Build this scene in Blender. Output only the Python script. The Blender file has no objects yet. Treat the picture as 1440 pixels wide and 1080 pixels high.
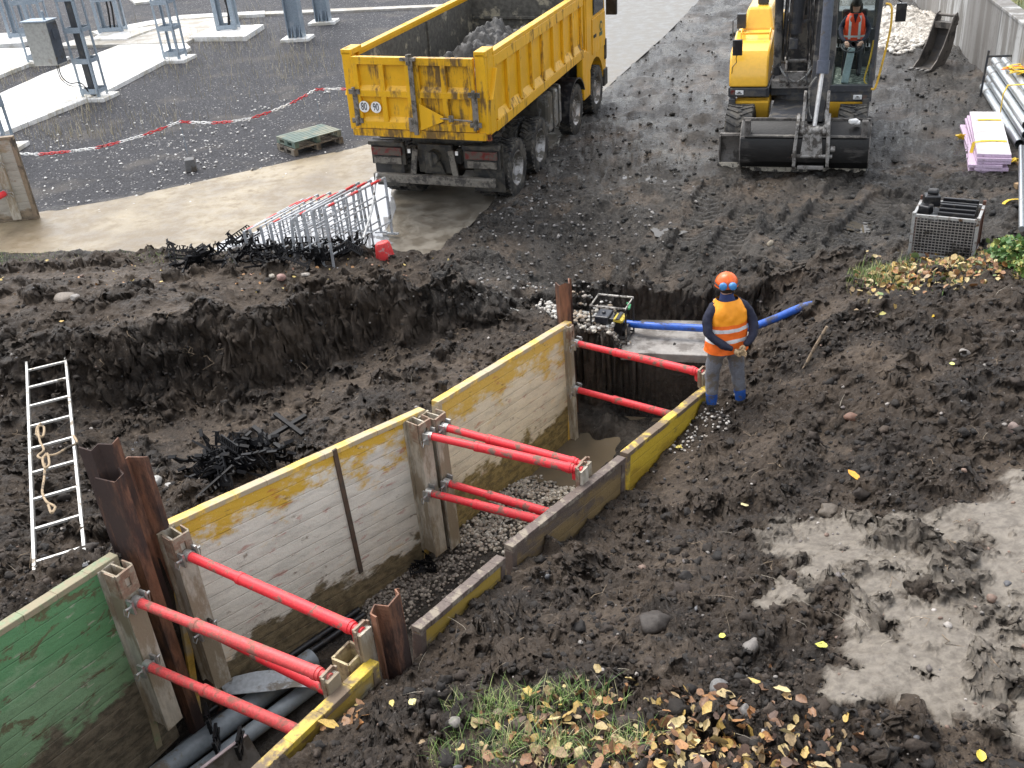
import bpy, math, random
import numpy as np
from mathutils import Vector, Matrix, Euler
rng = np.random.default_rng(7)
random.seed(5)
SC = bpy.context.scene
COL = SC.collection
PI = math.pi

# ---------------------------------------------------------------- camera model
CH, CP, CR, CF = 6.107, 0.515, -0.091, 1434.5
_fw = np.array([0, math.cos(CP), -math.sin(CP)]); _up = np.array([0, math.sin(CP), math.cos(CP)]); _rt = np.array([1., 0, 0])
RT = _rt * math.cos(CR) + _up * math.sin(CR); UP = -_rt * math.sin(CR) + _up * math.cos(CR)
CAM = np.array([0, 0, CH])
def ray(x, y): return _fw + RT * ((x - 720) / CF) - UP * ((y - 540) / CF)
def P(x, y, z=0.0):
    """real world point seen at survey direction (x, y) and lying at height z"""
    d = ray(x, y); t = (z - CH) / d[2]
    return Vector(CAM + d * t)
def onplane(x, y, o, n):
    d = ray(x, y); t = ((np.array(o) - CAM) @ np.array(n)) / (d @ np.array(n)); return Vector(CAM + d * t)

# ---------------------------------------------------------------- tagging
def tag(o, label=None, cat=None, group=None, kind=None):
    if label: o['label'] = label
    if cat: o['category'] = cat
    if group: o['group'] = group
    if kind: o['kind'] = kind
    return o
def empty(name, loc=(0, 0, 0), rz=0.0, label=None, cat=None, group=None, mat=None, rot=None):
    o = bpy.data.objects.new(name, None); COL.objects.link(o)
    o.empty_display_size = .1
    if mat is not None: o.matrix_world = mat
    else:
        o.location = loc; o.rotation_euler = rot if rot is not None else (0, 0, rz)
    return tag(o, label, cat, group)
def copy_tree(o, parent=None):
    c = o.copy(); COL.objects.link(c); c.parent = parent
    for ch in list(o.children): copy_tree(ch, c)
    return c
def frame(o, yaw, roll=0.0, slope=0.0):
    """matrix: x right, y forward (yaw clockwise from +Y)"""
    w = Vector((math.sin(yaw), math.cos(yaw), slope)).normalized(); u = Vector((math.cos(yaw), -math.sin(yaw), roll))
    u = (u - w * u.dot(w)).normalized(); n = u.cross(w)
    m = Matrix((u, w, n)).transposed().to_4x4(); m.translation = Vector(o); return m

# ---------------------------------------------------------------- nodes
def nd(nt, t, inp=None, **pr):
    n = nt.nodes.new(t)
    for k, v in pr.items(): setattr(n, k, v)
    for k, v in (inp or {}).items():
        s = n.inputs[k]
        if isinstance(v, bpy.types.NodeSocket): nt.links.new(v, s)
        else:
            if isinstance(v, tuple) and len(v) == 3 and s.type == 'RGBA': v = (*v, 1)
            s.default_value = v
    return n
def newmat(name):
    m = bpy.data.materials.new(name); m.use_nodes = True; nt = m.node_tree; nt.nodes.clear()
    out = nt.nodes.new('ShaderNodeOutputMaterial'); b = nt.nodes.new('ShaderNodeBsdfPrincipled'); nt.links.new(b.outputs[0], out.inputs[0])
    return m, nt, b
def noise(nt, co, scale, detail=6, rough=.6, dist=0.0):
    return nd(nt, 'ShaderNodeTexNoise', {'Vector': co, 'Scale': scale, 'Detail': detail, 'Roughness': rough, 'Distortion': dist}).outputs[0]
def mrange(nt, v, a, b, c=0.0, d=1.0, smooth=True):
    return nd(nt, 'ShaderNodeMapRange', {'Value': v, 'From Min': a, 'From Max': b, 'To Min': c, 'To Max': d}, interpolation_type='SMOOTHSTEP' if smooth else 'LINEAR').outputs[0]
def mixc(nt, f, a, b, mode='MIX'):
    n = nt.nodes.new('ShaderNodeMix'); n.data_type = 'RGBA'; n.blend_type = mode
    for s, v in ((n.inputs[0], f), (n.inputs[6], a), (n.inputs[7], b)):
        if isinstance(v, bpy.types.NodeSocket): nt.links.new(v, s)
        elif isinstance(v, tuple): s.default_value = (*v[:3], 1)
        else: s.default_value = v
    return n.outputs[2]
def mth(nt, op, a, b=0.0, c=None):
    n = nt.nodes.new('ShaderNodeMath'); n.operation = op
    for i, v in enumerate((a, b) if c is None else (a, b, c)):
        if isinstance(v, bpy.types.NodeSocket): nt.links.new(v, n.inputs[i])
        else: n.inputs[i].default_value = v
    return n.outputs[0]
MATS = {}
def mat(name, col=(.5, .5, .5), rough=.5, metal=0.0, dirt=(.075, .062, .048), amt=.3, scale=3.0, bump=.25, bscale=40, stretch=(1, 1, 1), var=.15, drough=.8, world=False, extra=None, coat=0.0):
    """painted / metal / plastic surface with patchy dirt in object space"""
    if name in MATS: return MATS[name]
    m, nt, b = newmat(name)
    tc = nd(nt, 'ShaderNodeTexCoord').outputs['Object']
    if world: tc = nd(nt, 'ShaderNodeNewGeometry').outputs['Position']
    st = nd(nt, 'ShaderNodeMapping', {'Vector': tc, 'Scale': stretch}).outputs[0]
    c = col
    n2 = noise(nt, st, scale * 5, 5, .6)
    c = mixc(nt, 1.0, c, nd(nt, 'ShaderNodeCombineColor', {0: (k := mrange(nt, n2, .3, .7, 1 - var, 1 + var)), 1: k, 2: k}).outputs[0], 'MULTIPLY')
    if extra: c = extra(nt, tc, c)
    r = rough
    if amt > 0:
        n1 = noise(nt, st, scale, 9, .68)
        f = mrange(nt, n1, .64 - amt * .45, .70 - amt * .3)
        c = mixc(nt, f, c, dirt)
        r = mrange(nt, f, 0, 1, rough, drough)
    if isinstance(c, bpy.types.NodeSocket): nt.links.new(c, b.inputs['Base Color'])
    if isinstance(r, bpy.types.NodeSocket): nt.links.new(r, b.inputs['Roughness'])
    else: b.inputs['Roughness'].default_value = r
    b.inputs['Metallic'].default_value = metal
    if coat: b.inputs['Coat Weight'].default_value = coat
    if bump > 0:
        nb = noise(nt, tc, bscale, 4, .6)
        bp = nd(nt, 'ShaderNodeBump', {'Height': nb, 'Strength': bump, 'Distance': .01})
        nt.links.new(bp.outputs[0], b.inputs['Normal'])
    MATS[name] = m; return m

# ---------------------------------------------------------------- mesh builder
class MB:
    def __init__(s): s.v = []; s.f = []; s.mi = []
    def add(s, vs, fs, mi=0):
        o = len(s.v); s.v.extend([tuple(v) for v in vs]); s.f.extend([tuple(i + o for i in f) for f in fs]); s.mi.extend([mi] * len(fs)); return s
    def box(s, c, d, R=None, mi=0, taper=None):
        c = Vector(c); h = [x / 2 for x in d]; vs = []
        for z in (-1, 1):
            for y in (-1, 1):
                for x in (-1, 1):
                    k = taper if (taper and z > 0) else 1
                    p = Vector((x * h[0] * k, y * h[1] * k, z * h[2]))
                    if R is not None: p = R @ p
                    vs.append(c + p)
        return s.add(vs, [(0, 2, 3, 1), (4, 5, 7, 6), (0, 1, 5, 4), (2, 6, 7, 3), (0, 4, 6, 2), (1, 3, 7, 5)], mi)
    def b2(s, a, b, mi=0):
        return s.box([(p + q) / 2 for p, q in zip(a, b)], [abs(q - p) for p, q in zip(a, b)], mi=mi)
    def bar(s, p0, p1, w, h=None, up=(0, 0, 1), mi=0):
        p0 = Vector(p0); p1 = Vector(p1); d = p1 - p0; L = d.length; y = d / L; up = Vector(up)
        x = y.cross(up)
        if x.length < 1e-4: x = y.cross(Vector((1, 0, 0)))
        x.normalize(); z = x.cross(y)
        return s.box((p0 + p1) / 2, (w, L, h or w), Matrix((x, y, z)).transposed(), mi)
    def cyl(s, p0, p1, r0, r1=None, n=14, caps=True, mi=0):
        r1 = r0 if r1 is None else r1; p0 = Vector(p0); p1 = Vector(p1); y = (p1 - p0).normalized()
        x = y.orthogonal().normalized(); z = x.cross(y); vs = []
        for p, r in ((p0, r0), (p1, r1)):
            for i in range(n):
                a = 2 * PI * i / n; vs.append(p + (x * math.cos(a) + z * math.sin(a)) * r)
        fs = [(i, n + i, n + (i + 1) % n, (i + 1) % n) for i in range(n)]
        if caps: fs += [tuple(range(n)), tuple(range(2 * n - 1, n - 1, -1))]
        return s.add(vs, fs, mi)
    def tube(s, pts, r, n=8, mi=0, caps=True, closed=False):
        pts = [Vector(p) for p in pts]; N = len(pts); rr = r if hasattr(r, '__len__') else [r] * N
        t0 = (pts[1] - pts[0]).normalized(); x = t0.orthogonal().normalized(); vs = []
        for i, p in enumerate(pts):
            a = pts[i - 1] if (i or closed) else p; b = pts[(i + 1) % N] if (i < N - 1 or closed) else p
            t = (b - a).normalized(); x = (x - t * x.dot(t)).normalized(); z = t.cross(x)
            for k in range(n):
                an = 2 * PI * k / n; vs.append(p + (x * math.cos(an) + z * math.sin(an)) * rr[i])
        fs = []
        for i in range(N if closed else N - 1):
            j = (i + 1) % N
            fs += [(i * n + k, i * n + (k + 1) % n, j * n + (k + 1) % n, j * n + k) for k in range(n)]
        if caps and not closed: fs += [tuple(range(n - 1, -1, -1)), tuple(range((N - 1) * n, N * n))]
        return s.add(vs, fs, mi)
    def prism(s, poly, vec, mi=0):
        """extrude a planar polygon (3d points) by vec"""
        n = len(poly); vec = Vector(vec); a = [Vector(p) for p in poly]; b = [p + vec for p in a]
        return s.add(a + b, [tuple(range(n - 1, -1, -1)), tuple(range(n, 2 * n))] + [(i, (i + 1) % n, n + (i + 1) % n, n + i) for i in range(n)], mi)
    def lathe(s, prof, o, axis, n=32, mi=0):
        o = Vector(o); ax = Vector(axis).normalized(); x = ax.orthogonal().normalized(); z = ax.cross(x); vs = []
        for r, h in prof:
            for i in range(n):
                a = 2 * PI * i / n; vs.append(o + ax * h + (x * math.cos(a) + z * math.sin(a)) * r)
        fs = []
        for k in range(len(prof) - 1):
            fs += [(k * n + i, k * n + (i + 1) % n, (k + 1) * n + (i + 1) % n, (k + 1) * n + i) for i in range(n)]
        return s.add(vs, fs, mi)
    def strip(s, pts, w, thick, up=(0, 0, 1), mi=0):
        for a, b in zip(pts[:-1], pts[1:]):
            s.bar(a, Vector(b) + (Vector(b) - Vector(a)) * .02, w, thick, up, mi)
        return s
    def build(s, name, mats, parent=None, smooth=False, bevel=0.0, loc=None, angle=35):
        me = bpy.data.meshes.new(name); me.from_pydata(s.v, [], s.f)
        if not isinstance(mats, (list, tuple)): mats = [mats]
        for m in mats: me.materials.append(m)
        if len(mats) > 1: me.polygons.foreach_set('material_index', s.mi)
        if smooth:
            me.polygons.foreach_set('use_smooth', [True] * len(s.f)); me.set_sharp_from_angle(angle=math.radians(angle))
        me.update(); o = bpy.data.objects.new(name, me); COL.objects.link(o)
        if parent is not None: o.parent = parent
        if loc is not None: o.location = loc
        if bevel:
            b = o.modifiers.new('bevel', 'BEVEL'); b.width = bevel; b.segments = 2; b.limit_method = 'ANGLE'; b.angle_limit = math.radians(40)
        return o
def recenter(o, at=None):
    """move a top-level mesh's origin to its base"""
    me = o.data; n = len(me.vertices); a = np.empty(n * 3); me.vertices.foreach_get('co', a); a = a.reshape(-1, 3)
    c = np.array([(a[:, 0].min() + a[:, 0].max()) / 2, (a[:, 1].min() + a[:, 1].max()) / 2, a[:, 2].min()]) if at is None else np.array(at)
    me.vertices.foreach_set('co', (a - c).ravel()); o.location = c; me.update(); return o
def text_mesh(txt, size, name, m, parent, matrix, xs=1.0, thick=.002):
    cu = bpy.data.curves.new(name, 'FONT'); cu.body = txt; cu.size = size; cu.align_x = 'CENTER'; cu.align_y = 'CENTER'; cu.extrude = thick
    t = bpy.data.objects.new(name, cu); COL.objects.link(t); dg = bpy.context.evaluated_depsgraph_get()
    me = bpy.data.meshes.new_from_object(t.evaluated_get(dg)); bpy.data.objects.remove(t); me.materials.clear(); me.materials.append(m)
    o = bpy.data.objects.new(name, me); COL.objects.link(o); o.parent = parent
    o.matrix_local = matrix @ Matrix.Diagonal((xs, 1, 1, 1)); return o

# ---------------------------------------------------------------- numpy noise
def _hash(ix, iy, seed):
    h = (ix.astype(np.int64) * 374761393 + iy.astype(np.int64) * 668265263 + seed * 1442695041) & 0xffffffff
    h = ((h ^ (h >> 13)) * 1274126177) & 0xffffffff
    h = ((h ^ (h >> 16)) * 2246822519) & 0xffffffff
    return ((h ^ (h >> 15)) & 0xffffff) / float(0x1000000)
def vnoise(x, y, seed):
    ix = np.floor(x); iy = np.floor(y); fx = x - ix; fy = y - iy
    u = fx * fx * fx * (fx * (fx * 6 - 15) + 10); v = fy * fy * fy * (fy * (fy * 6 - 15) + 10)
    def g(dx, dy):
        a = _hash(ix + dx, iy + dy, seed) * 2 * PI
        return np.cos(a) * (fx - dx) + np.sin(a) * (fy - dy)
    return ((g(0, 0) * (1 - u) + g(1, 0) * u) * (1 - v) + (g(0, 1) * (1 - u) + g(1, 1) * u) * v) * 1.4
def fbm(x, y, f, octv, seed, gain=.5, ridged=False):
    s = 0; a = 1.0
    for i in range(octv):
        n = vnoise(x * f + i * 17.3, y * f - i * 9.1, seed + i)
        s = s + a * ((1 - 2 * np.abs(n)) if ridged else n); a *= gain; f *= 2.03
    return s
def clods(x, y, cell, seed, dens=.8, flat=.75):
    """rounded lumps of soil: height of the tallest dome over each point"""
    ix = np.floor(x / cell); iy = np.floor(y / cell); h = np.zeros_like(x)
    for dx in (-1, 0, 1):
        for dy in (-1, 0, 1):
            cx = ix + dx; cy = iy + dy
            jx = (cx + _hash(cx, cy, seed)) * cell; jy = (cy + _hash(cx, cy, seed + 1)) * cell
            sz = _hash(cx, cy, seed + 2); on = _hash(cx, cy, seed + 3) < dens
            r = cell * (.25 + .5 * sz * sz + .1); an = _hash(cx, cy, seed + 4) * PI
            ux = (x - jx) * np.cos(an) + (y - jy) * np.sin(an); uy = -(x - jx) * np.sin(an) + (y - jy) * np.cos(an)
            q = 1 - (ux * ux + (uy * 1.5) ** 2) / (r * r)
            h = np.maximum(h, np.where(on & (q > 0), np.sqrt(np.maximum(q, 0)) * r * flat, 0))
    return h
def sstep(a, b, x):
    t = np.clip((x - a) / (b - a), 0, 1); return t * t * (3 - 2 * t)
def inpoly(x, y, poly):
    r = np.zeros(x.shape, bool); n = len(poly)
    for i in range(n):
        x0, y0 = poly[i]; x1, y1 = poly[(i + 1) % n]
        c = ((y0 > y) != (y1 > y)) & (x < (x1 - x0) * (y - y0) / (y1 - y0 + 1e-12) + x0); r ^= c
    return r
def segdist(x, y, poly, closed=True):
    d = np.full(x.shape, 1e9); n = len(poly)
    for i in range(n if closed else n - 1):
        x0, y0 = poly[i]; x1, y1 = poly[(i + 1) % n]; vx, vy = x1 - x0, y1 - y0
        t = np.clip(((x - x0) * vx + (y - y0) * vy) / (vx * vx + vy * vy + 1e-12), 0, 1)
        d = np.minimum(d, np.hypot(x - x0 - t * vx, y - y0 - t * vy))
    return d
def sdist(x, y, poly):
    """signed: positive inside"""
    d = segdist(x, y, poly); return np.where(inpoly(x, y, poly), d, -d)
# ================================================================ TERRAIN
FAR = [P(0, 885, 1.1), P(165, 780, 1.0), P(235, 738, .95), P(597, 575, .52), P(615, 565, .5), P(803, 452, .2)]
NEAR = [P(355, 1080, .7), P(520, 925, .58), P(580, 880, .5), P(700, 780, .32), P(710, 765, .32), P(870, 640, .08), P(873, 635, .06), P(993, 540, -.15)]
def wallpt(x, y, A, B, off=0.0):
    d = Vector((B[0] - A[0], B[1] - A[1], 0)).normalized(); n = Vector((d.y, -d.x, 0))
    return onplane(x, y, Vector((A[0], A[1], 0)) + n * off, n)
gdir = (FAR[1] - FAR[0]).normalized(); ndir = (NEAR[1] - NEAR[0]).normalized()
G0 = FAR[0] - gdir * 1.6; M0 = NEAR[0] - ndir * 1.6
SLAB = [P(800, 494, -.5), P(868, 497, -.5), P(990, 502, -.5)]
PIT = [tuple(p[:2]) for p in [G0] + FAR + SLAB + NEAR[::-1] + [M0]]
_pts = """0 885 .95;60 842 .95;110 805 .85;200 725 .6;260 705 .6;350 660 .5;450 620 .42;550 580 .35;650 530 .25;740 480 .1;785 452 .0
60 720 .5;130 640 .1;200 595 -.12;300 552 -.28;400 508 -.32;500 474 -.32;600 455 -.25;690 446 -.18;200 670 .25;300 625 .08;400 582 .0;500 535 -.05;600 500 -.08
0 560 .1;30 620 .25;0 700 .6;0 640 .35;0 515 .1;40 540 .15;90 560 .2
0 455 .75;60 468 .75;120 460 .75;180 455 .78;240 436 .80;300 428 .80;370 430 .78;420 412 .72;480 396 .65;560 392 .62;620 390 .5;660 402 .25;720 418 -.15
0 400 .42;100 385 .42;200 385 .40;300 385 .36;420 378 .25;520 372 .25;600 368 .12;0 430 .66;120 432 .66;260 415 .66;0 360 .04;100 357 .04;200 357 .03;300 357 .03;400 350 .0;500 350 .0
0 330 0;200 300 0;400 300 0;560 340 0;640 300 0;700 300 0;700 370 -.03;640 375 .05
760 408 -.12;720 395 -.05;800 404 -.10;850 392 -.02;900 385 0;840 406 -.12;842 424 -.80;808 430 -.70;775 442 -.4;740 432 -.35;870 408 -.10;885 430 -.6
850 470 -.5;900 480 -.5;980 480 -.5;880 455 -.5;960 452 -.5;825 458 -.42;870 440 -.5
925 436 -.55;980 434 -.52;1060 440 -.42;1090 428 -.3;905 402 -.04;1000 400 -.06;950 405 -.05;1060 400 -.08;1100 396 -.04;1150 370 0;1200 362 .05;1040 418 -.28;1000 345 -.03
1080 470 -.25;1060 500 -.32;1020 520 -.36;1010 575 -.36;1045 560 -.33;1080 560 -.15;1110 520 0;1130 435 .1;1120 480 0;1180 430 .28;1150 410 .12
1190 400 .22;1240 391 .3;1290 389 .3;1340 383 .33;1400 365 .33;1440 350 .33;1285 366 0;1365 375 0;1440 325 0;1200 366 .04;1250 372 .03;1420 345 .05
1200 440 .4;1260 420 .5;1350 410 .5;1440 390 .5;1440 450 .8;1300 480 .6;1200 520 .38;1150 600 .22;1200 650 .35;1440 600 .85;1050 640 -.1;960 690 -.2;1100 740 .3;1300 700 .55;1440 700 .8
993 568 -.4;940 620 -.43;875 692 -.45;830 730 -.35;785 765 -.2;720 785 .05;700 800 .08;650 850 .14;612 885 .18;585 925 .22;515 985 .30;400 1085 .44;950 640 -.38;900 720 -.28;1000 650 -.22;850 800 .0;760 820 .12;700 870 .3;620 935 .42;560 1000 .52;470 1050 .58;430 1085 .62;950 780 .12;850 880 .36
1000 850 .5;1200 850 .7;1440 850 .85;800 950 .55;650 1000 .65;720 1080 .85;1000 1080 .95;1200 1080 1.05;1440 1080 1.1;1000 960 .75;1200 960 .9;1350 960 .95;500 1080 .68"""
_A = []
for row in _pts.replace('\n', ';').split(';'):
    a = [float(t) for t in row.split()]; _A.append(tuple(P(*a)))
for x, y, z in ((-10, 12, .6), (-10, 8.5, .95), (-8, 5, 1.2), (-12, 14, .5), (-15, 8, 1), (-12, 16.5, 0), (-20, 10, .5), (-20, 17, 0), (-5, 2, 1.5), (0, 1.2, 1.5), (5, 2, 1.5), (10, 3, 1.6), (10, 8, 1.4), (10, 11, .9), (14, 9, 1.2), (10, 13.5, .1), (14, 13, .2), (16, 5, 1.6), (22, 8, 1), (-20, 2, 1.5), (-7, 7.6, 1.0), (-3, 3.2, 1.3)):
    _A.append((x, y, z))
for y in (16.8, 19, 23, 30, 45, 80):
    for x in np.linspace(-y, y, 9): _A.append((x, y, 0))
_A = np.array(_A)
def rbf_fit(A):
    X = A[:, :2]; D = np.hypot(*(X[:, None] - X[None]).transpose(2, 0, 1)); n = len(A)
    M = np.zeros((n + 1, n + 1)); M[:n, :n] = D + np.eye(n) * -.02; M[:n, n] = 1; M[n, :n] = 1
    return X, np.linalg.solve(M, np.append(A[:, 2], 0))
def rbf_eval(F, x, y):
    X, w = F; r = np.full(x.shape, w[-1])
    for (a, b), k in zip(X, w): r += k * np.hypot(x - a, y - b)
    return r
CREST = [tuple(P(a, b, c)[:2]) for a, b, c in ((-250, 480, .75), (-60, 472, .75), (0, 462, .75), (60, 472, .75), (120, 463, .75), (180, 459, .78), (240, 440, .80), (300, 431, .80), (370, 433, .78), (420, 415, .72), (480, 399, .65), (560, 395, .62), (620, 393, .5), (662, 402, .25), (712, 406, -.02), (760, 409, -.10), (850, 396, -.03), (905, 404, -.04), (1000, 403, -.06), (1100, 399, -.04), (1165, 388, .03))]
UPPER = CREST + [(40, 14), (40, 120), (-60, 120), (-60, 14)]
_sd = sdist(_A[:, 0], _A[:, 1], UPPER); _both = (_A[:, 0] > 4.3)
RB = rbf_fit(_A[(_sd > -.10) | _both]); RBL = rbf_fit(_A[(_sd < -.06) | _both])
_F = []
for row in "740 700 -1.33;700 740 -1.38;780 680 -1.5;820 655 -1.8;860 640 -1.72;800 665 -1.7;785 690 -1.62;835 655 -1.74;905 585 -1.84;890 596 -1.82;930 596 -1.84;812 595 -1.36;840 606 -1.38;875 620 -1.40;905 628 -1.42;815 565 -1.34;800 650 -1.8;790 675 -1.78;825 640 -1.8;845 650 -1.8;850 580 -1.38;930 562 -1.38;860 556 -1.34;560 840 -1.32;620 800 -1.35;640 770 -1.3;480 900 -1.38;300 1040 -1.38;200 1080 -1.3;880 640 -1.4;940 590 -1.62;850 600 -1.38;990 560 -1.4;800 620 -1.5;690 700 -1.34".split(';'):
    _F.append(tuple(P(*[float(t) for t in row.split()])))
RF = rbf_fit(np.array(_F))

def poly_px(s, z=0.0): return [tuple(P(*[float(v) for v in t.split()], z)[:2]) for t in s.split(';')]
# concrete path: comes from the left, passes under the lorry and runs on beyond it
PATH = poly_px("-60 318;50 300;150 284;250 263;340 243;430 223;500 209;560 190;640 120;860 -10;985 0;936 50;860 118;790 192;690 290;612 366;560 362;420 352;330 358;0 357;-60 357")
PATH_S = np.array(PATH)
GRAVEL_EDGE = poly_px("-60 318;50 300;150 284;250 263;340 243;430 223;500 209;560 190;640 120;860 -10;900 -60")
def blobs(x, y, lst):
    s = np.zeros_like(x)
    for px_, py_, z, r in lst:
        p = P(px_, py_, z); s = np.maximum(s, np.exp(-((x - p.x) ** 2 + (y - p.y) ** 2) / (r * r)))
    return s
PALE = [(1440, 900, .9, .6), (1350, 940, .9, .5), (1250, 820, .65, .4), (1400, 740, .75, .4), (1180, 800, .6, .38), (1120, 770, .5, .35), (1100, 850, .6, .25), (1400, 1000, .95, .4), (1400, 890, .9, .75), (1330, 880, .85, .65), (1270, 930, .85, .42), (1300, 960, .85, .4), (1440, 800, .85, .45), (1360, 830, .8, .4), (1420, 950, .9, .4), (1200, 985, .85, .25), (1260, 765, .55, .38), (1190, 755, .5, .36), (1110, 745, .4, .34), (1340, 770, .65, .4), (1440, 690, .8, .3), (1310, 1010, .9, .25), (1230, 860, .7, .2)]
TAN = [(60, 395, .4, .6), (160, 400, .4, .6), (260, 400, .45, .6), (360, 395, .4, .6), (460, 388, .35, .6), (560, 380, .35, .6), (20, 430, .6, .5), (330, 625, .05, .65), (420, 570, .0, .5), (560, 610, .35, .4), (500, 545, 0, .5), (300, 690, .5, .35), (640, 545, .2, .4), (460, 470, .2, .3), (250, 490, .3, .4), (320, 440, .5, .4), (1050, 470, -.3, .4), (950, 800, .1, .4), (930, 660, -.35, .4), (860, 340, 0, .6), (700, 340, 0, .5), (1060, 270, 0, .5)]
TR1 = poly_px("1010 262;985 300;958 345;945 372"); TR2 = poly_px("1192 262;1160 300;1128 340;1105 382"); TR3 = poly_px("915 222;880 240;850 252"); TR4 = poly_px('1085 262;1050 300;1020 345'); TR5 = poly_px('1250 275;1215 310;1180 350')
def ruts(x, y, z, tracks, hw, grey):
    for T in tracks:
        d = segdist(x, y, T, False); a = np.array(T[0]); b = np.array(T[-1]); dr = (b - a) / np.hypot(*(b - a))
        t = (x - a[0]) * dr[0] + (y - a[1]) * dr[1]; s = (x - a[0]) * dr[1] - (y - a[1]) * dr[0]
        w = sstep(hw, hw * .8, d) * (t > -.1) * (t < np.hypot(*(b - a)) + .1)
        w = w * sstep(-.45, .1, vnoise(x * 1.3, y * 1.3, 77) + .2)
        ph = (t + np.abs(s) * .45 + .02 * vnoise(x * 6, y * 6, 3)) / .155
        tread = sstep(-.5, .15, np.sin(ph * 2 * PI)) * .032
        z = z * (1 - .85 * w) + w * (tread * 1.7 - .065)
        z = z + .035 * np.exp(-((d - hw * 1.15) / (hw * .28)) ** 2) * (t > -.1) * (t < np.hypot(*(b - a)) + .1) * (.4 + .8 * sstep(-.3, .3, vnoise(x * 3, y * 3, 9)))
        grey = np.maximum(grey, w * .8)
    return z, grey
def ground(x, y, fine=True):
    """height and material masks (pale clay, grey mud, gravel, tan dry soil) of the ground at x, y"""
    x = np.asarray(x, float); y = np.asarray(y, float)
    wx = x + .10 * fbm(x, y, 1.3, 3, 11); wy = y + .12 * fbm(x, y, 1.3, 3, 19)
    sdu = sdist(wx, wy, UPPER); xr = sstep(3.6, 4.6, x)
    wd_ = .62 + .35 * sstep(-1.5, -4.5, x) + .30 * vnoise(x * .9, y * .9, 27) - .25 * sstep(-.5, .5, x)
    mu = sstep(-wd_, .06, sdu + .17 * fbm(x, y, 2.2, 5, 23, .6) * (1 - xr)); mu = mu * (1 - xr) + sstep(-.8, .3, sdu) * xr
    lo = y < 16.8; b = rbf_eval(RB, wx, wy); bl = b.copy(); bl[lo] = rbf_eval(RBL, wx[lo], wy[lo])
    b = b * mu + bl * (1 - mu); edge = 4 * mu * (1 - mu)
    flatz = sstep(16.0, 16.9, y)
    b = b * (1 - flatz)
    road = sstep(13.2, 14.6, y + .35 * np.abs(x - 3)) * sstep(-1.2, -.2, x - .2 * (y - 15))
    sd = sdist(x, y, PATH_S[:, :]) if True else 0
    yard = sstep(.0, .15, -sd) * ((x < (y - 15.6) * .40 - .9)) * (y > 18.0)
    onp = sstep(-.05, .12, sd)
    rough = 1 - .62 * np.maximum(road, flatz)
    rough = rough * (1 - .85 * np.maximum(yard, onp))
    big = .06 * fbm(x, y, 1.1, 3, 31)
    w1 = fbm(x, y, 7, 3, 5, .6); w2 = fbm(x, y, 7, 3, 6, .6); w3 = fbm(x, y, 24, 2, 7); w4 = fbm(x, y, 24, 2, 8)
    c1 = clods(x + .075 * w1, y + .075 * w2, .38, 101, .52, .5)
    c2 = clods(x + .04 * w2 + .01 * w3, y + .04 * w1 + .01 * w4, .17, 131, .6, .7); c3 = clods(x + .014 * w3, y + .014 * w4, .075, 171, .7, .8)
    lump = sstep(-.35, .35, fbm(x, y, 1.7, 2, 41) + .05)
    crag = .034 * fbm(x + .05 * w1, y + .05 * w2, 3.1, 6, 51, .60, True)
    steep = np.clip(edge, 0, 1) * (1 - sstep(4.0, 4.6, x))
    c4 = clods(x + .006 * w3, y + .006 * w4, .036, 191, .6, .9)
    h = big + rough * (.28 * c4 + lump * (.85 * c1 + .70 * c2) + .42 * c3 + crag * (1 + .9 * steep) + .018 * w3)
    h = h + rough * steep * .07 * fbm(x, y, 1.9, 4, 57, .6, True)
    grey = np.maximum(road, flatz) * (1 - yard)
    wl = sstep(.1, .6, road) * (1 - onp)
    h = h + wl * (.075 * fbm(x, y, 1.7, 4, 71, .55) + .030 * fbm(x, y, 4.5, 4, 73, .6, True) * sstep(19, 16, y) + .35 * c1 * lump * sstep(17.5, 15.5, y))
    h, grey = ruts(x, y, h, [TR1, TR2], .30, grey); h, grey = ruts(x, y, h, [TR3], .28, grey); h, grey = ruts(x, y, h, [TR4, TR5], .26, grey)
    pale = blobs(x, y, PALE) * (1.05 + .75 * fbm(x, y, 2.4, 6, 81, .62)) ; pale = np.clip(pale, 0, 1)
    lvl = .042 + .034 * pale + .02 * fbm(x, y, 1.5, 2, 83)
    flood = sstep(.30, .60, pale)
    hf = np.maximum(h, lvl + .008 * fbm(x, y, 8, 2, 85)); pm = flood * sstep(.10, .0, h - lvl)
    pm = np.maximum(pm, flood * .7 * sstep(.2, .05, h - lvl)); h = h * (1 - flood) + hf * flood
    tan = np.clip(blobs(x, y, TAN) * (1.1 + .7 * fbm(x, y, 2.5, 3, 91)), 0, 1) * sstep(.12, .02, c1 * lump + c2 * lump * .6)
    smear = sstep(.22, .55, fbm(x, y, .85, 4, 141) + .35 * fbm(x, y, 3.1, 3, 143)) * (1 - yard) * (1 - onp)
    tan = np.maximum(tan, smear * .75 * sstep(.14, .03, c1 * lump + c2 * lump * .6))
    tan = tan * (1 - .8 * np.clip(edge * 1.5, 0, 1) * (x < 1))
    h = h * (1 - .55 * tan)
    z = b + h
    z = z * (1 - onp) + onp * (-.02)
    z = z * (1 - yard) + yard * (.004 + .006 * fbm(x, y, 3, 2, 95))
    near_s = sdist(x, y, PIT)
    inside = sstep(-.10, -.015, near_s)
    fl = rbf_eval(RF, x, y) + .5 * (h * .8 + .03 * fbm(x, y, 4, 3, 97))
    farpit = sstep(10.0, 10.6, x * .45 + y * .9)
    fl = fl + farpit * (.45 * c1 + .5 * c2) * .9
    z = z * (1 - inside) + fl * inside
    # flat footing of the pump slab
    sl = sdist(x, y, SLABP); k = sstep(-.12, .02, sl) * (1 - inside); z = z * (1 - k) + (-.56) * k
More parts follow.
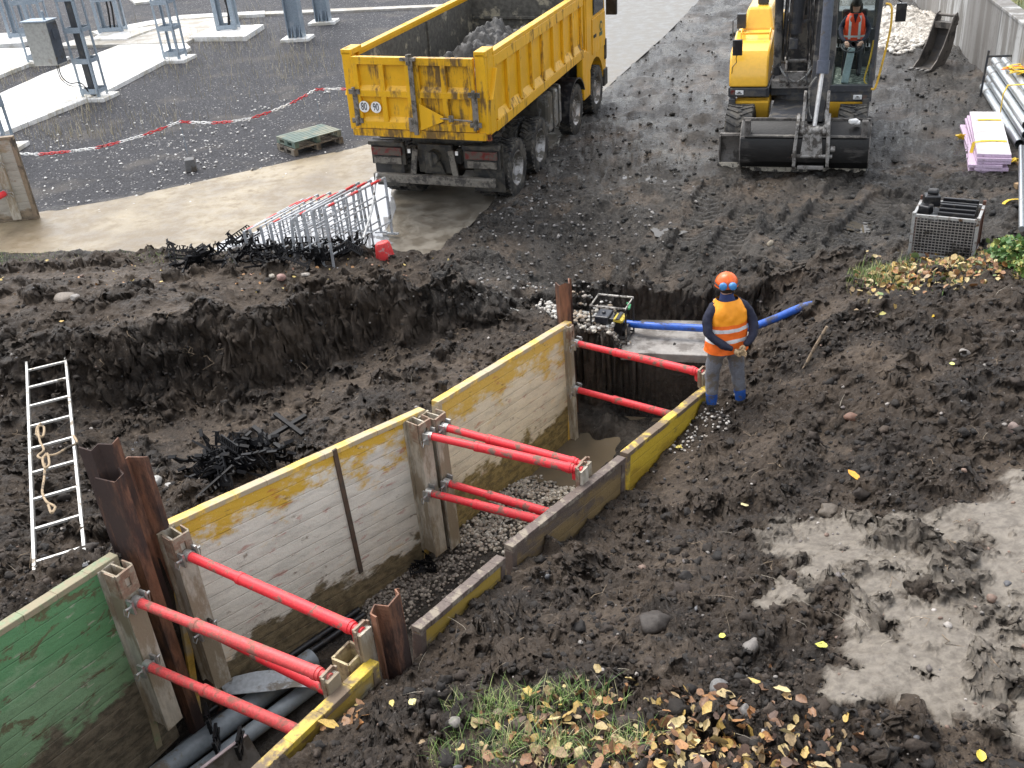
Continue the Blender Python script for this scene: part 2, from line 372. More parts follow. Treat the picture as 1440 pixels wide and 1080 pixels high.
    grey = np.maximum(grey, inside * .7)
    return z, pale * 0 + pm, grey, yard * (1 - inside), tan, inside
SLABP = [tuple(P(a, b, -.5)[:2]) for a, b in ((870, 497), (1030, 505), (1080, 470), (1060, 448), (900, 446), (872, 452))]
def zat(x, y): return float(ground(np.array([x]), np.array([y]))[0][0])
def G(px_, py_, z0=0.0, it=5):
    """ground point seen in survey direction (marches the ray to the ground)"""
    z = z0
    for _ in range(it):
        p = P(px_, py_, z); z = .5 * z + .5 * zat(p.x, p.y)
    p = P(px_, py_, z); return Vector((p.x, p.y, zat(p.x, p.y)))

def build_terrain():
    NA, rows = 900, []
    y = 2.6
    while y < 17.5: rows.append(y); y += .0125 + .0009 * y
    while y < 95: rows.append(y); y *= 1.012
    ys = np.array(rows); a = np.linspace(-1, 1, NA); a = a * .80 + .20 * a ** 3
    X = a[None, :] * (ys[:, None] * .72 + 2.6) * 1.02; Y = np.repeat(ys[:, None], NA, 1)
    z, pale, grey, grav, tan, ins = ground(X.ravel(), Y.ravel())
    nr, nc = X.shape; n = nr * nc
    Zg = z.reshape(nr, nc); gy = np.abs(np.gradient(Zg, axis=0) / np.gradient(Y, axis=0)); gx = np.abs(np.gradient(Zg, axis=1) / np.gradient(X, axis=1))
    sl_ = sstep(.55, 1.6, np.hypot(gx, gy)).ravel(); px_, py_ = X.ravel(), Y.ravel(); far_ = np.maximum(sstep(.22, .4, -sdist(px_, py_, PIT)), sstep(12.05, 12.4, py_))
    sl_ = sl_ * far_ * (py_ < 17) * (1 - .8 * grey * sstep(13.3, 13.8, py_)); k1 = fbm(px_, z * 1.6 + py_ * .3, 3.2, 5, 211, .6); k2 = clods(px_ + .03 * k1, z * 1.3 + py_ * .4, .14, 221, .7, 1.0) + .6 * clods(px_, z * 1.3 + py_ * .4, .06, 231, .7, 1.0)
    k3 = fbm(px_ * .6, z * 3.0, 2.0, 3, 241, .6)
    Yd = py_ - sl_ * (.10 * k1 + .9 * k2 + .06 * k3 - .05); zd = z + sl_ * (.05 * k3 + .5 * k2)
    co = np.empty((n, 3)); co[:, 0] = px_ + sl_ * .05 * fbm(py_ + px_, z * 2, 4, 3, 251); co[:, 1] = Yd; co[:, 2] = zd
    i = (np.arange(nr - 1)[:, None] * nc + np.arange(nc - 1)[None]).ravel()
    q = np.stack([i, i + 1, i + nc + 1, i + nc], 1).ravel()
    me = bpy.data.meshes.new('ground'); me.vertices.add(n); me.vertices.foreach_set('co', co.ravel())
    me.loops.add(len(q)); me.loops.foreach_set('vertex_index', q.astype(np.int32))
    nf = len(i); me.polygons.add(nf); me.polygons.foreach_set('loop_start', (np.arange(nf) * 4).astype(np.int32))
    me.polygons.foreach_set('use_smooth', np.ones(nf, bool))
    me.update(calc_edges=True)
    at = me.color_attributes.new('soil_kind', 'FLOAT_COLOR', 'POINT')
    at.data.foreach_set('color', np.stack([pale, grey, grav, tan], 1).astype(np.float32).ravel())
    me.materials.append(soil_material())
    o = bpy.data.objects.new('ground', me); COL.objects.link(o); tag(o, 'dark muddy ground of the site with heaps and cut banks of soil', 'ground', kind='structure'); return o

def soil_material():
    m, nt, b = newmat('site_soil')
    pos = nd(nt, 'ShaderNodeNewGeometry').outputs['Position']
    at = nd(nt, 'ShaderNodeAttribute', attribute_name='soil_kind'); sep = nd(nt, 'ShaderNodeSeparateColor', {0: at.outputs['Color']})
    pale, grey, grav, tan = sep.outputs[0], sep.outputs[1], sep.outputs[2], at.outputs['Alpha']
    n1 = noise(nt, pos, 1.1, 6, .65); n2 = noise(nt, pos, 14, 8, .7); n3 = noise(nt, pos, 60, 5, .7)
    brown = mixc(nt, mrange(nt, n1, .35, .65), (.017, .0125, .0092), (.058, .042, .029))
    brown = mixc(nt, mrange(nt, n2, .50, .75), brown, (.092, .065, .043))
    greyc = mixc(nt, mrange(nt, n2, .38, .64), (.009, .0085, .0075), (.066, .062, .055)); greyc = mixc(nt, mrange(nt, n3, .52, .66, 0, .8), greyc, (.012, .011, .010))
    greyc = mixc(nt, mrange(nt, noise(nt, pos, .9, 6, .6), .50, .68), greyc, (.080, .072, .062))
    c = mixc(nt, mth(nt, 'MULTIPLY', grey, .8), brown, greyc)
    c = mixc(nt, mrange(nt, n3, .56, .70, 0, .6), c, (.11, .092, .074))
    c = mixc(nt, mth(nt, 'MULTIPLY', tan, .7), c, mixc(nt, mrange(nt, n2, .35, .65), (.072, .052, .036), (.150, .114, .082)))
    c = mixc(nt, pale, c, mixc(nt, mrange(nt, n2, .35, .65), (.115, .098, .078), (.20, .175, .142)))
    # crumbs: single small stones and roots in the soil
    v = nd(nt, 'ShaderNodeTexVoronoi', {'Vector': pos, 'Scale': 26.0, 'Randomness': 1.0})
    st = mth(nt, 'MULTIPLY', mth(nt, 'LESS_THAN', v.outputs['Distance'], .20), mth(nt, 'GREATER_THAN', nd(nt, 'ShaderNodeSeparateColor', {0: v.outputs['Color']}).outputs[0], .90))
    c = mixc(nt, mth(nt, 'MULTIPLY', st, .7), c, (.19, .17, .15))
    # black chippings
    gv = nd(nt, 'ShaderNodeTexVoronoi', {'Vector': pos, 'Scale': 34.0}); gs = nd(nt, 'ShaderNodeSeparateColor', {0: gv.outputs['Color']})
    gc = mixc(nt, gs.outputs[0], (.007, .007, .009), (.055, .055, .064))
    gc = mixc(nt, mth(nt, 'GREATER_THAN', gs.outputs[1], .975), gc, (.34, .33, .32))
    gc = mixc(nt, mrange(nt, noise(nt, pos, .7, 5, .6), .52, .7, 0, .6), gc, (.11, .098, .085))
    c = mixc(nt, grav, c, gc)
    nt.links.new(c, b.inputs['Base Color'])
    rg = mrange(nt, n1, .3, .7, .42, .75); rg = mth(nt, 'SUBTRACT', rg, mth(nt, 'MULTIPLY', grey, .12)); rg = mth(nt, 'MAXIMUM', rg, mth(nt, 'MULTIPLY', grav, .7))
    rg = mth(nt, 'SUBTRACT', rg, mth(nt, 'MULTIPLY', pale, .15))
    wet = mth(nt, 'MULTIPLY', mrange(nt, noise(nt, pos, .75, 5, .6), .44, .58), grey)
    rg = mth(nt, 'MAXIMUM', mth(nt, 'SUBTRACT', rg, mth(nt, 'MULTIPLY', wet, .36)), .16)
    b.inputs['Specular IOR Level'].default_value = .32
    nt.links.new(rg, b.inputs['Roughness'])
    hsum = mth(nt, 'ADD', mth(nt, 'MULTIPLY', n2, .055), mth(nt, 'MULTIPLY', n3, .020))
    hsum = mth(nt, 'MULTIPLY', hsum, mth(nt, 'SUBTRACT', 1, mth(nt, 'MULTIPLY', pale, .8)))
    hg = mth(nt, 'MULTIPLY', mth(nt, 'SUBTRACT', 1, gv.outputs['Distance']), mth(nt, 'MULTIPLY', grav, .02))
    bp = nd(nt, 'ShaderNodeBump', {'Height': mth(nt, 'ADD', hsum, hg), 'Strength': .9, 'Distance': 1.0})
    nt.links.new(bp.outputs[0], b.inputs['Normal'])
    return m
build_terrain()
# ================================================================ TRENCH SHORING
MUD = (.075, .062, .048); RUST = (.11, .045, .025); CLAY = (.30, .26, .20)
def panel_mat(name, top, mid, low, scr, topz=-.14, lowz=-1.55, green=False, scr_amt=.5):
    m, nt, b = newmat(name)
    co = nd(nt, 'ShaderNodeTexCoord').outputs['Object']; sp = nd(nt, 'ShaderNodeSeparateXYZ', {0: co}); z = sp.outputs[2]
    st = nd(nt, 'ShaderNodeMapping', {'Vector': co, 'Scale': (1, 1, 1.9)}).outputs[0]
    n1 = noise(nt, st, 1.5, 8, .66); n2 = noise(nt, st, 7, 8, .7); n3 = noise(nt, co, 30, 6, .7)
    n5 = noise(nt, nd(nt, 'ShaderNodeMapping', {'Vector': co, 'Scale': (.8, 1, 3.4)}).outputs[0], 2.6, 8, .68)
    c = mixc(nt, mrange(nt, n5, .36, .58), tuple(v * .80 for v in mid), mid); c = mixc(nt, mrange(nt, n1, .58, .70, 0, .5), c, tuple(v * w_ for v, w_ in zip(mid, (.95, .72, .45))))
    zn = mth(nt, 'ADD', z, mth(nt, 'MULTIPLY', mth(nt, 'SUBTRACT', n1, .5), 1.9))
    c = mixc(nt, mth(nt, 'MULTIPLY', mrange(nt, mth(nt, 'ADD', zn, mth(nt, 'MULTIPLY', mth(nt, 'SUBTRACT', n2, .5), .8)), topz - .3, topz + .02), mrange(nt, n3, .30, .42, .55, 1)), c, top)
    zs = mth(nt, 'MULTIPLY', mth(nt, 'SUBTRACT', noise(nt, nd(nt, 'ShaderNodeMapping', {'Vector': co, 'Scale': (1, 1, 4)}).outputs[0], 3.1, 7, .6), .5), 1.0)
    c = mixc(nt, mth(nt, 'MULTIPLY', mrange(nt, zs, .085, .13), mth(nt, 'MULTIPLY', mrange(nt, n1, .45, .55), scr_amt)), c, scr)
    rs = mrange(nt, noise(nt, st, 2.7, 9, .72, .4), *((.60, .66) if not green else (.54, .60)), 0, .75)
    c = mixc(nt, rs, c, (.17, .10, .055) if not green else (.13, .07, .04))
    zm = mth(nt, 'ADD', z, mth(nt, 'MULTIPLY', mth(nt, 'SUBTRACT', n1, .5), 1.1))
    lowc = mixc(nt, mrange(nt, n2, .4, .62), low, tuple(v * .45 for v in low))
    c = mixc(nt, mrange(nt, zm, lowz + .04, lowz - .06), c, lowc)
    # plank joints: dark dirt lines, running along the panel
    fr = mth(nt, 'PINGPONG', mth(nt, 'ADD', z, .03), .075); line = mrange(nt, fr, .009, .0)
    c = mixc(nt, mth(nt, 'MULTIPLY', line, mrange(nt, n2, .45, .62, .0, .5)), c, (.16, .13, .10) if not green else (.05, .06, .04))
    c = mixc(nt, mrange(nt, n3, .66, .72, 0, .7), c, (.06, .05, .04))
    nt.links.new(c, b.inputs['Base Color']); b.inputs['Roughness'].default_value = .62
    h = mth(nt, 'SUBTRACT', mth(nt, 'MULTIPLY', n2, .012), mth(nt, 'MULTIPLY', line, .004)); h = mth(nt, 'ADD', h, mth(nt, 'MULTIPLY', n3, .004))
    nt.links.new(nd(nt, 'ShaderNodeBump', {'Height': h, 'Strength': .9, 'Distance': 1.0}).outputs[0], b.inputs['Normal'])
    MATS[name] = m; return m
M_CREAM = panel_mat('worn_cream_yellow_panel', (.70, .43, .05), (.82, .77, .67), (.24, .19, .11), (.42, .07, .045))
M_CREAM2 = panel_mat('worn_sandy_yellow_panel', (.70, .46, .10), (.82, .72, .54), (.33, .25, .10), (.44, .14, .08), topz=-.20, lowz=-1.22, scr_amt=.55)
M_GREEN = panel_mat('worn_green_panel', (.12, .29, .13), (.23, .38, .21), (.20, .17, .12), (.40, .42, .31), topz=-.5, lowz=-1.2, green=True, scr_amt=1.0)
M_OCHRE = panel_mat('worn_ochre_outer_panel', (.40, .27, .05), (.42, .31, .12), (.36, .31, .22), (.10, .06, .04), topz=-.08, lowz=-.22, scr_amt=.7)
M_YELL = panel_mat('bright_yellow_outer_panel', (.66, .46, .04), (.55, .36, .04), (.3, .2, .04), (.12, .08, .04), topz=-.2, lowz=-.9, scr_amt=.5)
M_RUSTP = panel_mat('rusty_outer_panel', (.13, .10, .08), (.26, .18, .08), (.2, .15, .09), (.10, .07, .05), topz=-.04, lowz=-.5, scr_amt=.7)
M_SP0 = mat('dark_rust', (.10, .065, .045), .7, amt=.3)
M_YRAIL = mat('chipped_yellow_rail', (.66, .47, .06), .5, dirt=(.17, .125, .085), amt=.50, scale=2.3, bump=.4, var=.2)
M_YRAILF = mat('faded_yellow_rail', (.70, .46, .09), .55, dirt=(.46, .38, .26), amt=.50, scale=1.6, bump=.4, var=.3)
M_RRAIL = mat('rusty_rail', (.12, .09, .075), .6, dirt=(.26, .22, .17), amt=.3, scale=6, bump=.5)
M_GRAIL = mat('dirty_green_rail', (.20, .26, .14), .55, dirt=(.30, .26, .17), amt=.6, scale=6, bump=.4)
M_POST = mat('muddy_steel_post', (.52, .48, .40), .55, .1, dirt=(.30, .245, .17), amt=.5, scale=4, bump=.4, stretch=(1, 1, .3))
M_BRK = mat('rusty_bracket', (.24, .16, .11), .6, .2, dirt=(.33, .28, .21), amt=.4, scale=9, bump=.5)
M_RED = mat('scuffed_red_strut', (.70, .035, .045), .48, dirt=(.20, .12, .09), amt=.27, scale=7, bump=.2, var=.1)
M_REDM = mat('muddy_red_strut', (.64, .07, .07), .5, dirt=(.30, .12, .09), amt=.36, scale=9, bump=.35, var=.15)
M_STEEL = mat('zinc_pin', (.5, .5, .48), .4, .8, amt=.2)
M_SP = mat('rusty_sheet_pile', (.22, .105, .062), .62, .2, dirt=(.055, .035, .03), amt=.55, scale=3, bump=.6, stretch=(1, 1, .22), var=.35)

def add_panel(root, A, B, bot, inward, mm, rail, th=.075, posts=()):
    """panel with its top edge from A to B; bot = (zA, zB) bottom heights; inward = side facing the trench"""
    A = Vector(A); B = Vector(B); X = (B - A).normalized(); N = Vector((X.y, -X.x, 0)).normalized() * inward; Z = X.cross(-N * 1.0)
    if Z.z < 0: Z = -Z
    Y = Z.cross(X); m = Matrix((X, Y, Z)).transposed().to_4x4(); m.translation = A
    L = (B - A).length; inv = m.inverted(); s = 1 if (Y.dot(N) > 0) else -1
    p = []
    for q, zb in ((A, bot[0]), (B, bot[1])):
        p.append(inv @ Vector((q.x, q.y, zb)))
    b = MB(); t = th
    b.prism([(0.0, 0, -.035), (L, 0, -.035), (p[1].x, 0, p[1].z), (p[0].x, 0, p[0].z)], (0, -s * t, 0))
    o = b.build('panel', mm, root); o.matrix_local = root.matrix_world.inverted() @ m
    r = MB(); k = 9
    for i in range(k):   # top rail, slightly knocked about
        x0, x1 = L * i / k, L * (i + 1) / k; w0 = random.uniform(-.008, .008)
        r.b2((x0, min(.012 * s, -s * (t + .012)) + w0 * .4, -.055), (x1, max(.012 * s, -s * (t + .012)) + w0 * .4, 0))
    r.b2((0, s * .010, -.056), (.07, -s * (t + .010), p[0].z * .97)); r.b2((L - .07, s * .010, -.056), (L, -s * (t + .010), p[1].z * .97))
    q = r.build('rail', rail, root, bevel=.006); q.matrix_local = root.matrix_world.inverted() @ m
    return o, m, s, L
def add_post(root, at, d, top, botz, w=.17, dep=.235, mm=None):
    """I-section guide post on the inner face; at = world xy point on the wall, d = inward unit vector"""
    at = Vector((at[0], at[1], 0)); d = Vector(d).normalized(); a = Vector((0, 0, 1)).cross(d)
    R = Matrix((a, d, Vector((0, 0, 1)))).transposed(); h = top - botz; zc = (top + botz) / 2; b = MB()
    for off, ww, dd in ((.012, w, .024), (dep - .012, w, .024)): b.box(at + d * off + Vector((0, 0, zc)), (ww, dd, h), R)
    for sg in (-1, 1): b.box(at + d * dep / 2 + a * sg * w * .28 + Vector((0, 0, zc)), (.016, dep - .05, h), R)
    o = b.build('post', mm or M_POST, root); o.matrix_local = root.matrix_world.inverted(); 
    k = MB(); t = at + d * (dep + .012)      # lifting plate with a slot at the head
    z0, z1 = top - .19, top + .04
    for sg in (-1, 1): k.box(t + a * sg * w * .33 + Vector((0, 0, (z0 + z1) / 2)), (w * .36, .022, z1 - z0), R)
    k.box(t + Vector((0, 0, z1 - .035)), (w * .30, .022, .07), R); k.box(t + Vector((0, 0, z0 + .035)), (w * .30, .022, .07), R)
    for sg in (-1, 1): k.box(at + d * (dep * .75) + a * sg * (w * .5 + .006) + Vector((0, 0, (z0 + z1) / 2)), (.014, dep * .5, z1 - z0), R)
    q = k.build('lifting_plate', M_BRK, o)
    return o
def add_strut(root, p0, p1, mm, r=.042, split=.33):
    p0 = Vector(p0); p1 = Vector(p1); d = (p1 - p0); L = d.length; d.normalize(); b = MB()
    b.cyl(p0 + d * .05, p0 + d * (L * split + .03), r, n=20); b.cyl(p0 + d * L * split, p1 - d * .10, r * 1.2, n=20); b.cyl(p1 - d * .14, p1 - d * .01, r * .95, n=20)
    b.cyl(p0 + d * (L * split - .012), p0 + d * (L * split + .03), r * 1.28, n=20)
    b.cyl(p1 - d * .17, p1 - d * .13, r * 1.35, n=20)
    b.bar(p1 - d * .09 + Vector((0, 0, -.01)), p1 - d * .085 + Vector((0, 0, -.12)), .05, .05)
    o = b.build('strut', mm, root, smooth=True); o.matrix_local = root.matrix_world.inverted()
    k = MB(); k.cyl(p0 + d * .0, p0 + d * .07, r * 1.25, n=12); s = d.cross(Vector((0, 0, 1))).normalized()
    for sg in (-1, 1):
        k.box(p0 + d * .03 + s * sg * .07, (.02, .07, .13), Matrix((s, d, s.cross(d))).transposed()); k.cyl(p0 + d * .03 + s * sg * .05, p0 + d * .03 + s * sg * .13 + Vector((0, 0, .01)), .011, n=8)
    k.tube([p0 + s * .12, p0 + s * .13 - Vector((0, 0, .05)), p0 + s * .11 - Vector((0, 0, .09)), p0 + s * .08 - Vector((0, 0, .05))], .006, 6)
    k.tube([p0 - s * .12, p0 - s * .14 - Vector((0, 0, .04)), p0 - s * .13 - Vector((0, 0, .10)), p0 - s * .09 - Vector((0, 0, .06))], .006, 6)
    q = k.build('pin', M_STEEL, o, smooth=True)
    return o
def inw(A, B):
    d = Vector((B[0] - A[0], B[1] - A[1], 0)).normalized(); return Vector((d.y, -d.x, 0))
def shoring(label, loc, upper, lower, fA, fB, nA, nB, posts_far, red, thin=()):
    r = empty('shoring_box', loc, 0, label, 'trench box', 'trench boxes holding the dig open')
    bpy.context.view_layer.update()
    vec = []
    for i_, (a, b_) in enumerate(upper):
        p0 = wallpt(*a, fA, fB, .12 if i_ in thin else .26); p1 = wallpt(*b_, nA, nB, -.02); vec.append(p1 - p0); add_strut(r, p0, p1, red)
    for a, v in lower:
        p0 = wallpt(*a, fA, fB, .12 if v in thin else .26); add_strut(r, p0, p0 + vec[v], red)
    for j_, (x, y) in enumerate(posts_far):
        of_ = .12 if j_ in thin else .26; p = wallpt(x, y, fA, fB, of_); n = inw(fA, fB); q = p - n * of_; t = (Vector((q.x, q.y, 0)) - Vector((fA[0], fA[1], 0))).dot((Vector(fB) - Vector(fA)).normalized()) / (Vector(fB) - Vector(fA)).length
        top = fA[2] * (1 - t) + fB[2] * t - .03; add_post(r, q, n, top, top - 1.72, *((.085, .095) if j_ in thin else (.17, .235)))
    for a, v in ((b_, 0) for (a_, b_) in upper):
        p = wallpt(*a, nA, nB, -.02); n = -inw(nA, nB)
        q = p - n * .02; add_post(r, q, n, q.z + .02, q.z - 1.25, .13, .05)
    return r
# green box, nearest
gb = shoring('green-painted trench box with two scuffed red struts, nearest the camera', (G0[0], G0[1], -1.1),
             [((190, 845), (467, 955))], [((205, 935), 0)], FAR[0], FAR[1], NEAR[0], NEAR[1], [(190, 845)], M_REDM)
add_panel(gb, G0, FAR[1], (-1.2, -1.15), 1, M_GREEN, M_GRAIL); add_panel(gb, M0, NEAR[1], (-1.0, -1.0), -1, M_OCHRE, M_YRAIL)
# middle box
mb = shoring('middle trench box, cream panel with yellow top rail and tall rusty strip', (FAR[2][0], FAR[2][1], -1.3),
             [((262, 780), (512, 890)), ((600, 612), (820, 662))], [((600, 692), 1), ((286, 884), 0)], FAR[2], FAR[3], NEAR[2], NEAR[5], [(262, 780), (600, 612)], M_RED)
add_panel(mb, FAR[2], FAR[3], (-1.25, -1.55), 1, M_CREAM, M_YRAILF)
add_panel(mb, NEAR[2], NEAR[3], (-1.0, -1.1), -1, M_OCHRE, M_RRAIL); add_panel(mb, NEAR[4], NEAR[5], (-1.1, -1.3), -1, M_RUSTP, M_RRAIL)
b = MB(); q0 = wallpt(470, 632, FAR[2], FAR[3], .012); q1 = wallpt(508, 805, FAR[2], FAR[3], .012); b.bar(q0, q1, .05, .02, up=inw(FAR[2], FAR[3]))
o = b.build('rust_strip', M_SP0, mb); o.matrix_local = mb.matrix_world.inverted()
# small yellow guide head that stands by the green box's rail
b = MB(); c0 = wallpt(492, 925, NEAR[0], NEAR[1], -.14); R = Matrix.Rotation(-.6, 3, 'Z')
for sx, sy, w, d_ in ((-1, 0, .02, .2), (1, 0, .02, .2), (0, 1, .16, .02), (0, -1, .16, .02)): b.box(c0 + R @ Vector((sx * .08, sy * .1, -.25)), (w, d_, .6), R)
o = b.build('post', mat('cream_guide_head', (.50, .42, .24), .6, dirt=(.25, .19, .12), amt=.4, scale=8), gb); o.matrix_local = gb.matrix_world.inverted()
# far box
fb = shoring('yellow-edged trench box at the far end with pooled water between its panels', (FAR[4][0], FAR[4][1], -1.5),
             [((622, 600), (825, 655)), ((808, 482), (990, 525))], [((625, 678), 0), ((808, 547), 1)], FAR[4], FAR[5], NEAR[6], NEAR[7], [(622, 600), (806, 482)], M_RED, (1,))
add_panel(fb, FAR[4], FAR[5], (-1.6, -1.8), 1, M_CREAM2, M_YRAILF); add_panel(fb, NEAR[6], NEAR[7], (-1.3, -1.5), -1, M_YELL, M_YRAIL)

# ---------------------------------------------------------------- sheet piles
def sheet_pile(label, pts, top, bot, tilt=(0, 0)):
    """corrugated steel pile: pts = plan outline of the web in world xy"""
    c = Vector((sum(p[0] for p in pts) / len(pts), sum(p[1] for p in pts) / len(pts), 0)); n = len(pts); th = .014
    P0 = [Vector((p[0], p[1], 0)) - c for p in pts]; off = []
    for i in range(n):
        t = (P0[min(i + 1, n - 1)] - P0[max(i - 1, 0)]).normalized(); off.append(Vector((t.y, -t.x, 0)) * th)
    vs = []; ring = P0 + [p + o_ for p, o_ in zip(P0, off)][::-1]; h = top - bot; K = 8
    for k in range(K + 1):
        z = h * k / K
        for i, p in enumerate(ring):
            j = i if i < n else 2 * n - 1 - i
            jag = (_jag[j % len(_jag)] * .03) if k == K else 0
            vs.append((p.x + tilt[0] * z, p.y + tilt[1] * z, z + jag))
    N2 = 2 * n; fs = [tuple(range(N2 - 1, -1, -1)), tuple(range(K * N2, K * N2 + N2))]
    for k in range(K): fs += [(k * N2 + i, k * N2 + (i + 1) % N2, (k + 1) * N2 + (i + 1) % N2, (k + 1) * N2 + i) for i in range(N2)]
    b = MB().add(vs, fs); o = b.build('sheet_pile', M_SP, loc=(c.x, c.y, bot)); tag(o, label, 'sheet pile', 'rusty sheet piles'); return o
_jag = [0, -.5, .3, -.2, .6, .1, -.6, .2]
def plan(O, d, pts):
    d = Vector((d[0], d[1], 0)).normalized(); n = Vector((d.y, -d.x, 0)); return [(O[0] + d.x * a + n.x * b_, O[1] + d.y * a + n.y * b_) for a, b_ in pts]
gd = FAR[2] - FAR[1]
O1 = wallpt(187, 640, FAR[1], FAR[2], -.10); topz = O1.z
sheet_pile('tall rusty corrugated pile in the gap between green panel and cream panel', plan(O1, gd, [(-.36, -.02), (-.32, .16), (-.24, .16), (-.17, .0), (-.05, .0), (.02, .10), (.06, .10)]), topz, -1.6, (.0, .0))
O2 = wallpt(120, 628, FAR[1], FAR[2], -.24)
sheet_pile('narrow rusty pile edge standing just left of the taller corrugated pile', plan(O2, gd, [(-.02, -.05), (-.0, .07), (.07, .07), (.13, .16), (.2, .16)]), O2.z, -1.6)
O3 = wallpt(532, 853, NEAR[1], NEAR[2], .02)
sheet_pile('short brown pile standing between the two near rails, stones at its foot', plan(O3, NEAR[2] - NEAR[1], [(-.10, .06), (-.08, -.02), (.0, -.04), (.05, .05), (.17, .05), (.21, -.02), (.25, -.02)]), O3.z, -1.2)
O4 = wallpt(785, 398, FAR[4], FAR[5], -.16)
sheet_pile('slender weathered pile at the far corner of the trench, beside the pump', plan(O4, (1, .25), [(-.02, -.04), (.0, .05), (.07, .06), (.12, .06), (.15, -.05), (.19, -.05)]), O4.z, -1.6)

# ---------------------------------------------------------------- water in the pit
def water_mat():
    m, nt, b = newmat('muddy_water'); pos = nd(nt, 'ShaderNodeNewGeometry').outputs['Position']
    c = mixc(nt, mrange(nt, noise(nt, pos, 1.2, 4), .4, .6), (.15, .118, .078), (.12, .098, .068)); nt.links.new(c, b.inputs['Base Color'])
    b.inputs['Roughness'].default_value = .03; b.inputs['IOR'].default_value = 1.33
    nt.links.new(nd(nt, 'ShaderNodeBump', {'Height': noise(nt, pos, 6, 2), 'Strength': .04, 'Distance': .02}).outputs[0], b.inputs['Normal']); return m
b = MB(); wz = -1.50
d = (FAR[5] - FAR[4]).normalized(); w0 = [FAR[4].lerp(FAR[5], .0), FAR[5], SLAB[0], SLAB[2], NEAR[7], NEAR[6]]
vs = [(p[0], p[1], wz) for p in w0]; b.add(vs, [tuple(range(len(vs)))[::-1]]); tag(b.build('pit_water', water_mat()), 'brown water standing in the bottom of the pit', 'water', kind='structure')

# ---------------------------------------------------------------- pipes in the trench
M_PG = mat('grey_plastic_pipe', (.22, .25, .27), .38, dirt=(.16, .14, .11), amt=.22, scale=4, bump=.05, var=.1)
M_PB = mat('black_plastic', (.012, .012, .014), .32, dirt=(.05, .045, .04), amt=.25, scale=8, bump=.1)
def pipe(label, pts, r, m, cat, group, name, wall=.006):
    p = [Vector(q) for q in pts]; d = (p[1] - p[0]).normalized(); b = MB(); b.tube(p, r, 24, caps=False)
    e = (p[-1] - p[-2]).normalized(); b.lathe([(r, 0), (r - wall, 0), (r - wall, -.25)], p[-1], e, 24); b.lathe([(r, 0), (r - wall, 0), (r - wall, -.25)], p[0], -d, 24)
    o = recenter(b.build(name, m, smooth=True)); tag(o, label, cat, group); return o
pipe('thicker grey plastic pipe lying in the trench bottom beside the black conduits', [P(120, 1170, -1.2), P(236, 1080, -1.2), P(340, 1001, -1.2), P(440, 925, -1.2)], .105, M_PG, 'pipe', 'grey pipes in the trench', 'drain_pipe')
pipe('thinner grey plastic pipe lying in the trench on the near rail side', [P(180, 1160, -1.22), P(287, 1080, -1.22), P(375, 1013, -1.22), P(452, 955, -1.22)], .08, M_PG, 'pipe', 'grey pipes in the trench', 'drain_pipe')
pipe('black conduit running along the foot of the far trench panels, upper one', [P(60, 1165, -1.2), P(188, 1074, -1.2), P(300, 996, -1.22), P(400, 928, -1.25), P(505, 857, -1.28)], .034, M_PB, 'conduit', 'black conduits', 'conduit')
pipe('black conduit running along the foot of the far trench panels, lower one', [P(80, 1170, -1.27), P(205, 1083, -1.27), P(312, 1004, -1.27), P(405, 938, -1.29), P(512, 864, -1.3)], .034, M_PB, 'conduit', 'black conduits', 'conduit')
# bent pale sheet over the pipes
b = MB(); prof = [((309, 962), (318, 977)), ((330, 951), (352, 974)), ((360, 944), (385, 971)), ((392, 941), (412, 966)), ((420, 936), (432, 966)), ((450, 946), (448, 967))]
zz = [-1.02, -.98, -.98, -1.0, -1.02, -1.03]; vs = []
for (a, c_), z in zip(prof, zz): vs += [P(*a, z), P(*c_, z - .02)]
tv = vs + [v - Vector((0, 0, .008)) for v in vs]; n = len(vs); fs = []
for i in range(5): fs += [(2 * i, 2 * i + 1, 2 * i + 3, 2 * i + 2), (n + 2 * i, n + 2 * i + 2, n + 2 * i + 3, n + 2 * i + 1), (2 * i, 2 * i + 2, n + 2 * i + 2, n + 2 * i), (2 * i + 1, n + 2 * i + 1, n + 2 * i + 3, 2 * i + 3)]
b.add(tv, fs); o = recenter(b.build('plastic_sheet', mat('pale_sheet', (.42, .45, .47), .3, amt=.3, scale=5, dirt=(.2, .18, .15), bump=.1), smooth=True)); tag(o, 'pale bent sheet of plastic lying across the grey pipes', 'sheet')
# grey board with a pale edge leaning over the pipes
b = MB(); a0, a1 = P(283, 1082, -1.0), P(346, 1034, -1.0); dn = Vector((.12, -.10, -.30))
b.prism([a0, a1, a1 + dn, a0 + dn], Vector((.012, .008, .004))); bd = recenter(b.build('board', mat('grey_board', (.13, .12, .11), .6, amt=.4))); tag(bd, 'dark grey board with a pinkish white edge leaning on the thinner pipe', 'board')
b = MB(); b.bar(a0 - bd.location + Vector((0, 0, .008)), a1 - bd.location + Vector((0, 0, .008)), .03, .012); b.build('edge_strip', mat('pink_edge', (.62, .5, .5), .5, amt=.1), bd)
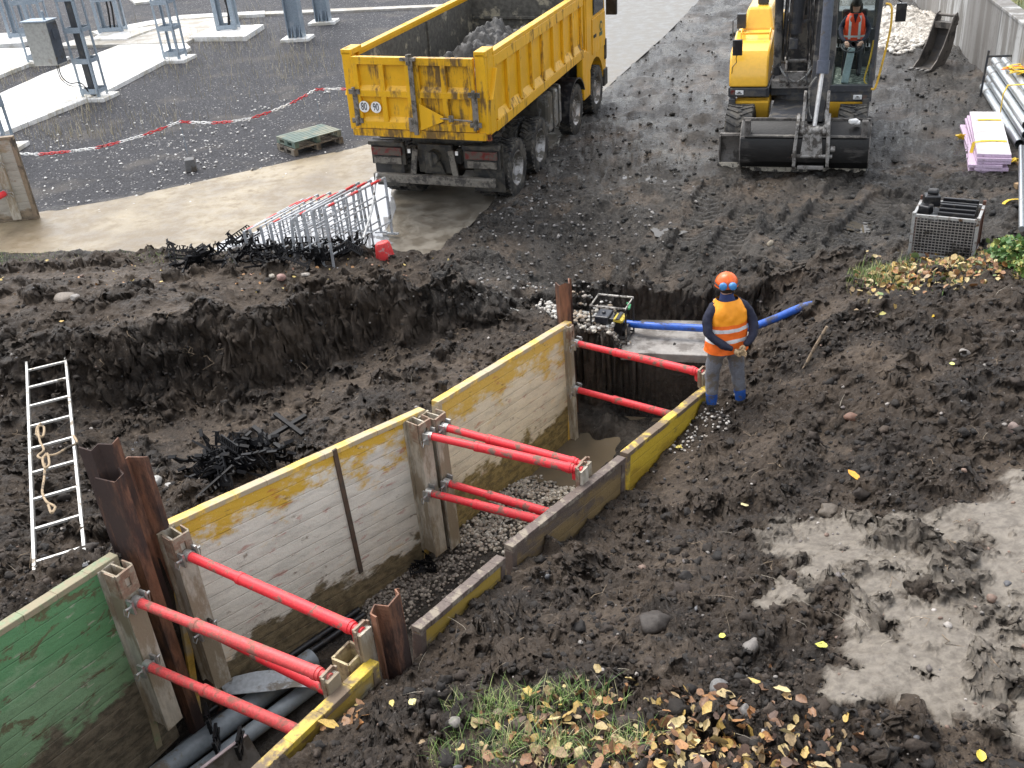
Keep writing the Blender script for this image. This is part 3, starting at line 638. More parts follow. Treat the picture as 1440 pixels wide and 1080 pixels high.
# ================================================================ BLACK PIPE SPACERS
def spacer_mesh(nh=2, L=.46):
    """flat comb-like plastic cradle with half-round seats and short teeth"""
    b = MB(); r = L / (nh * 2) * .82; t = .022
    b.bar((-L / 2, 0, 0), (L / 2, 0, 0), t, .03)
    for k in range(nh):
        cx = -L / 2 + L * (k + .5) / nh; pts = [(cx + r * math.cos(a), 0, .02 + r - r * math.sin(a)) for a in np.linspace(0, PI, 9)]
        b.strip(pts, t, .014, up=(0, 1, 0))
        for a in (-.8, -.4, 0, .4, .8): b.bar((cx + a * r, 0, 0), (cx + a * r, 0, .02 + r - r * math.cos(a * 1.1) * .98), t * .8, .010, up=(0, 1, 0))
    for s in (-L / 2, 0, L / 2):
        b.bar((s, 0, -.05), (s, 0, r + .02), t * 1.3, .014, up=(0, 1, 0)); b.bar((s - .045, 0, r + .02), (s + .045, 0, r + .02), t * 1.6, .012)
    for i in range(9):
        x = -L / 2 + L * i / 8; b.bar((x, 0, -.055), (x, 0, 0), t * .7, .008, up=(0, 1, 0))
    return b
def comb_mesh(L=.42, n=11):
    b = MB(); b.bar((-L / 2, 0, 0), (L / 2, 0, 0), .03, .018)
    for i in range(n): x = -L / 2 + L * i / (n - 1); b.bar((x, 0, 0), (x, 0, .07 + .02 * (i % 2)), .02, .010, up=(0, 1, 0))
    b.bar((-L / 2, 0, .085), (L / 2, 0, .085), .02, .012); return b
def ring_mesh():
    b = MB(); pts = [(.11 * math.cos(a), 0, .11 * math.sin(a)) for a in np.linspace(0, 2 * PI, 17)[:-1]]
    b.tube(pts, .011, 6, closed=True)
    for a in np.linspace(0, 2 * PI, 9)[:-1]: b.bar((.11 * math.cos(a), 0, .11 * math.sin(a)), (.15 * math.cos(a), 0, .15 * math.sin(a)), .02, .012, up=(0, 1, 0))
    b.bar((-.3, 0, -.1), (.3, 0, -.12), .025, .02); return b
M_SPB = mat('spacer_black', (.005, .005, .006), .5, dirt=(.03, .027, .024), amt=.12, scale=8, bump=.1)
[n_ for n_ in M_SPB.node_tree.nodes if n_.type == 'BSDF_PRINCIPLED'][0].inputs['Specular IOR Level'].default_value = .18
SPM = []
for fn in (spacer_mesh, comb_mesh, ring_mesh, lambda: spacer_mesh(3, .62)):
    o = fn().build('pipe_spacer', M_SPB); SPM.append(o.data); bpy.data.objects.remove(o)
def spacer(p, rot, kind, sc, label, group):
    o = bpy.data.objects.new('pipe_spacer', SPM[kind]); COL.objects.link(o); o.location = p; o.rotation_euler = rot; o.scale = (sc,) * 3; return tag(o, label, 'pipe spacer', group)
def heap_of(px_list, n, label, group, sc=(.8, 1.15), z0=.05, lay=.035, jit=16, zg=0):
    for i in range(n):
        a, c_ = px_list[i % len(px_list)]; g = G(a + random.uniform(-jit, jit), c_ + random.uniform(-jit * .45, jit * .45), zg)
        spacer(g + Vector((0, 0, z0 + lay * (i // len(px_list)))), (random.uniform(-.9, .9), random.uniform(-.5, .5), random.uniform(0, PI)), random.choice((0, 0, 1, 1, 2, 3)), random.uniform(*sc), label, group)
heap_of([(262, 378), (285, 372), (310, 370), (335, 368), (360, 372), (385, 370), (410, 370), (435, 368), (460, 368), (485, 362), (505, 352), (350, 350), (395, 358), (430, 355), (470, 352)], 66, 'black plastic pipe spacer in the long heap lying in front of the stacked barriers', 'spacers heaped by the barriers', zg=.2)
heap_of([(305, 670), (330, 655), (350, 672), (315, 690), (345, 645), (375, 660), (365, 640), (300, 655)], 34, 'black plastic pipe spacer in the tangled pile behind the cream trench panel', 'spacers piled behind the panel', zg=.5, jit=11)
heap_of([(597, 800), (606, 796), (600, 808)], 7, 'black plastic spacer dropped on the gravel in the trench bottom', 'spacers on the trench gravel', sc=(.45, .6), zg=-1.3, jit=6, z0=.04)
def cross_spacer(p, rz, label):
    b = MB(); b.bar((-.36, 0, .03), (.42, 0, .03), .05, .035)
    for x in (-.08, .2): b.bar((x, -.26, .05), (x, .26, .05), .045, .035)
    o = b.build('pipe_spacer', M_SPB); o.location = p; o.rotation_euler = (.12, -.1, rz); tag(o, label, 'pipe spacer')
g = G(388, 625, .4); cross_spacer(g + Vector((0, 0, .10)), .72, 'long black double-cross spacer on the right end of the pile behind the panel')
for (a, c_, z, rz, lb) in ((293, 1010, -1.0, 1.2, 'black pipe clip standing between the black conduits and the thicker grey pipe'), (305, 1040, -1.05, 1.0, 'black pipe clip gripping the thicker grey pipe'), (338, 1045, -1.0, .9, 'black pipe clip beside the end of the dark board')):
    b = MB(); 
    for i in range(5): b.bar((0, -.10 + i * .03, -.1), (0, -.12 + i * .05, .09), .03, .018)
    b.bar((0, -.12, 0), (0, .12, .02), .04, .02); b.bar((0, -.06, .09), (0, .1, .1), .03, .018)
    o = b.build('pipe_clip', M_PB); o.location = P(a, c_, z); o.rotation_euler = (0, 0, rz - .9); tag(o, lb, 'pipe clip')

# ================================================================ LADDER AND ROPE
lt0, lt1 = P(38, 512, .62), P(92, 499, .60); lb0, lb1 = P(50, 826, .97), P(122, 803, .95)
root = empty('ladder', (lb0 + lb1) / 2, 0, 'aluminium ladder lying on the bank with a rope knotted to its rungs', 'ladder'); bpy.context.view_layer.update()
M_AL = mat('ladder_aluminium', (.62, .61, .57), .36, .55, dirt=(.28, .24, .19), amt=.22, scale=7, bump=.1)
off = root.location; nrm = (lb1 - lb0).cross(lt0 - lb0).normalized()
if nrm.z < 0: nrm = -nrm
for a, c_ in ((lb0, lt0), (lb1, lt1)):
    d = (c_ - a).normalized(); b = MB(); b.bar(a - off, c_ - off, .028, .075, up=nrm); b.build('rail', M_AL, root, bevel=.004)
for t in np.linspace(.075, .955, 9):
    b = MB(); b.bar(lb0.lerp(lt0, t) - off, lb1.lerp(lt1, t) - off, .03, .03, up=nrm); b.build('rung', M_AL, root, bevel=.006)
for a in (lb0, lb1):
    b = MB(); b.bar(a - off, a - off + (lt0 - lb0).normalized() * .05, .045, .095, up=nrm); b.build('foot', M_PB, root)
def L(u, v, h=.05): return lb0.lerp(lt0, v).lerp(lb1.lerp(lt1, v), u) + nrm * h
M_ROPE = mat('hemp_rope', (.40, .30, .19), .85, amt=.2, bump=.8, bscale=120)
pts = [L(.28, .61, .03), L(.30, .59, .08), L(.22, .57, .09), L(.2, .54, .08), L(.34, .52, .09), L(.38, .56, .1), L(.25, .56, .11), L(.27, .50, .09), L(.34, .46, .08), L(.2, .44, .08), L(.3, .42, .09), L(.42, .43, .1), L(.44, .39, .08), L(.34, .38, .08), L(.33, .42, .1), L(.6, .425, .08), L(.85, .44, .08), L(1.08, .46, .06), L(1.02, .50, .05)]
pts2 = [L(.34, .40, .07), L(.3, .35, .05), L(.24, .30, .04), L(.32, .255, .05), L(.42, .235, .06), L(.5, .22, .06), L(.42, .20, .07), L(.36, .235, .06)]
def smooth_pts(p, n=5):
    r = []
    for i in range(len(p) - 1):
        a = p[max(i - 1, 0)]; b_ = p[i]; c = p[i + 1]; d = p[min(i + 2, len(p) - 1)]
        for k in range(n):
            t = k / n; r.append(.5 * ((2 * b_) + (c - a) * t + (2 * a - 5 * b_ + 4 * c - d) * t * t + (3 * b_ - a - 3 * c + d) * t ** 3))
    return r + [p[-1]]
b = MB(); b.tube(smooth_pts(pts), .012, 8); b.tube(smooth_pts(pts2), .012, 8); o = recenter(b.build('rope', M_ROPE, smooth=True)); tag(o, 'tan rope looped and knotted round the ladder rungs', 'rope')

# ================================================================ PUMP CORNER
M_CONC = mat('wet_concrete_slab', (.30, .28, .255), .5, dirt=(.15, .135, .12), amt=.45, scale=2.2, bump=.5, bscale=25, world=True)
b = MB(); sl = [P(872, 494, -.5), P(1020, 500, -.5), P(1070, 474, -.5), P(1050, 451, -.5), P(902, 448, -.5), P(880, 462, -.5)]
b.prism([v - Vector((0, 0, .14)) for v in sl], (0, 0, .13)); o = b.build('concrete_slab', M_CONC, bevel=.015); tag(o, 'grey concrete slab beside the pit that carries the pump', 'concrete slab')
# pump in a tube frame
pb = P(862, 473, -.5); pr = empty('water_pump', pb, -.42, 'black engine pump in a tube frame standing on pale gravel beside the slab', 'pump')
M_FR = mat('pump_frame_black', (.02, .02, .02), .4, dirt=(.25, .22, .18), amt=.2); M_FT = mat('pump_frame_muddy', (.5, .47, .42), .5, dirt=(.1, .09, .08), amt=.4, scale=14)
w_, d_, h_ = .25, .19, .54
b = MB()
for sx in (-1, 1):
    for sy in (-1, 1): b.tube([(sx * w_, sy * d_, 0), (sx * w_, sy * d_, h_ - .02)], .013, 8)
b.tube([(-w_, -d_, .02), (w_, -d_, .02), (w_, d_, .02), (-w_, d_, .02)], .013, 8, closed=True); b.build('frame', M_FR, pr, smooth=True)
b = MB(); b.tube([(-w_, -d_, h_), (w_, -d_, h_), (w_, d_, h_), (-w_, d_, h_)], .015, 8, closed=True); b.build('top_rail', M_FT, pr, smooth=True)
b = MB(); b.box((.03, .02, .19), (.26, .22, .26)); b.cyl((.14, 0, .14), (.24, 0, .14), .085); b.cyl((.04, 0, .1), (.04, -.17, .1), .06, n=18); b.box((0, 0, .05), (.4, .3, .03)); b.build('engine', M_PB, pr, bevel=.01)
b = MB(); b.box((-.12, .0, .30), (.2, .26, .11)); b.cyl((-.12, 0, .35), (-.12, 0, .385), .03); b.build('fuel_tank', mat('tank_black', (.025, .027, .035), .3, amt=.15), pr, bevel=.03)
b = MB(); b.box((.12, -.03, .315), (.14, .22, .05), Matrix.Rotation(.15, 3, 'Y')); b.build('air_filter', mat('label_yellow', (.55, .42, .04), .5, amt=.25, scale=20), pr, bevel=.012)
b = MB(); b.box((.115, -.03, .350), (.05, .23, .012), Matrix.Rotation(.15, 3, 'Y')); b.build('filter_cover', M_PB, pr, bevel=.004)
b = MB(); b.cyl((-.03, -.10, .2), (-.03, -.19, .2), .045, .04, 16); b.cyl((.05, -.12, .26), (.05, -.17, .26), .03, .03, 12); b.build('port', mat('cast_aluminium', (.6, .6, .58), .4, .6, amt=.2), pr, smooth=True)
b = MB(); b.tube([(.0, .05, .26), (.02, .08, .34), (.02, .04, .42)], .022, 8); b.build('exhaust', M_FT, pr, smooth=True)
b = MB(); b.tube([(.17, .18, .45), (.23, .1, .46), (.24, .0, .45)], .018, 6); b.build('green_strap', mat('strap_green', (.06, .28, .12), .7, amt=.2), pr)
M_BLUE = mat('blue_hose', (.025, .11, .48), .36, dirt=(.07, .07, .08), amt=.28, scale=4, bump=.15, stretch=(1, 1, 1))
hp = smooth_pts([pb + Vector((.22, .12, .12)), P(915, 458, -.34), P(955, 460, -.34), P(1000, 462, -.32), P(1050, 461, -.22), P(1085, 450, -.05), P(1115, 437, .12), P(1132, 431, .20), P(1150, 428, .20), P(1180, 428, .12)])
b = MB(); b.tube(hp, .052, 14); o = recenter(b.build('hose', M_BLUE, smooth=True)); tag(o, 'thick blue hose running from the pump behind the worker into the soil mound', 'hose')
M_PH = mat('pale_hose_ribbed', (.42, .43, .42), .5, amt=.25, scale=6)
hp = smooth_pts([pb + Vector((-.2, .1, .16)), P(845, 446, -.3), P(828, 441, -.3), P(812, 440, -.3), P(798, 441, -.33)], 14)
b = MB(); b.tube(hp, [(.036 if i % 2 else .030) for i in range(len(hp))], 10); o = recenter(b.build('hose', M_PH, smooth=False)); tag(o, 'pale ribbed suction hose arching from the pump towards the slender pile', 'hose')
# ring of the manhole
c = P(733, 428, -.30); b = MB(); b.lathe([(.42, 0), (.46, .0), (.47, .10), (.38, .12), (.37, .06), (.40, .03), (.1, .02), (0.001, .02)], (0, 0, 0), (0, 0, 1), 40)
o = b.build('manhole_ring', mat('pale_concrete_ring', (.42, .42, .39), .6, amt=.35, scale=5), smooth=True); o.location = c; o.rotation_euler = (.10, .22, 0); tag(o, 'pale round concrete manhole ring half buried at the end of the bank', 'manhole')
# shovel handle stuck in the mound
a0, a1 = G(1124, 522, 0), P(1163, 459, .62); b = MB(); b.tube([a0 - Vector((0, 0, .1)), a0.lerp(a1, .5) + Vector((.01, 0, .0)), a1], [.019, .018, .016], 10); o = recenter(b.build('wooden_handle', mat('grey_wood', (.28, .21, .14), .7, amt=.3, scale=10), smooth=True)); tag(o, 'worn wooden tool handle sticking out of the dark mound', 'tool handle')
a0 = G(1042, 515, -.3); b = MB(); b.bar(a0 - Vector((0, 0, .1)), a0 + Vector((.03, .02, .30)), .06, .05); o = recenter(b.build('stake', mat('grey_wood'))); tag(o, 'short wooden stake standing in the soil right of the worker', 'stake')
# ================================================================ DUMP LORRY
def streaky(name, base, dirtc, amt, strz=.16, scale=5, base2=None, zfade=None, rough=.35):
    """painted steel with vertical runs of dirt"""
    m, nt, b = newmat(name); co = nd(nt, 'ShaderNodeTexCoord').outputs['Object']
    st = nd(nt, 'ShaderNodeMapping', {'Vector': co, 'Scale': (1, 1, strz)}).outputs[0]
    n1 = noise(nt, st, scale, 9, .7); n2 = noise(nt, co, 2.2, 6, .65); n3 = noise(nt, co, 26, 5, .7)
    c = mixc(nt, mrange(nt, n2, .35, .65), tuple(v * .86 for v in base), base)
    f = mth(nt, 'ADD', mth(nt, 'MULTIPLY', n1, .6), mth(nt, 'MULTIPLY', n2, .4))
    c = mixc(nt, mrange(nt, f, .62 - amt * .28, .70 - amt * .22, 0, .92), c, dirtc)
    c = mixc(nt, mrange(nt, n3, .66, .72, 0, .6), c, dirtc)
    nt.links.new(c, b.inputs['Base Color']); nt.links.new(mrange(nt, f, .5, .6, rough, .75), b.inputs['Roughness'])
    nt.links.new(nd(nt, 'ShaderNodeBump', {'Height': n3, 'Strength': .25, 'Distance': .01}).outputs[0], b.inputs['Normal']); MATS[name] = m; return m
M_TY = streaky('lorry_yellow', (.80, .43, .012), (.22, .12, .03), .12)
M_TYD = streaky('lorry_yellow_streaked', (.78, .42, .012), (.10, .06, .025), .62, scale=9)
M_TYM = streaky('lorry_yellow_some_streaks', (.84, .46, .014), (.14, .08, .03), .42, scale=7)
M_LIN = mat('mud_caked_bed', (.085, .08, .068), .85, dirt=(.30, .27, .20), amt=.22, scale=2.5, bump=.8, bscale=18, var=.3)
M_DK = mat('lorry_chassis_dark', (.02, .02, .02), .55, dirt=(.075, .068, .055), amt=.45, scale=5, bump=.5)
M_MUDST = mat('mud_grey_steel', (.17, .155, .13), .7, dirt=(.05, .045, .04), amt=.4, scale=6, bump=.7)
M_TYRE = mat('tyre_rubber', (.018, .018, .018), .7, dirt=(.085, .078, .066), amt=.40, scale=5, bump=.4)
M_RIM = mat('dusty_steel_rim', (.42, .41, .40), .45, .5, dirt=(.15, .14, .12), amt=.4, scale=6, bump=.2)
M_HINGE = mat('grey_hinge_steel', (.23, .21, .185), .55, .4, dirt=(.10, .09, .07), amt=.4, scale=8)
M_REDL = mat('red_lamp_lens', (.13, .018, .015), .35, dirt=(.10, .08, .065), amt=.5, scale=9, bump=.1)
M_ORNG = mat('orange_red_marker', (.60, .12, .02), .4, dirt=(.13, .07, .04), amt=.45, scale=10, bump=.1)
M_WHITE = mat('white_disc', (.82, .82, .80), .4, amt=.05, bump=0); M_BLACKP = mat('black_print', (.01, .01, .015), .5, amt=0, bump=0)
M_GLASS = mat('cab_window_dark', (.02, .025, .03), .06, amt=0, bump=0)
M_TANK = mat('aluminium_tank', (.32, .32, .31), .42, .6, dirt=(.13, .12, .10), amt=.45, scale=3)
T0 = frame((-.7, 18.158, 0), .374, -.025, -.004); Tinv = T0.inverted()
truck = empty('dump_truck', mat=T0, label='yellow four-axle dump truck seen from behind, clay load in its bed', cat='dump truck')
def Tq(x, y, m_=None, l=None):
    """point of the lorry (own axes) seen at x, y on its plane y=m_ or x=l"""
    if m_ is not None: w = onplane(x, y, T0 @ Vector((0, m_, 0)), T0.to_3x3() @ Vector((0, 1, 0)))
    else: w = onplane(x, y, T0 @ Vector((l, 0, 0)), T0.to_3x3() @ Vector((1, 0, 0)))
    return Tinv @ w
def tyre_mb(R, w, lugs=34, x0=0.0):
    b = MB(); h = w / 2
    prof = [(R * .56, -h * .75), (R * .62, -h * .92), (R * .80, -h), (R * .93, -h * .93), (R * .965, -h * .78), (R * .965, h * .78), (R * .93, h * .93), (R * .80, h), (R * .62, h * .92), (R * .56, h * .75), (R * .56, -h * .75)]
    b.lathe(prof, (x0, 0, 0), (1, 0, 0), 44)
    for i in range(lugs):
        for sg in (-1, 1):
            a = 2 * PI * (i + (.25 if sg > 0 else -.25)) / lugs; c = Vector((x0 + sg * h * .48, math.cos(a) * R * .965, math.sin(a) * R * .965))
            Rm = Matrix.Rotation(a, 3, 'X') @ Matrix.Rotation(sg * .35, 3, 'Y').to_3x3()
            Rr = Matrix.Rotation(a - PI / 2, 3, 'X') @ Matrix.Rotation(sg * .5, 3, 'Z')
            b.box(c, (h * .92, R * .085, R * .07), Rr)
    for i in range(lugs):
        a = 2 * PI * i / lugs; b.box((x0, math.cos(a) * R * .965, math.sin(a) * R * .965), (h * .3, R * .09, R * .06), Matrix.Rotation(a - PI / 2, 3, 'X') @ Matrix.Rotation(.4, 3, 'Z'))
    return b
def wheel(root, c, side, R=.52, w=.30, dual=False, rimm=None, deep=.0, lugs=34):
    """side = +1: outer face towards +x"""
    h = MB(); h.cyl((-side * .10, 0, 0), (side * (w * .5 - .06 if not deep else -.02), 0, 0), R * .17, n=16)
    for k in range(10):
        a = 2 * PI * k / 10; h.cyl((side * (w * .5 - .12 if not deep else -.04), math.cos(a) * R * .30, math.sin(a) * R * .30), (side * (w * .5 - .06 if not deep else .0), math.cos(a) * R * .30, math.sin(a) * R * .30), .017, n=6)
    hub = h.build('wheel', rimm or M_RIM, root, smooth=True); hub.location = c
    t = tyre_mb(R, w, lugs)
    if dual: t2 = tyre_mb(R, w, lugs, -side * (w + .04)); t.add(t2.v, t2.f)
    t.build('tyre', M_TYRE, hub, smooth=True, angle=30)
    r = MB(); s = side; e = w * .5
    if deep: prof = [(R * .60, e * .9), (R * .56, e * .86), (R * .52, e * .5), (R * .50, -.05), (R * .44, -.08), (R * .20, -.05), (.001, -.05)]
    else: prof = [(R * .60, e * .9), (R * .56, e * .8), (R * .53, e * .3), (R * .47, e * .15), (R * .36, e * .55), (R * .2, e * .6), (.001, e * .6)]
    r.lathe([(a, s * b_) for a, b_ in prof], (0, 0, 0), (1, 0, 0), 32)
    r.lathe([(R * .57, -s * e * .85), (R * .5, 0), (R * .3, 0)], (0, 0, 0), (1, 0, 0), 32); r.build('rim', rimm or M_RIM, hub, smooth=True, angle=50)
    return hub
AX = [0, 1.35, 3.855, 5.546]
for i, y in enumerate(AX):
    for s in (-1, 1): wheel(truck, (s * (1.25 - .16), y, .52), s, dual=i < 2, deep=i < 2)
    b = MB(); b.cyl((-1.0, y, .52), (1.0, y, .52), .09); b.cyl((-.16, y, .54), (.16, y, .54), .22 if i < 2 else .12, n=18); b.build('axle', M_DK, truck, smooth=True)
b = MB()
for s in (-1, 1): b.b2((s * .38, -.75, .78), (s * .46, 6.3, 1.04))
for y in (-.7, .3, 1.8, 3.0, 4.6, 6.2): b.b2((-.44, y - .06, .80), (.44, y + .06, 1.0))
b.b2((-.5, -.60, 1.05), (.5, 4.3, 1.30)); b.b2((-.95, -.95, 1.24), (-.35, -.80, 1.36)); b.b2((.35, -.95, 1.24), (.95, -.80, 1.36)); b.b2((-1.05, -.2, 1.20), (1.05, -.05, 1.46))
b.build('chassis', M_DK, truck, bevel=.01)
# dump bed -------------------------------------------------
Y0, Y1, ZB, ZT = -1.36, 4.38, 1.50, 2.70
b = MB(); b.b2((-1.15, Y0 + .05, ZB), (1.15, Y1, ZB + .10))
b.b2((1.15, -.95, ZB), (1.20, Y1, ZT)); b.b2((-1.20, -.95, ZB), (-1.15, Y1, ZT)); b.b2((-1.15, Y1 - .06, ZB), (1.15, Y1, ZT + .25))
b.b2((1.13, -.98, ZT - .02), (1.26, Y1 + .02, ZT + .05)); b.b2((-1.26, -.98, ZT - .02), (-1.13, Y1 + .02, ZT + .05))
bed = b.build('cargo_bed', M_TY, truck, bevel=.008)
for s in (-1, 1):
    b = MB(); yy = [-.95 + k * (Y1 - .06 + .95) / 8 for k in range(9)]
    for k, y in enumerate(yy): b.b2((s * 1.197, y - .05, ZB + .16), (s * 1.255, y + .05, ZT - .02))
    b.b2((s * 1.197, -.98, ZT - .20), (s * 1.262, Y1 + .01, ZT - .02)); b.b2((s * 1.197, -.98, ZB - .04), (s * 1.262, Y1 + .01, ZB + .13))
    for k in range(8):   # sloped pockets at the foot of each bay
        ya, yb = yy[k] + .05, yy[k + 1] - .05
        b.prism([(s * 1.198, ya, ZB + .13), (s * 1.258, ya, ZB + .13), (s * 1.198, ya, ZB + .27)], (0, yb - ya, 0))
    b.build('side_rib', M_TYM if s > 0 else M_TY, bed, bevel=.008)
    b = MB()   # rear corner post
    b.b2((s * 1.08, Y0 - .01, ZB + .01), (s * 1.25, Y0 + .09, ZT + .08)); b.b2((s * 1.195, Y0 + .09, ZB - .02), (s * 1.258, -1.0, ZT + .10)); b.b2((s * 1.07, Y0 - .01, ZT + .03), (s * 1.262, -.97, ZT + .12))
    b.bar((s * 1.275, -1.28, ZB + .55), (s * 1.275, -1.02, ZB + 1.0), .02, .10, up=(1, 0, 0))
    b.build('corner_post', M_TYM, bed, bevel=.012)
b = MB()   # caked lining
b.b2((-1.148, Y0 + .08, ZB + .102), (1.148, Y1 - .062, ZB + .13)); b.b2((-1.149, -.95, ZB + .13), (-1.135, Y1 - .062, ZT - .06)); b.b2((1.135, -.95, ZB + .13), (1.149, Y1 - .062, ZT - .06)); b.b2((-1.135, Y1 - .078, ZB + .13), (1.135, Y1 - .062, ZT + .14))
for y in (1.9,): b.b2((-1.14, y - .03, ZB + .13), (-1.10, y + .03, ZT - .06))
b.b2((-1.1, Y1 - .13, ZB + .75), (1.1, Y1 - .08, ZB + .80)); b.build('bed_lining', M_LIN, bed)
# two-leaf tailgate
for s, mm in ((-1, M_TYM), (1, M_TYD)):
    xa, xb = (-1.06, -.03) if s < 0 else (.03, 1.06); b = MB(); y = Y0
    b.b2((xa, y, ZB + .05), (xb, y + .035, ZT + .02))
    for x in (xa, (xa + xb) / 2 - .045, xb - .09): b.b2((x, y - .065, ZB + .17), (x + .09, y, ZT - .10))
    for z, hgt in ((ZB + .05, .12), ((ZB + ZT) / 2 - .02, .10), (ZT - .10, .12)): b.b2((xa, y - .067, z), (xb, y, z + hgt))
    for z in (ZB + .17, (ZB + ZT) / 2 + .08):   # sloped lower edges of the panels
        for x0, x1 in ((xa + .09, (xa + xb) / 2 - .045), ((xa + xb) / 2 + .045, xb - .09)): b.prism([(x0, y - .060, z), (x0, y + .001, z), (x0, y + .001, z + .08)], (x1 - x0, 0, 0))
    d = b.build('tailgate_door', mm, truck, bevel=.006)
    h = MB(); xe = xa if s < 0 else xb
    for z in (ZB + .14, ZB + .62): h.b2((xe - .10, y - .10, z), (xe + .10, y - .068, z + .08)); h.cyl((xe, y - .11, z - .04), (xe, y - .11, z + .12), .028)
    h.b2((xe - .045, y - .085, ZB + .1), (xe + .045, y - .068, ZB + .66)); h.build('hinge', M_HINGE, d, bevel=.004)
b = MB(); b.b2((-.035, Y0 - .11, ZB - .02), (.035, Y0 - .06, ZT + .08)); b.b2((-.12, Y0 - .10, ZB + .03), (.03, Y0 - .069, ZB + .26)); b.b2((-.16, Y0 - .13, ZT - .02), (.10, Y0 - .07, ZT + .03)); b.cyl((-.02, Y0 - .13, ZT - .08), (-.02, Y0 - .13, ZT + .08), .03)
b.cyl((.045, Y0 - .12, ZB + .1), (.045, Y0 - .12, ZT), .014); b.build('locking_bar', M_HINGE, truck, bevel=.004)
b = MB(); b.prism([(.09, Y0 - .10, ZB + .06), (.09, Y0 - .10, ZB + .50), (.50, Y0 - .10, ZB + .30), (.50, Y0 - .10, ZB + .22)], (0, .02, 0)); b.build('latch_plate', M_TYM, truck, bevel=.004)
b = MB(); b.cyl((.45, Y0 - .09, ZB + .27), (1.0, Y0 - .09, ZB + .24), .014); b.b2((.60, Y0 - .11, ZB + .22), (.68, Y0 - .07, ZB + .32)); b.build('latch_rod', M_HINGE, truck)
b = MB(); b.b2((-1.2, Y0 - .045, ZB - .09), (1.2, Y0 + .04, ZB + .035)); b.build('sill_beam', M_TYD, truck, bevel=.008)
for (qx, qy, t) in ((512, 150, '80'), (528.6, 151, '90')):
    p = Tq(qx, qy, m_=Y0 - .075); p.y = Y0 - .068; b = MB(); b.cyl((0, 0, 0), (0, -.006, 0), .094, n=28); d = b.build('speed_disc', M_WHITE, truck); d.location = p
    text_mesh(t, .175, 'speed_figures', M_BLACKP, d, Matrix.Translation((0, -.009, 0)) @ Matrix.Rotation(PI / 2, 4, 'X'), xs=.62, thick=.0015)
# rear underside: lamps, guards, coupling
for s in (-1, 1):
    b = MB(); b.b2((s * .62, -.98, 1.28), (s * 1.13, -.93, 1.43)); b.build('reflector', M_ORNG, truck, bevel=.006)
    b = MB(); b.b2((s * .55, -.84, .74), (s * 1.20, -.78, 1.12)); b.b2((s * .55, -.90, 1.09), (s * 1.22, -.78, 1.16)); lb = b.build('lamp_bracket', M_DK, truck, bevel=.01)
    b = MB(); b.b2((s * .60, -.90, .92), (s * 1.17, -.84, 1.06)); b.build('tail_lamp', M_REDL, lb, bevel=.01)
    b = MB(); b.b2((s * .62, -.875, .76), (s * 1.15, -.845, .88)); b.build('lamp_shield', M_MUDST, lb, bevel=.006)
    b = MB(); b.bar((s * .33, -.88, 1.05), (s * .40, -.90, .60), .10, .03, up=(0, 1, 0)); b.build('bar_bracket', M_MUDST, truck)
    b = MB(); b.b2((s * .42, -.90, .98), (s * .47, -.88, 1.05)); b.build('clearance_lamp', M_WHITE, truck)
    b = MB(); b.b2((s * .66, -.70, .30), (s * 1.22, -.68, 1.15)); b.build('mud_flap', M_DK, truck)
b = MB(); b.b2((-1.14, -1.0, .46), (1.14, -.90, .62)); b.build('underrun_bar', M_MUDST, truck, bevel=.02)
b = MB(); b.b2((-.32, -.80, .62), (.32, -.72, 1.12)); b.cyl((0, -.80, .93), (0, -.98, .93), .12, n=18); b.prism([(-.2, -.86, .62), (.2, -.86, .62), (.12, -.92, .86), (-.12, -.92, .86)], (0, .05, 0)); b.cyl((0, -.98, .80), (0, -.98, 1.04), .035); b.build('coupling', M_DK, truck, bevel=.008)
# tank, guards
b = MB(); b.b2((.66, 2.02, .52), (1.20, 2.92, 1.30)); tk = b.build('fuel_tank', M_TANK, truck, bevel=.07)
b = MB(); b.b2((.64, 2.28, .5), (1.212, 2.34, 1.315)); b.b2((.64, 2.64, .5), (1.212, 2.70, 1.315)); b.build('tank_strap', M_DK, tk)
b = MB(); b.b2((.55, 1.96, .55), (1.0, 2.03, 1.5)); b.build('guard_plate', M_DK, truck, bevel=.02); b = MB(); b.b2((-1.18, 1.98, .6), (-.6, 2.95, 1.3)); b.build('equipment_box', M_DK, truck, bevel=.02)
def arch(y, r, w0, w1, a0, a1, name, m, th=.03):
    b = MB(); N = 14
    for k in range(N):
        t0, t1 = a0 + (a1 - a0) * k / N, a0 + (a1 - a0) * (k + 1) / N; p = [(w0, y + math.cos(t) * rr, .52 + math.sin(t) * rr) for t, rr in ((t0, r), (t1, r), (t1, r + th), (t0, r + th))]
        b.prism(p, (w1 - w0, 0, 0))
    return b.build(name, m, truck)
for s in (-1, 1): arch(3.855, .62, s * .88, s * 1.26, .45, PI + .15, 'mudguard', M_PB)
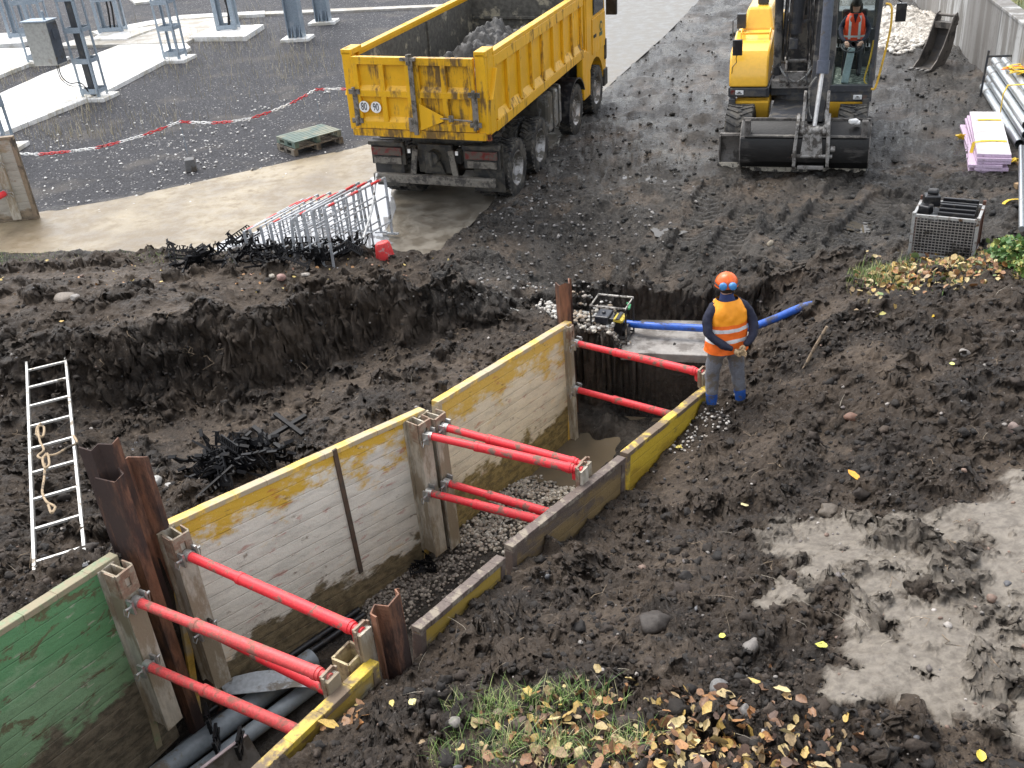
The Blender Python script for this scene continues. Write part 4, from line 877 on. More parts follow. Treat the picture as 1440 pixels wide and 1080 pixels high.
# cab ------------------------------------------------------
prof = [(4.72, 1.12), (4.98, 1.12), (5.02, .95)]
for t in np.linspace(PI - .35, .12, 9): prof.append((5.546 + .66 * math.cos(t), .56 + .66 * math.sin(t)))
prof += [(6.22, .45), (6.42, .45), (6.46, 1.25), (6.36, 2.1), (6.22, 3.0), (5.9, 3.12), (4.72, 3.12)]
b = MB(); b.prism([(-1.2, y, z) for y, z in prof], (2.4, 0, 0)); cab = b.build('cab', M_TY, truck, bevel=.02)
b = MB(); b.b2((-1.1, 4.55, 1.0), (1.1, 4.70, 2.95)); b.b2((-.9, 4.42, .9), (.9, 4.55, 1.6)); b.build('cab_rear_wall', M_DK, truck, bevel=.03)
for s in (-1, 1):
    b = MB(); b.prism([(s * 1.203, 5.35, 2.12), (s * 1.203, 6.26, 2.12), (s * 1.203, 6.14, 2.85), (s * 1.203, 5.35, 2.85)], (s * .008, 0, 0)); b.build('side_window', M_GLASS, cab)
    b = MB()   # door leaf, proud of the cab, with shut lines
    b.prism([(s * 1.201, 5.25, 1.32), (s * 1.201, 6.36, 1.32), (s * 1.201, 6.33, 2.06), (s * 1.201, 5.25, 2.06)], (s * .018, 0, 0)); b.b2((s * 1.2, 4.80, 1.25), (s * 1.214, 5.15, 2.95)); dd = b.build('door', M_TY, cab, bevel=.01)
    b = MB(); b.b2((s * 1.219, 5.33, 1.66), (s * 1.236, 5.52, 1.72)); b.build('handle', M_BLACKP, dd)
    b = MB(); b.bar((s * 1.2, 6.1, 2.75), (s * 1.46, 5.98, 2.5), .03, .03); b.box((s * 1.47, 5.93, 2.30), (.24, .10, .52)); b.build('mirror', M_PB, cab, bevel=.04)
    b = MB(); b.b2((s * 1.1, 6.2, .42), (s * 1.23, 6.50, .80)); b.b2((s * 1.17, 6.3, 1.0), (s * 1.235, 6.42, 1.45)); b.build('corner_step', M_TY if 0 else M_DK, cab, bevel=.02)
    b = MB(); b.prism([(s * 1.1, y, z) for y, z in ((4.45, .55), (4.95, .55), (4.98, 1.0), (4.86, 1.46), (4.62, 1.56), (4.35, 1.56), (4.36, 1.1))], (s * .14, 0, 0)); b.prism([(s * .75, y, z) for y, z in ((4.30, 1.42), (4.40, 1.54), (4.86, 1.54), (4.80, 1.42))], (s * .36, 0, 0)); b.build('wheel_fairing', M_TY, cab, bevel=.02)
b = MB(); b.cyl((1.222, 5.95, 1.80), (1.226, 5.95, 1.80), .11, n=24); b.b2((1.222, 5.82, 1.60), (1.226, 6.06, 1.68)); e = b.build('door_emblem', mat('dark_green_emblem', (.03, .09, .05), .4, amt=.1), cab)
b = MB(); b.cyl((1.227, 5.95, 1.80), (1.229, 5.95, 1.80), .06, n=20); b.build('emblem_centre', M_TY, e)
b = MB(); b.prism([(-1.05, 6.42, 1.95), (1.05, 6.42, 1.95), (1.0, 6.27, 2.85), (-1.0, 6.27, 2.85)], (0, .03, .003)); b.build('windscreen', M_GLASS, cab)
b = MB(); b.b2((-1.1, 6.44, .5), (1.1, 6.52, .95)); b.build('bumper', M_DK, cab, bevel=.03)
# load -----------------------------------------------------
def lumpy(name, cx, cy, rx, ry, h, res, seed, m, cell=(.22, .11), fn=None, base=0.0):
    xs = np.arange(-rx, rx + res, res); ys = np.arange(-ry, ry + res, res); X, Y = np.meshgrid(xs, ys)
    r = np.sqrt((X / rx) ** 2 + (Y / ry) ** 2) + .18 * fbm(X + seed, Y, 1.5 / max(rx, .5), 3, seed); f = np.clip(1 - r, 0, 1) ** .8
    Z = h * f + (f > 0) * (clods(X + seed, Y, cell[0], seed, .8, .8) + clods(X + seed, Y, cell[1], seed + 9, .9, .9) + .02 * fbm(X, Y, 12, 3, seed)) * np.minimum(1, f * 5) - .03 * (f <= 0)
    nr, nc = X.shape; vs = np.stack([X.ravel() + cx, Y.ravel() + cy, Z.ravel() + base], 1)
    fs = [(i * nc + j, i * nc + j + 1, (i + 1) * nc + j + 1, (i + 1) * nc + j) for i in range(nr - 1) for j in range(nc - 1) if f[i, j] + f[i + 1, j] + f[i, j + 1] + f[i + 1, j + 1] > 0]
    b = MB(); b.v = [tuple(v) for v in vs]; b.f = fs; b.mi = [0] * len(fs); return b.build(name, m, smooth=True, angle=70)
M_CLAY = mat('grey_wet_clay', (.058, .056, .053), .5, dirt=(.05, .048, .045), amt=.4, scale=6, bump=.9, bscale=30, var=.35)
ld = lumpy('clay_load', 0, 0, 1.13, 2.05, .86, .03, 303, M_CLAY, cell=(.30, .09)); ld.matrix_world = T0 @ Matrix.Translation((.02, 2.25, ZB + .12)); tag(ld, 'heap of broken grey clay loaded in the yellow truck bed', 'clay load')
# ================================================================ WHEELED EXCAVATOR  (x right in the photo, y away from the camera)
M_EY = mat('excavator_yellow', (.98, .56, .06), .28, dirt=(.35, .2, .05), amt=.05, scale=3, bump=.06, var=.05, coat=.3)
M_ED = mat('excavator_dark_grey', (.045, .048, .055), .42, dirt=(.10, .092, .08), amt=.3, scale=5, bump=.3)
M_EBOOM = mat('boom_dark_steel', (.035, .036, .04), .4, .1, dirt=(.14, .13, .115), amt=.35, scale=4, bump=.4)
M_EST = mat('worn_grey_steel', (.27, .26, .245), .5, .4, dirt=(.10, .09, .08), amt=.4, scale=7, bump=.5)
M_BKT = mat('bucket_black_steel', (.010, .010, .010), .42, .2, dirt=(.05, .046, .042), amt=.15, scale=4, bump=.4, stretch=(.4, 1, 1))
M_MUDG = mat('mud_grey_inside', (.14, .13, .12), .6, .1, dirt=(.05, .045, .04), amt=.35, scale=4, bump=.7)
M_CHR = mat('chrome_rod', (.8, .8, .82), .12, 1.0, amt=0, bump=0)
M_HOSEK = mat('rubber_hose', (.03, .03, .032), .5, dirt=(.12, .11, .1), amt=.3, scale=10)
M_HOSEG = mat('grey_hose', (.22, .22, .21), .5, amt=.3, scale=10)
M_LAMP = mat('work_lamp', (.75, .76, .75), .2, amt=.1, bump=0)
E0 = frame((5.333, 17.596, 0), .349); ex = empty('excavator', mat=E0, label='yellow and grey wheeled excavator facing the camera with wide bucket down', cat='excavator')
def EX(name, m, b, par=None, **k): return b.build(name, m, par or ex, **k)
for y in (.62, 3.3):
    for s in (-1, 1): wheel(ex, (s * .98, y, .50), s, R=.52, w=.50, rimm=M_EST, lugs=22)
    b = MB(); b.cyl((-.9, y, .5), (.9, y, .5), .10); b.box((0, y, .5), (.4, .35, .35)); EX('axle', M_ED, b, bevel=.02)
b = MB(); b.b2((-.45, .1, .55), (.45, 4.0, .92)); b.b2((-.75, .05, .5), (.75, .25, .85)); b.cyl((0, 1.95, .9), (0, 1.95, 1.06), .62, n=32); b.b2((-.35, -.05, .35), (-.2, .3, .7)); b.b2((.2, -.05, .35), (.35, .3, .7)); EX('undercarriage', M_ED, b, bevel=.02)
for s in (-1, 1):
    b = MB(); b.b2((s * .52, 1.15, .62), (s * 1.15, 1.75, 1.0)); b.prism([(s * .52, 1.15, .62), (s * .52, 1.15, 1.0), (s * .52, 1.0, .98)], (s * .63, 0, 0)); EX('tool_box', M_EY, b, bevel=.03)
    b = MB(); b.b2((s * 1.12, .92, .70), (s * 1.24, 1.06, 1.05)); EX('step', M_ED, b, bevel=.01)
# blade
b = MB(); N = 8; pr = []
for k in range(N + 1):
    t = k / N; pr.append((-.0 - .10 * math.sin(t * PI) * -1, .04 + .60 * t))
poly = [(-1.27, y, z) for y, z in pr] + [(-1.27, y + .05, z) for y, z in pr[::-1]]; b.prism(poly, (2.54, 0, 0))
for s in (-1, 1): b.b2((s * 1.25, -.06, .04), (s * 1.275, .14, .64))
b.b2((-1.27, .02, .60), (1.27, .16, .66)); bl = EX('dozer_blade', M_MUDG, b, bevel=.006)
b = MB(); b.b2((-1.27, -.09, .02), (1.27, -.03, .16)); b.build('cutting_edge', mat('pale_mud_edge', (.50, .46, .38), .7, dirt=(.06, .055, .05), amt=.35, scale=8, bump=.8), bl)
# slewing body base
b = MB(); b.b2((-1.26, 1.0, 1.06), (-.52, 4.2, 1.24)); b.b2((.46, .98, .98), (1.27, 4.2, 1.18)); b.b2((-.52, 1.35, 1.0), (.46, 4.2, 1.2)); b.b2((-1.27, 4.0, 1.06), (1.27, 4.5, 2.0)); EX('deck', M_ED, b, bevel=.02)
# engine hood, sloped step shape
prof = [(.98, 1.245), (.98, 1.42), (1.05, 1.72), (1.16, 1.86), (1.55, 1.96), (1.85, 2.03), (2.0, 2.06), (2.04, 2.06), (2.04, 1.25)]
b = MB(); b.prism([(-1.25, y, z) for y, z in prof], (.70, 0, 0)); hood = EX('engine_hood', M_EY, b, smooth=True, bevel=.045)
b = MB(); b.b2((-1.25, 2.05, 1.25), (-.52, 4.3, 2.02)); b.prism([(-1.16, 2.08, 2.03), (-.56, 2.08, 2.03), (-.64, 2.30, 2.42), (-1.08, 2.30, 2.42)], (0, .9, 0)); b.build('rear_hood', M_EY, hood, bevel=.05)
b = MB(); b.b2((-1.10, 1.63, 2.05), (-.60, 1.66, 2.09))
for x in (-1.12, -.60): b.tube([(x, 1.64, 2.08), (x, 1.60, 1.97)], .018, 8); b.tube([(x, 1.95, 2.05), (x, 1.78, 2.13), (x, 1.64, 2.08)], .016, 8)
b.build('hood_rail', M_EY, hood, bevel=.008)
b = MB(); b.b2((-.92, 2.5, 2.43), (-.72, 2.7, 2.72)); b.build('exhaust', M_ED, hood, bevel=.02)
b = MB(); b.b2((-1.24, 1.95, 2.1), (-1.08, 2.1, 2.36)); b.tube([(-1.27, 1.6, 2.0), (-1.28, 1.65, 2.3), (-1.25, 1.95, 2.3)], .012, 6); b.build('side_mirror', M_ED, hood, bevel=.02)
b = MB(); b.box((-1.10, .90, 1.98), (.17, .07, .27)); b.tube([(-1.10, .93, 1.86), (-1.13, .97, 1.78), (-1.12, .98, 1.70), (-1.19, .96, 1.62), (-1.2, .97, 1.5)], .008, 6); mr = EX('front_mirror', M_PB, b, bevel=.03)
b = MB(); b.b2((-1.22, .955, 1.085), (-.56, 1.0, 1.235)); b.build('front_bumper', M_ED, ex, bevel=.012)
for (x, z) in ((-1.05, 1.16), (1.03, 1.075)):
    b = MB(); b.b2((x - .075, .935, z - .04), (x + .075, .956, z + .04)); lp = EX('headlamp', M_LAMP, b, bevel=.008)
    sg = -1 if x < 0 else 1; b = MB(); b.b2((x + sg * .085, .938, z - .04), (x + sg * .16, .956, z + .04)); b.build('marker_lamp', M_REDL, lp)
    b = MB(); b.b2((x - .045, .930, z - .02), (x + .045, .934, z - .008)); b.b2((x - .02, .930, z), (x + .02, .934, z + .02)); b.build('lamp_insert', M_ED, lp)
# cab: frame of pillars with glass between
b = MB(); xa, xb, ya, yb, zb, zt = .50, 1.27, .98, 2.75, 1.18, 2.98
def pillar(p, q, w=.07): b.bar(p, q, w, w)
b.b2((xa - .02, ya - .02, zb - .02), (xb, ya + .10, zb + .10))
for x, dx in ((xa + .03, .02), (xb - .035, .06)): pillar((x, ya + .03, zb), (x + dx, ya + .26, zt), .065); pillar((x, yb, zb), (x, yb, zt)); pillar((x, ya + .26, zt), (x, yb, zt)); pillar((x, ya, zb + .04), (x, yb, zb + .04), .08)
for y in (ya + .26, 1.75, yb): pillar((xa, y, zt), (xb, y, zt), .09)
pillar((xb - .0, 1.75, zb), (xb - .0, 1.75, zt)); b.b2((xa, ya + .3, zt + .03), (xb + .02, yb, zt + .07)); b.b2((xa, yb - .05, zb), (xb, yb, 1.9)); cb = EX('cab', M_ED, b, bevel=.01)
gm, nt, pb_ = newmat('clear_cab_glass'); pb_.inputs['Base Color'].default_value = (.75, .85, .82, 1); pb_.inputs['Transmission Weight'].default_value = 1; pb_.inputs['Roughness'].default_value = .0; pb_.inputs['IOR'].default_value = 1.05; pb_.inputs['Specular IOR Level'].default_value = .6
b = MB(); b.prism([(xa + .05, ya + .02, zb + .1), (xb - .06, ya + .02, zb + .1), (xb - .0, ya + .25, zt - .04), (xa + .06, ya + .25, zt - .04)], (0, .006, .001)); b.build('front_window', gm, cb)
b = MB(); b.b2((xa + .02, ya + .1, zb - .02), (xb, yb - .05, zb + .02)); b.build('cab_floor', mat('cab_floor_littered', (.03, .045, .035), .6, dirt=(.30, .32, .28), amt=.38, scale=14, bump=.5), cb)
b = MB(); b.bar((.78, 1.42, zb + .02), (.86, 1.66, 1.78), .13, .10, up=(0, 1, 0)); sc_ = b.build('steering_column', mat('column_grey', (.25, .30, .32), .4, amt=.15), cb, bevel=.02)
b = MB(); b.tube([(.87 + .19 * math.cos(a), 1.66 + .17 * math.sin(a), 1.80 + .06 * math.sin(a)) for a in np.linspace(0, 2 * PI, 25)[:-1]], .013, 8, closed=True)
for a in (0, 2.1, 4.2): b.bar((.87, 1.66, 1.80), (.87 + .18 * math.cos(a), 1.66 + .16 * math.sin(a), 1.80 + .055 * math.sin(a)), .02, .012)
b.build('steering_wheel', M_BLACKP, sc_)
b = MB(); b.box((.86, 2.28, 1.62), (.46, .46, .14)); b.box((.86, 2.52, 1.98), (.46, .14, .66)); b.box((.86, 2.3, 1.42), (.3, .3, .3)); b.build('seat', M_PB, cb, bevel=.04)
for sx in (.62, 1.13): 
    b = MB(); b.box((sx, 1.98, 1.72), (.09, .32, .08)); b.cyl((sx, 1.86, 1.76), (sx, 1.84, 1.92), .02); b.build('joystick', M_PB, cb, bevel=.015)
for x in (.72, .92, 1.12):
    b = MB(); b.box((x, 1.05, 2.92), (.12, .12, .10)); b.build('roof_lamp', mat('lamp_green_grey', (.07, .12, .10), .3, amt=.1), cb, bevel=.02)
b = MB(); b.tube(smooth_pts([Vector(v) for v in ((1.19, 1.1, 1.25), (1.12, 1.12, 1.34), (1.17, 1.14, 1.6), (1.20, 1.2, 1.8), (1.22, 1.22, 2.0))]), .014, 8); b.build('inner_handrail', mat('handrail_yellow', (.70, .42, .04), .35, amt=.08), cb)
b = MB(); b.tube(smooth_pts([Vector(v) for v in ((1.25, .95, 1.22), (1.32, .93, 1.26), (1.40, .94, 1.7), (1.47, .98, 2.2), (1.47, 1.0, 2.5), (1.44, 1.03, 2.62), (1.36, 1.06, 2.64))]), .019, 8); b.build('handrail', MATS['handrail_yellow'], cb, smooth=True)
b = MB(); b.box((1.62, 1.02, 2.50), (.17, .08, .30)); b.tube([(1.34, 1.1, 2.72), (1.5, 1.05, 2.74), (1.62, 1.03, 2.66)], .014, 6); b.build('cab_mirror', M_PB, cb, bevel=.03)
# boom (base in the middle gap), cylinders, hoses
b = MB()
def plate(x0, x1, pts): b.prism([(x0, y, z) for y, z in pts], (x1 - x0, 0, 0))
plate(-.22, .10, [(1.55, 1.35), (1.85, 1.25), (1.75, 2.3), (1.25, 3.6), (.9, 4.6), (.55, 4.5), (.95, 3.4), (1.4, 2.2)])
boom = EX('boom', M_EBOOM, b, bevel=.02)
b = MB()
for x in (-.26, .14): plate(x - .02, x + .02, [(1.15, 1.2), (1.95, 1.2), (1.9, 1.75), (1.5, 1.8)])
b.cyl((-.42, 1.55, 1.6), (.36, 1.55, 1.6), .06); b.b2((-.5, 1.15, 1.18), (.44, 1.32, 1.32)); b.b2((-.36, 1.1, 1.30), (.2, 1.14, 1.5)); b.build('boom_foot', M_EST, boom, bevel=.01)
for x in (-.40, .26):
    c_ = MB(); c_.cyl((x, 1.02, 1.62), (x, .82, 3.3), .075, n=20); c_.cyl((x, 1.02, 1.62), (x, 1.05, 1.48), .09, n=16); c_.cyl((x, .84, 3.2), (x, .83, 3.32), .088, n=20); o = c_.build('lift_cylinder', M_EBOOM, boom, smooth=True)
    c_ = MB(); c_.cyl((x, .83, 3.3), (x, .72, 4.2), .04, n=14); c_.build('piston_rod', M_CHR, o, smooth=True)
    c_ = MB(); c_.box((x, 1.06, 1.50), (.13, .14, .10)); c_.cyl((x - .1, 1.04, 1.5), (x + .1, 1.04, 1.5), .03); c_.build('cylinder_clevis', M_EST, o, bevel=.01)
c_ = MB(); c_.cyl((-.12, 1.05, 2.2), (-.02, .80, 3.4), .12, n=22); c_.cyl((-.02, .82, 3.3), (0, .76, 3.6), .145, n=22); c_.b2((-.3, .98, 2.36), (.16, 1.02, 2.42)); c_.box((-.13, .97, 2.02), (.15, .12, .18)); c_.build('valve_block', M_ED, boom, bevel=.01)
b = MB()
for (p, q) in (((-.38, 1.0, 1.66), (-.08, .98, 1.34)), ((.24, 1.0, 1.66), (-.02, .98, 1.34))): b.tube(smooth_pts([Vector(p), Vector(p).lerp(Vector(q), .45) + Vector((0, -.06, -.05)), Vector(q)]), .018, 8)
b.build('hose', M_HOSEG, boom, smooth=True)
b = MB()
for x, y, w in ((-.30, .9, .02), (-.24, .92, .018), (.12, .9, .02), (.18, .93, .022), (.21, .86, .016), (-.34, .95, .018)): b.tube(smooth_pts([Vector((x, y + .2, 1.7)), Vector((x * .9, y, 2.3)), Vector((x * .8, y - .1, 2.9)), Vector((x * .8 + .03, y - .25, 3.6)), Vector((x, y - .4, 4.4))]), w, 8)
for sx in (-.22, .10): b.tube(smooth_pts([Vector((sx, .95, 1.5)), Vector((sx + .05, .88, 1.35)), Vector((sx, 1.1, 1.25))]), .016, 8)
b.build('hydraulic_hose', M_HOSEK, boom, smooth=True)
# stick with its cylinder
b = MB()
b.prism([(.22, -.12, .92), (.50, -.12, .92), (.62, .10, 2.0), (.58, .18, 3.4), (.50, .30, 4.6), (.28, .30, 4.6), (.30, .18, 3.4), (.26, .10, 2.0)], (0, .22, .02)); st_ = EX('stick', M_EBOOM, b, bevel=.02)
b = MB(); b.cyl((.44, -.18, 1.92), (.47, .02, 4.2), .085, n=24); b.cyl((.435, -.20, 1.78), (.44, -.175, 1.98), .105, n=24)
for k in range(8): a = 2 * PI * k / 8; b.cyl((.435 + .085 * math.cos(a), -.205, 1.78 + .01), (.435 + .085 * math.cos(a), -.215, 1.76), .012, n=6)
cy = b.build('bucket_cylinder', mat('cylinder_slate', (.09, .105, .14), .4, dirt=(.10, .09, .08), amt=.2, scale=4), st_, smooth=True)
b = MB(); b.cyl((.37, -.33, .92), (.435, -.20, 1.86), .036, n=16); b.build('piston_rod', mat('bright_rod', (.92, .92, .93), .22, .5, amt=0, bump=0), cy, smooth=True)
b = MB(); b.tube(smooth_pts([Vector(v) for v in ((.34, -.15, 1.7), (.24, -.1, 1.5), (.25, -.12, 1.15), (.31, -.2, 1.0))]), .016, 8); b.build('hose', M_HOSEG, st_)
b = MB()
for x in (.18, .56):
    b.prism([(x - .025, -.40, .78), (x - .025, -.26, .74), (x - .025, -.02, 1.35), (x - .025, -.08, 1.46), (x - .025, -.18, 1.42), (x - .025, -.42, .92)], (.05, 0, 0))
b.cyl((.12, -.34, .84), (.62, -.34, .84), .075, n=20)
for x in (.2, .3, .42, .54): b.cyl((x - .03, -.34, .84), (x + .03, -.34, .84), .092, n=20)
lk = EX('link_arm', M_EST, b, bevel=.01)
# bucket: curved shell, open to the rear and above
BX0, BX1 = -.86, 1.28; b = MB()
out = [(-.05, .93), (-.24, .84), (-.38, .70), (-.43, .50), (-.40, .30), (-.30, .17), (-.1, .12), (.02, .14)]
inn = [(y + .035 * (1 if y < -.1 else .3), z + (.02 if z < .3 else -.01 if z < .8 else -.03)) for y, z in out]
b.prism([(BX0, y, z) for y, z in out] + [(BX0, y, z) for y, z in inn[::-1]], (BX1 - BX0, 0, 0)); bk = EX('bucket', M_BKT, b, smooth=True, angle=25)
b = MB()
for x in (BX0 - .02, BX1): b.prism([(x, y, z) for y, z in out + [(.0, .5)]], (.022, 0, 0))
for x in (BX0 + .06, BX1 - .14): b.b2((x, -.42, .74), (x + .10, -.28, 1.02))
b.b2((BX0, -.36, .70), (BX1, -.02, .735)); b.b2((BX0, -.05, .90), (BX1, .0, .97)); b.build('bucket_frame', M_MUDG, bk, bevel=.008)
b = MB(); b.b2((BX0 + .1, -.40, .735), (BX1 - .1, -.06, .76)); b.build('mud_layer', mat('mud_on_bucket', (.10, .094, .086), .6, dirt=(.25, .23, .2), amt=.3, scale=6, bump=.9, bscale=25), bk)
b = MB()
for x, t in ((.10, -.03), (.60, .03)): b.prism([(x - .03 + t, -.52, .26), (x - .03 + t, -.44, .18), (x - .03, -.30, .72), (x - .03, -.18, 1.06), (x - .03, -.26, 1.12), (x - .03, -.42, .96), (x - .03 + t, -.50, .55)], (.055, 0, 0))
b.cyl((.02, -.44, .42), (.70, -.44, .42), .035); b.cyl((.66, -.44, .55), (.74, -.44, .55), .05)
b.b2((.13, -.50, .20), (.57, -.44, .26)); b.prism([(.20, -.40, .82), (.50, -.40, .82), (.54, -.47, .40), (.16, -.47, .40)], (0, .03, 0)); b.bar((.34, -.46, .80), (.34, -.49, .45), .05, .02, up=(0, 1, 0)); b.build('quick_coupler', M_EST, lk, bevel=.008)
b = MB(); b.box((1.0, -.25, .98), (.15, .10, .07), Matrix.Rotation(.5, 3, 'Z')); b.box((1.06, -.22, .95), (.10, .12, .05)); b.build('cloth_scrap', mat('white_scrap', (.75, .75, .73), .7, amt=.2), bk, bevel=.02)
# ================================================================ PEOPLE
M_SKIN = mat('skin', (.52, .30, .22), .5, amt=0, bump=.1); M_NAVY = mat('navy_jacket', (.012, .014, .032), .85, dirt=(.05, .045, .04), amt=.15, scale=6, bump=.8, bscale=22)
M_TRO = mat('grey_work_trousers', (.16, .165, .185), .85, dirt=(.13, .11, .09), amt=.35, scale=8, bump=.9, bscale=20); M_BLT = mat('blue_gaiter', (.02, .09, .36), .6, dirt=(.10, .09, .08), amt=.25, scale=10, bump=.4, bscale=20)
M_BOOT = mat('muddy_boot', (.14, .125, .10), .8, dirt=(.06, .05, .04), amt=.4, scale=10, bump=.6); M_VO = mat('hi_vis_orange', (.95, .17, .015), .6, amt=.05, dirt=(.5, .12, .03), bump=.7, bscale=14, var=.08)
M_VY = mat('hi_vis_amber', (1.0, .36, .015), .6, amt=.03, dirt=(.6, .2, .02), bump=.7, bscale=14, var=.06); M_REFL = mat('reflective_band', (.72, .72, .72), .35, amt=.08, bump=.2)
M_GLOVE = mat('tan_work_glove', (.42, .30, .17), .8, dirt=(.2, .14, .08), amt=.3, scale=20, bump=.6); M_HELM = mat('orange_helmet', (.80, .13, .02), .3, amt=.06, bump=0); M_EAR = mat('blue_ear_cup', (.05, .22, .50), .35, amt=.05, bump=0)
M_HAIR = mat('dark_hair', (.02, .013, .01), .6, amt=0, bump=.8, bscale=60)
def skinned(name, verts, edges, mats, parent, pick, sub=2, root=0):
    me = bpy.data.meshes.new(name); me.from_pydata([v[:3] for v in verts], edges, []); o = bpy.data.objects.new(name, me); COL.objects.link(o)
    o.modifiers.new('skin', 'SKIN'); o.modifiers['skin'].use_smooth_shade = True
    if not me.skin_vertices: bpy.context.view_layer.update()
    for i, v in enumerate(verts):
        sv = me.skin_vertices[0].data[i]; sv.radius = (v[3], v[4] if len(v) > 4 else v[3]); sv.use_root = (i == root)
    s = o.modifiers.new('sub', 'SUBSURF'); s.levels = sub; s.render_levels = sub
    dg = bpy.context.evaluated_depsgraph_get(); m2 = bpy.data.meshes.new_from_object(o.evaluated_get(dg)); bpy.data.objects.remove(o)
    m2.name = name; m2.materials.clear()
    for m in mats: m2.materials.append(m)
    for p in m2.polygons: p.material_index = pick(p.center); p.use_smooth = True
    q = bpy.data.objects.new(name, m2); COL.objects.link(q); q.parent = parent; return q
def loft(name, rings, m, parent, n=28, cap=False, pick=None):
    """rings = (cx, cy, cz, rx, ry, tilt)"""
    b = MB(); vs = []
    for k, (cx, cy, cz, rx, ry, tl) in enumerate(rings):
        for i in range(n):
            a = 2 * PI * i / n; e = .8; x = math.copysign(abs(math.cos(a)) ** e, math.cos(a)) * rx; y = math.copysign(abs(math.sin(a)) ** e, math.sin(a)) * ry
            w = 1 + .018 * math.sin(a * 5 + k * 1.7) + .012 * math.sin(a * 9 - k * 2.3)
            vs.append((cx + x * w, cy + y * w, cz + tl * x))
    fs = []; mi = []
    for k in range(len(rings) - 1):
        for i in range(n): fs.append((k * n + i, k * n + (i + 1) % n, (k + 1) * n + (i + 1) % n, (k + 1) * n + i)); mi.append(pick(k, i) if pick else 0)
    if cap: fs.append(tuple(range((len(rings) - 1) * n, len(rings) * n))); mi.append(0)
    b.v = vs; b.f = fs; b.mi = mi; o = b.build(name, m, parent, smooth=True, angle=80)
    s = o.modifiers.new('sub', 'SUBSURF'); s.levels = 1; s.render_levels = 1; return o
wp = Vector((2.50, 10.36, 0)); wp.z = zat(wp.x - .1, wp.y)
wk = empty('person', wp, math.radians(10), 'person in orange vest and helmet standing at the pit edge, hands clasped behind the back', 'person')
# continuous body: trunk, head, arms and legs in one skin
V = [(0, 0, .96, .135, .10), (0, -.005, 1.10, .135, .10), (0, -.01, 1.28, .15, .105), (0, -.005, 1.42, .10, .08), (0, .01, 1.49, .056), (0, .03, 1.56, .075), (0, .035, 1.64, .088), (0, .03, 1.70, .07),
     (.165, -.01, 1.395, .078), (.262, -.05, 1.26, .064), (.285, -.13, 1.12, .058), (.21, -.215, 1.02, .050), (.115, -.25, .965, .036),
     (-.165, -.01, 1.395, .078), (-.262, -.05, 1.26, .064), (-.27, -.13, 1.12, .058), (-.14, -.225, 1.01, .050), (-.02, -.26, .945, .036),
     (.10, .0, .86, .118), (.14, .02, .66, .102), (.165, .03, .48, .088), (.185, -.0, .28, .080), (.195, -.01, .13, .068), (.20, -.01, .07, .066), (.225, .12, .06, .062), (.24, .21, .05, .050),
     (-.10, .0, .86, .118), (-.13, .03, .66, .102), (-.145, .05, .48, .088), (-.155, .02, .28, .080), (-.16, .01, .13, .068), (-.17, .02, .07, .066), (-.25, .11, .06, .062), (-.32, .17, .05, .050)]
E_ = [(0, 1), (1, 2), (2, 3), (3, 4), (4, 5), (5, 6), (6, 7), (2, 8), (8, 9), (9, 10), (10, 11), (11, 12), (2, 13), (13, 14), (14, 15), (15, 16), (16, 17), (0, 18), (18, 19), (19, 20), (20, 21), (21, 22), (22, 23), (23, 24), (24, 25), (0, 26), (26, 27), (27, 28), (28, 29), (29, 30), (30, 31), (31, 32), (32, 33)]
def pk(c):
    if c.z < .125: return 4
    if c.z < .27: return 3
    if c.z < .93 and abs(c.y) < .17: return 2
    if c.z > 1.53: return 0
    return 1
skinned('body', V, E_, [M_SKIN, M_NAVY, M_TRO, M_BLT, M_BOOT], wk, pk)
def folds(o, st, sz):
    t = bpy.data.textures.new('cloth_folds', 'CLOUDS'); t.noise_scale = sz; t.noise_depth = 3; m = o.modifiers.new('folds', 'DISPLACE'); m.texture = t; m.strength = st; m.mid_level = .5
folds(wk.children[0], .030, .07)
def vest(parent, zl, zh, rx, ry, bands, cy=0.0):
    zs = np.linspace(zl, zh, 15); rings = []
    for z in zs:
        t = (z - zl) / (zh - zl); w = 1.0 - .10 * math.sin(t * PI * .9) if t < .75 else 1.0
        rr = 1.07 - .10 * min(t, .6) if t < .72 else 1 - .42 * ((t - .72) / .28) ** 1.6
        rings.append((0, cy - .01 * t, z, rx * rr * (1.08 - .10 * t), ry * (1.05 - .12 * t) * (1 if t < .8 else 1 - .35 * (t - .8) / .2), 0))
    def pick(k, i):
        for b_ in bands:
            if k == b_: return 1
        return 2 if k >= 8 else 0
    return rings, pick
rg, pkf = vest(wk, .84, 1.48, .220, .168, (3, 6))
vs_ = loft('vest', rg, [M_VO, M_REFL, M_VY], wk, pick=pkf)
folds(vs_, .035, .09)
for s in (-1, 1):   # reflective shoulder straps on the chest side
    b = MB(); b.strip([(s * .10, .135, 1.0), (s * .10, .128, 1.25), (s * .10, .09, 1.44)], .05, .006, up=(0, 1, 0)); b.build('reflective_strap', M_REFL, vs_)
loft('collar', [(0, 0, 1.44, .095, .085, 0), (0, .005, 1.49, .075, .072, 0), (0, .012, 1.54, .068, .068, 0)], mat('blue_collar', (.02, .035, .12), .8, amt=.1, bump=.3), wk)
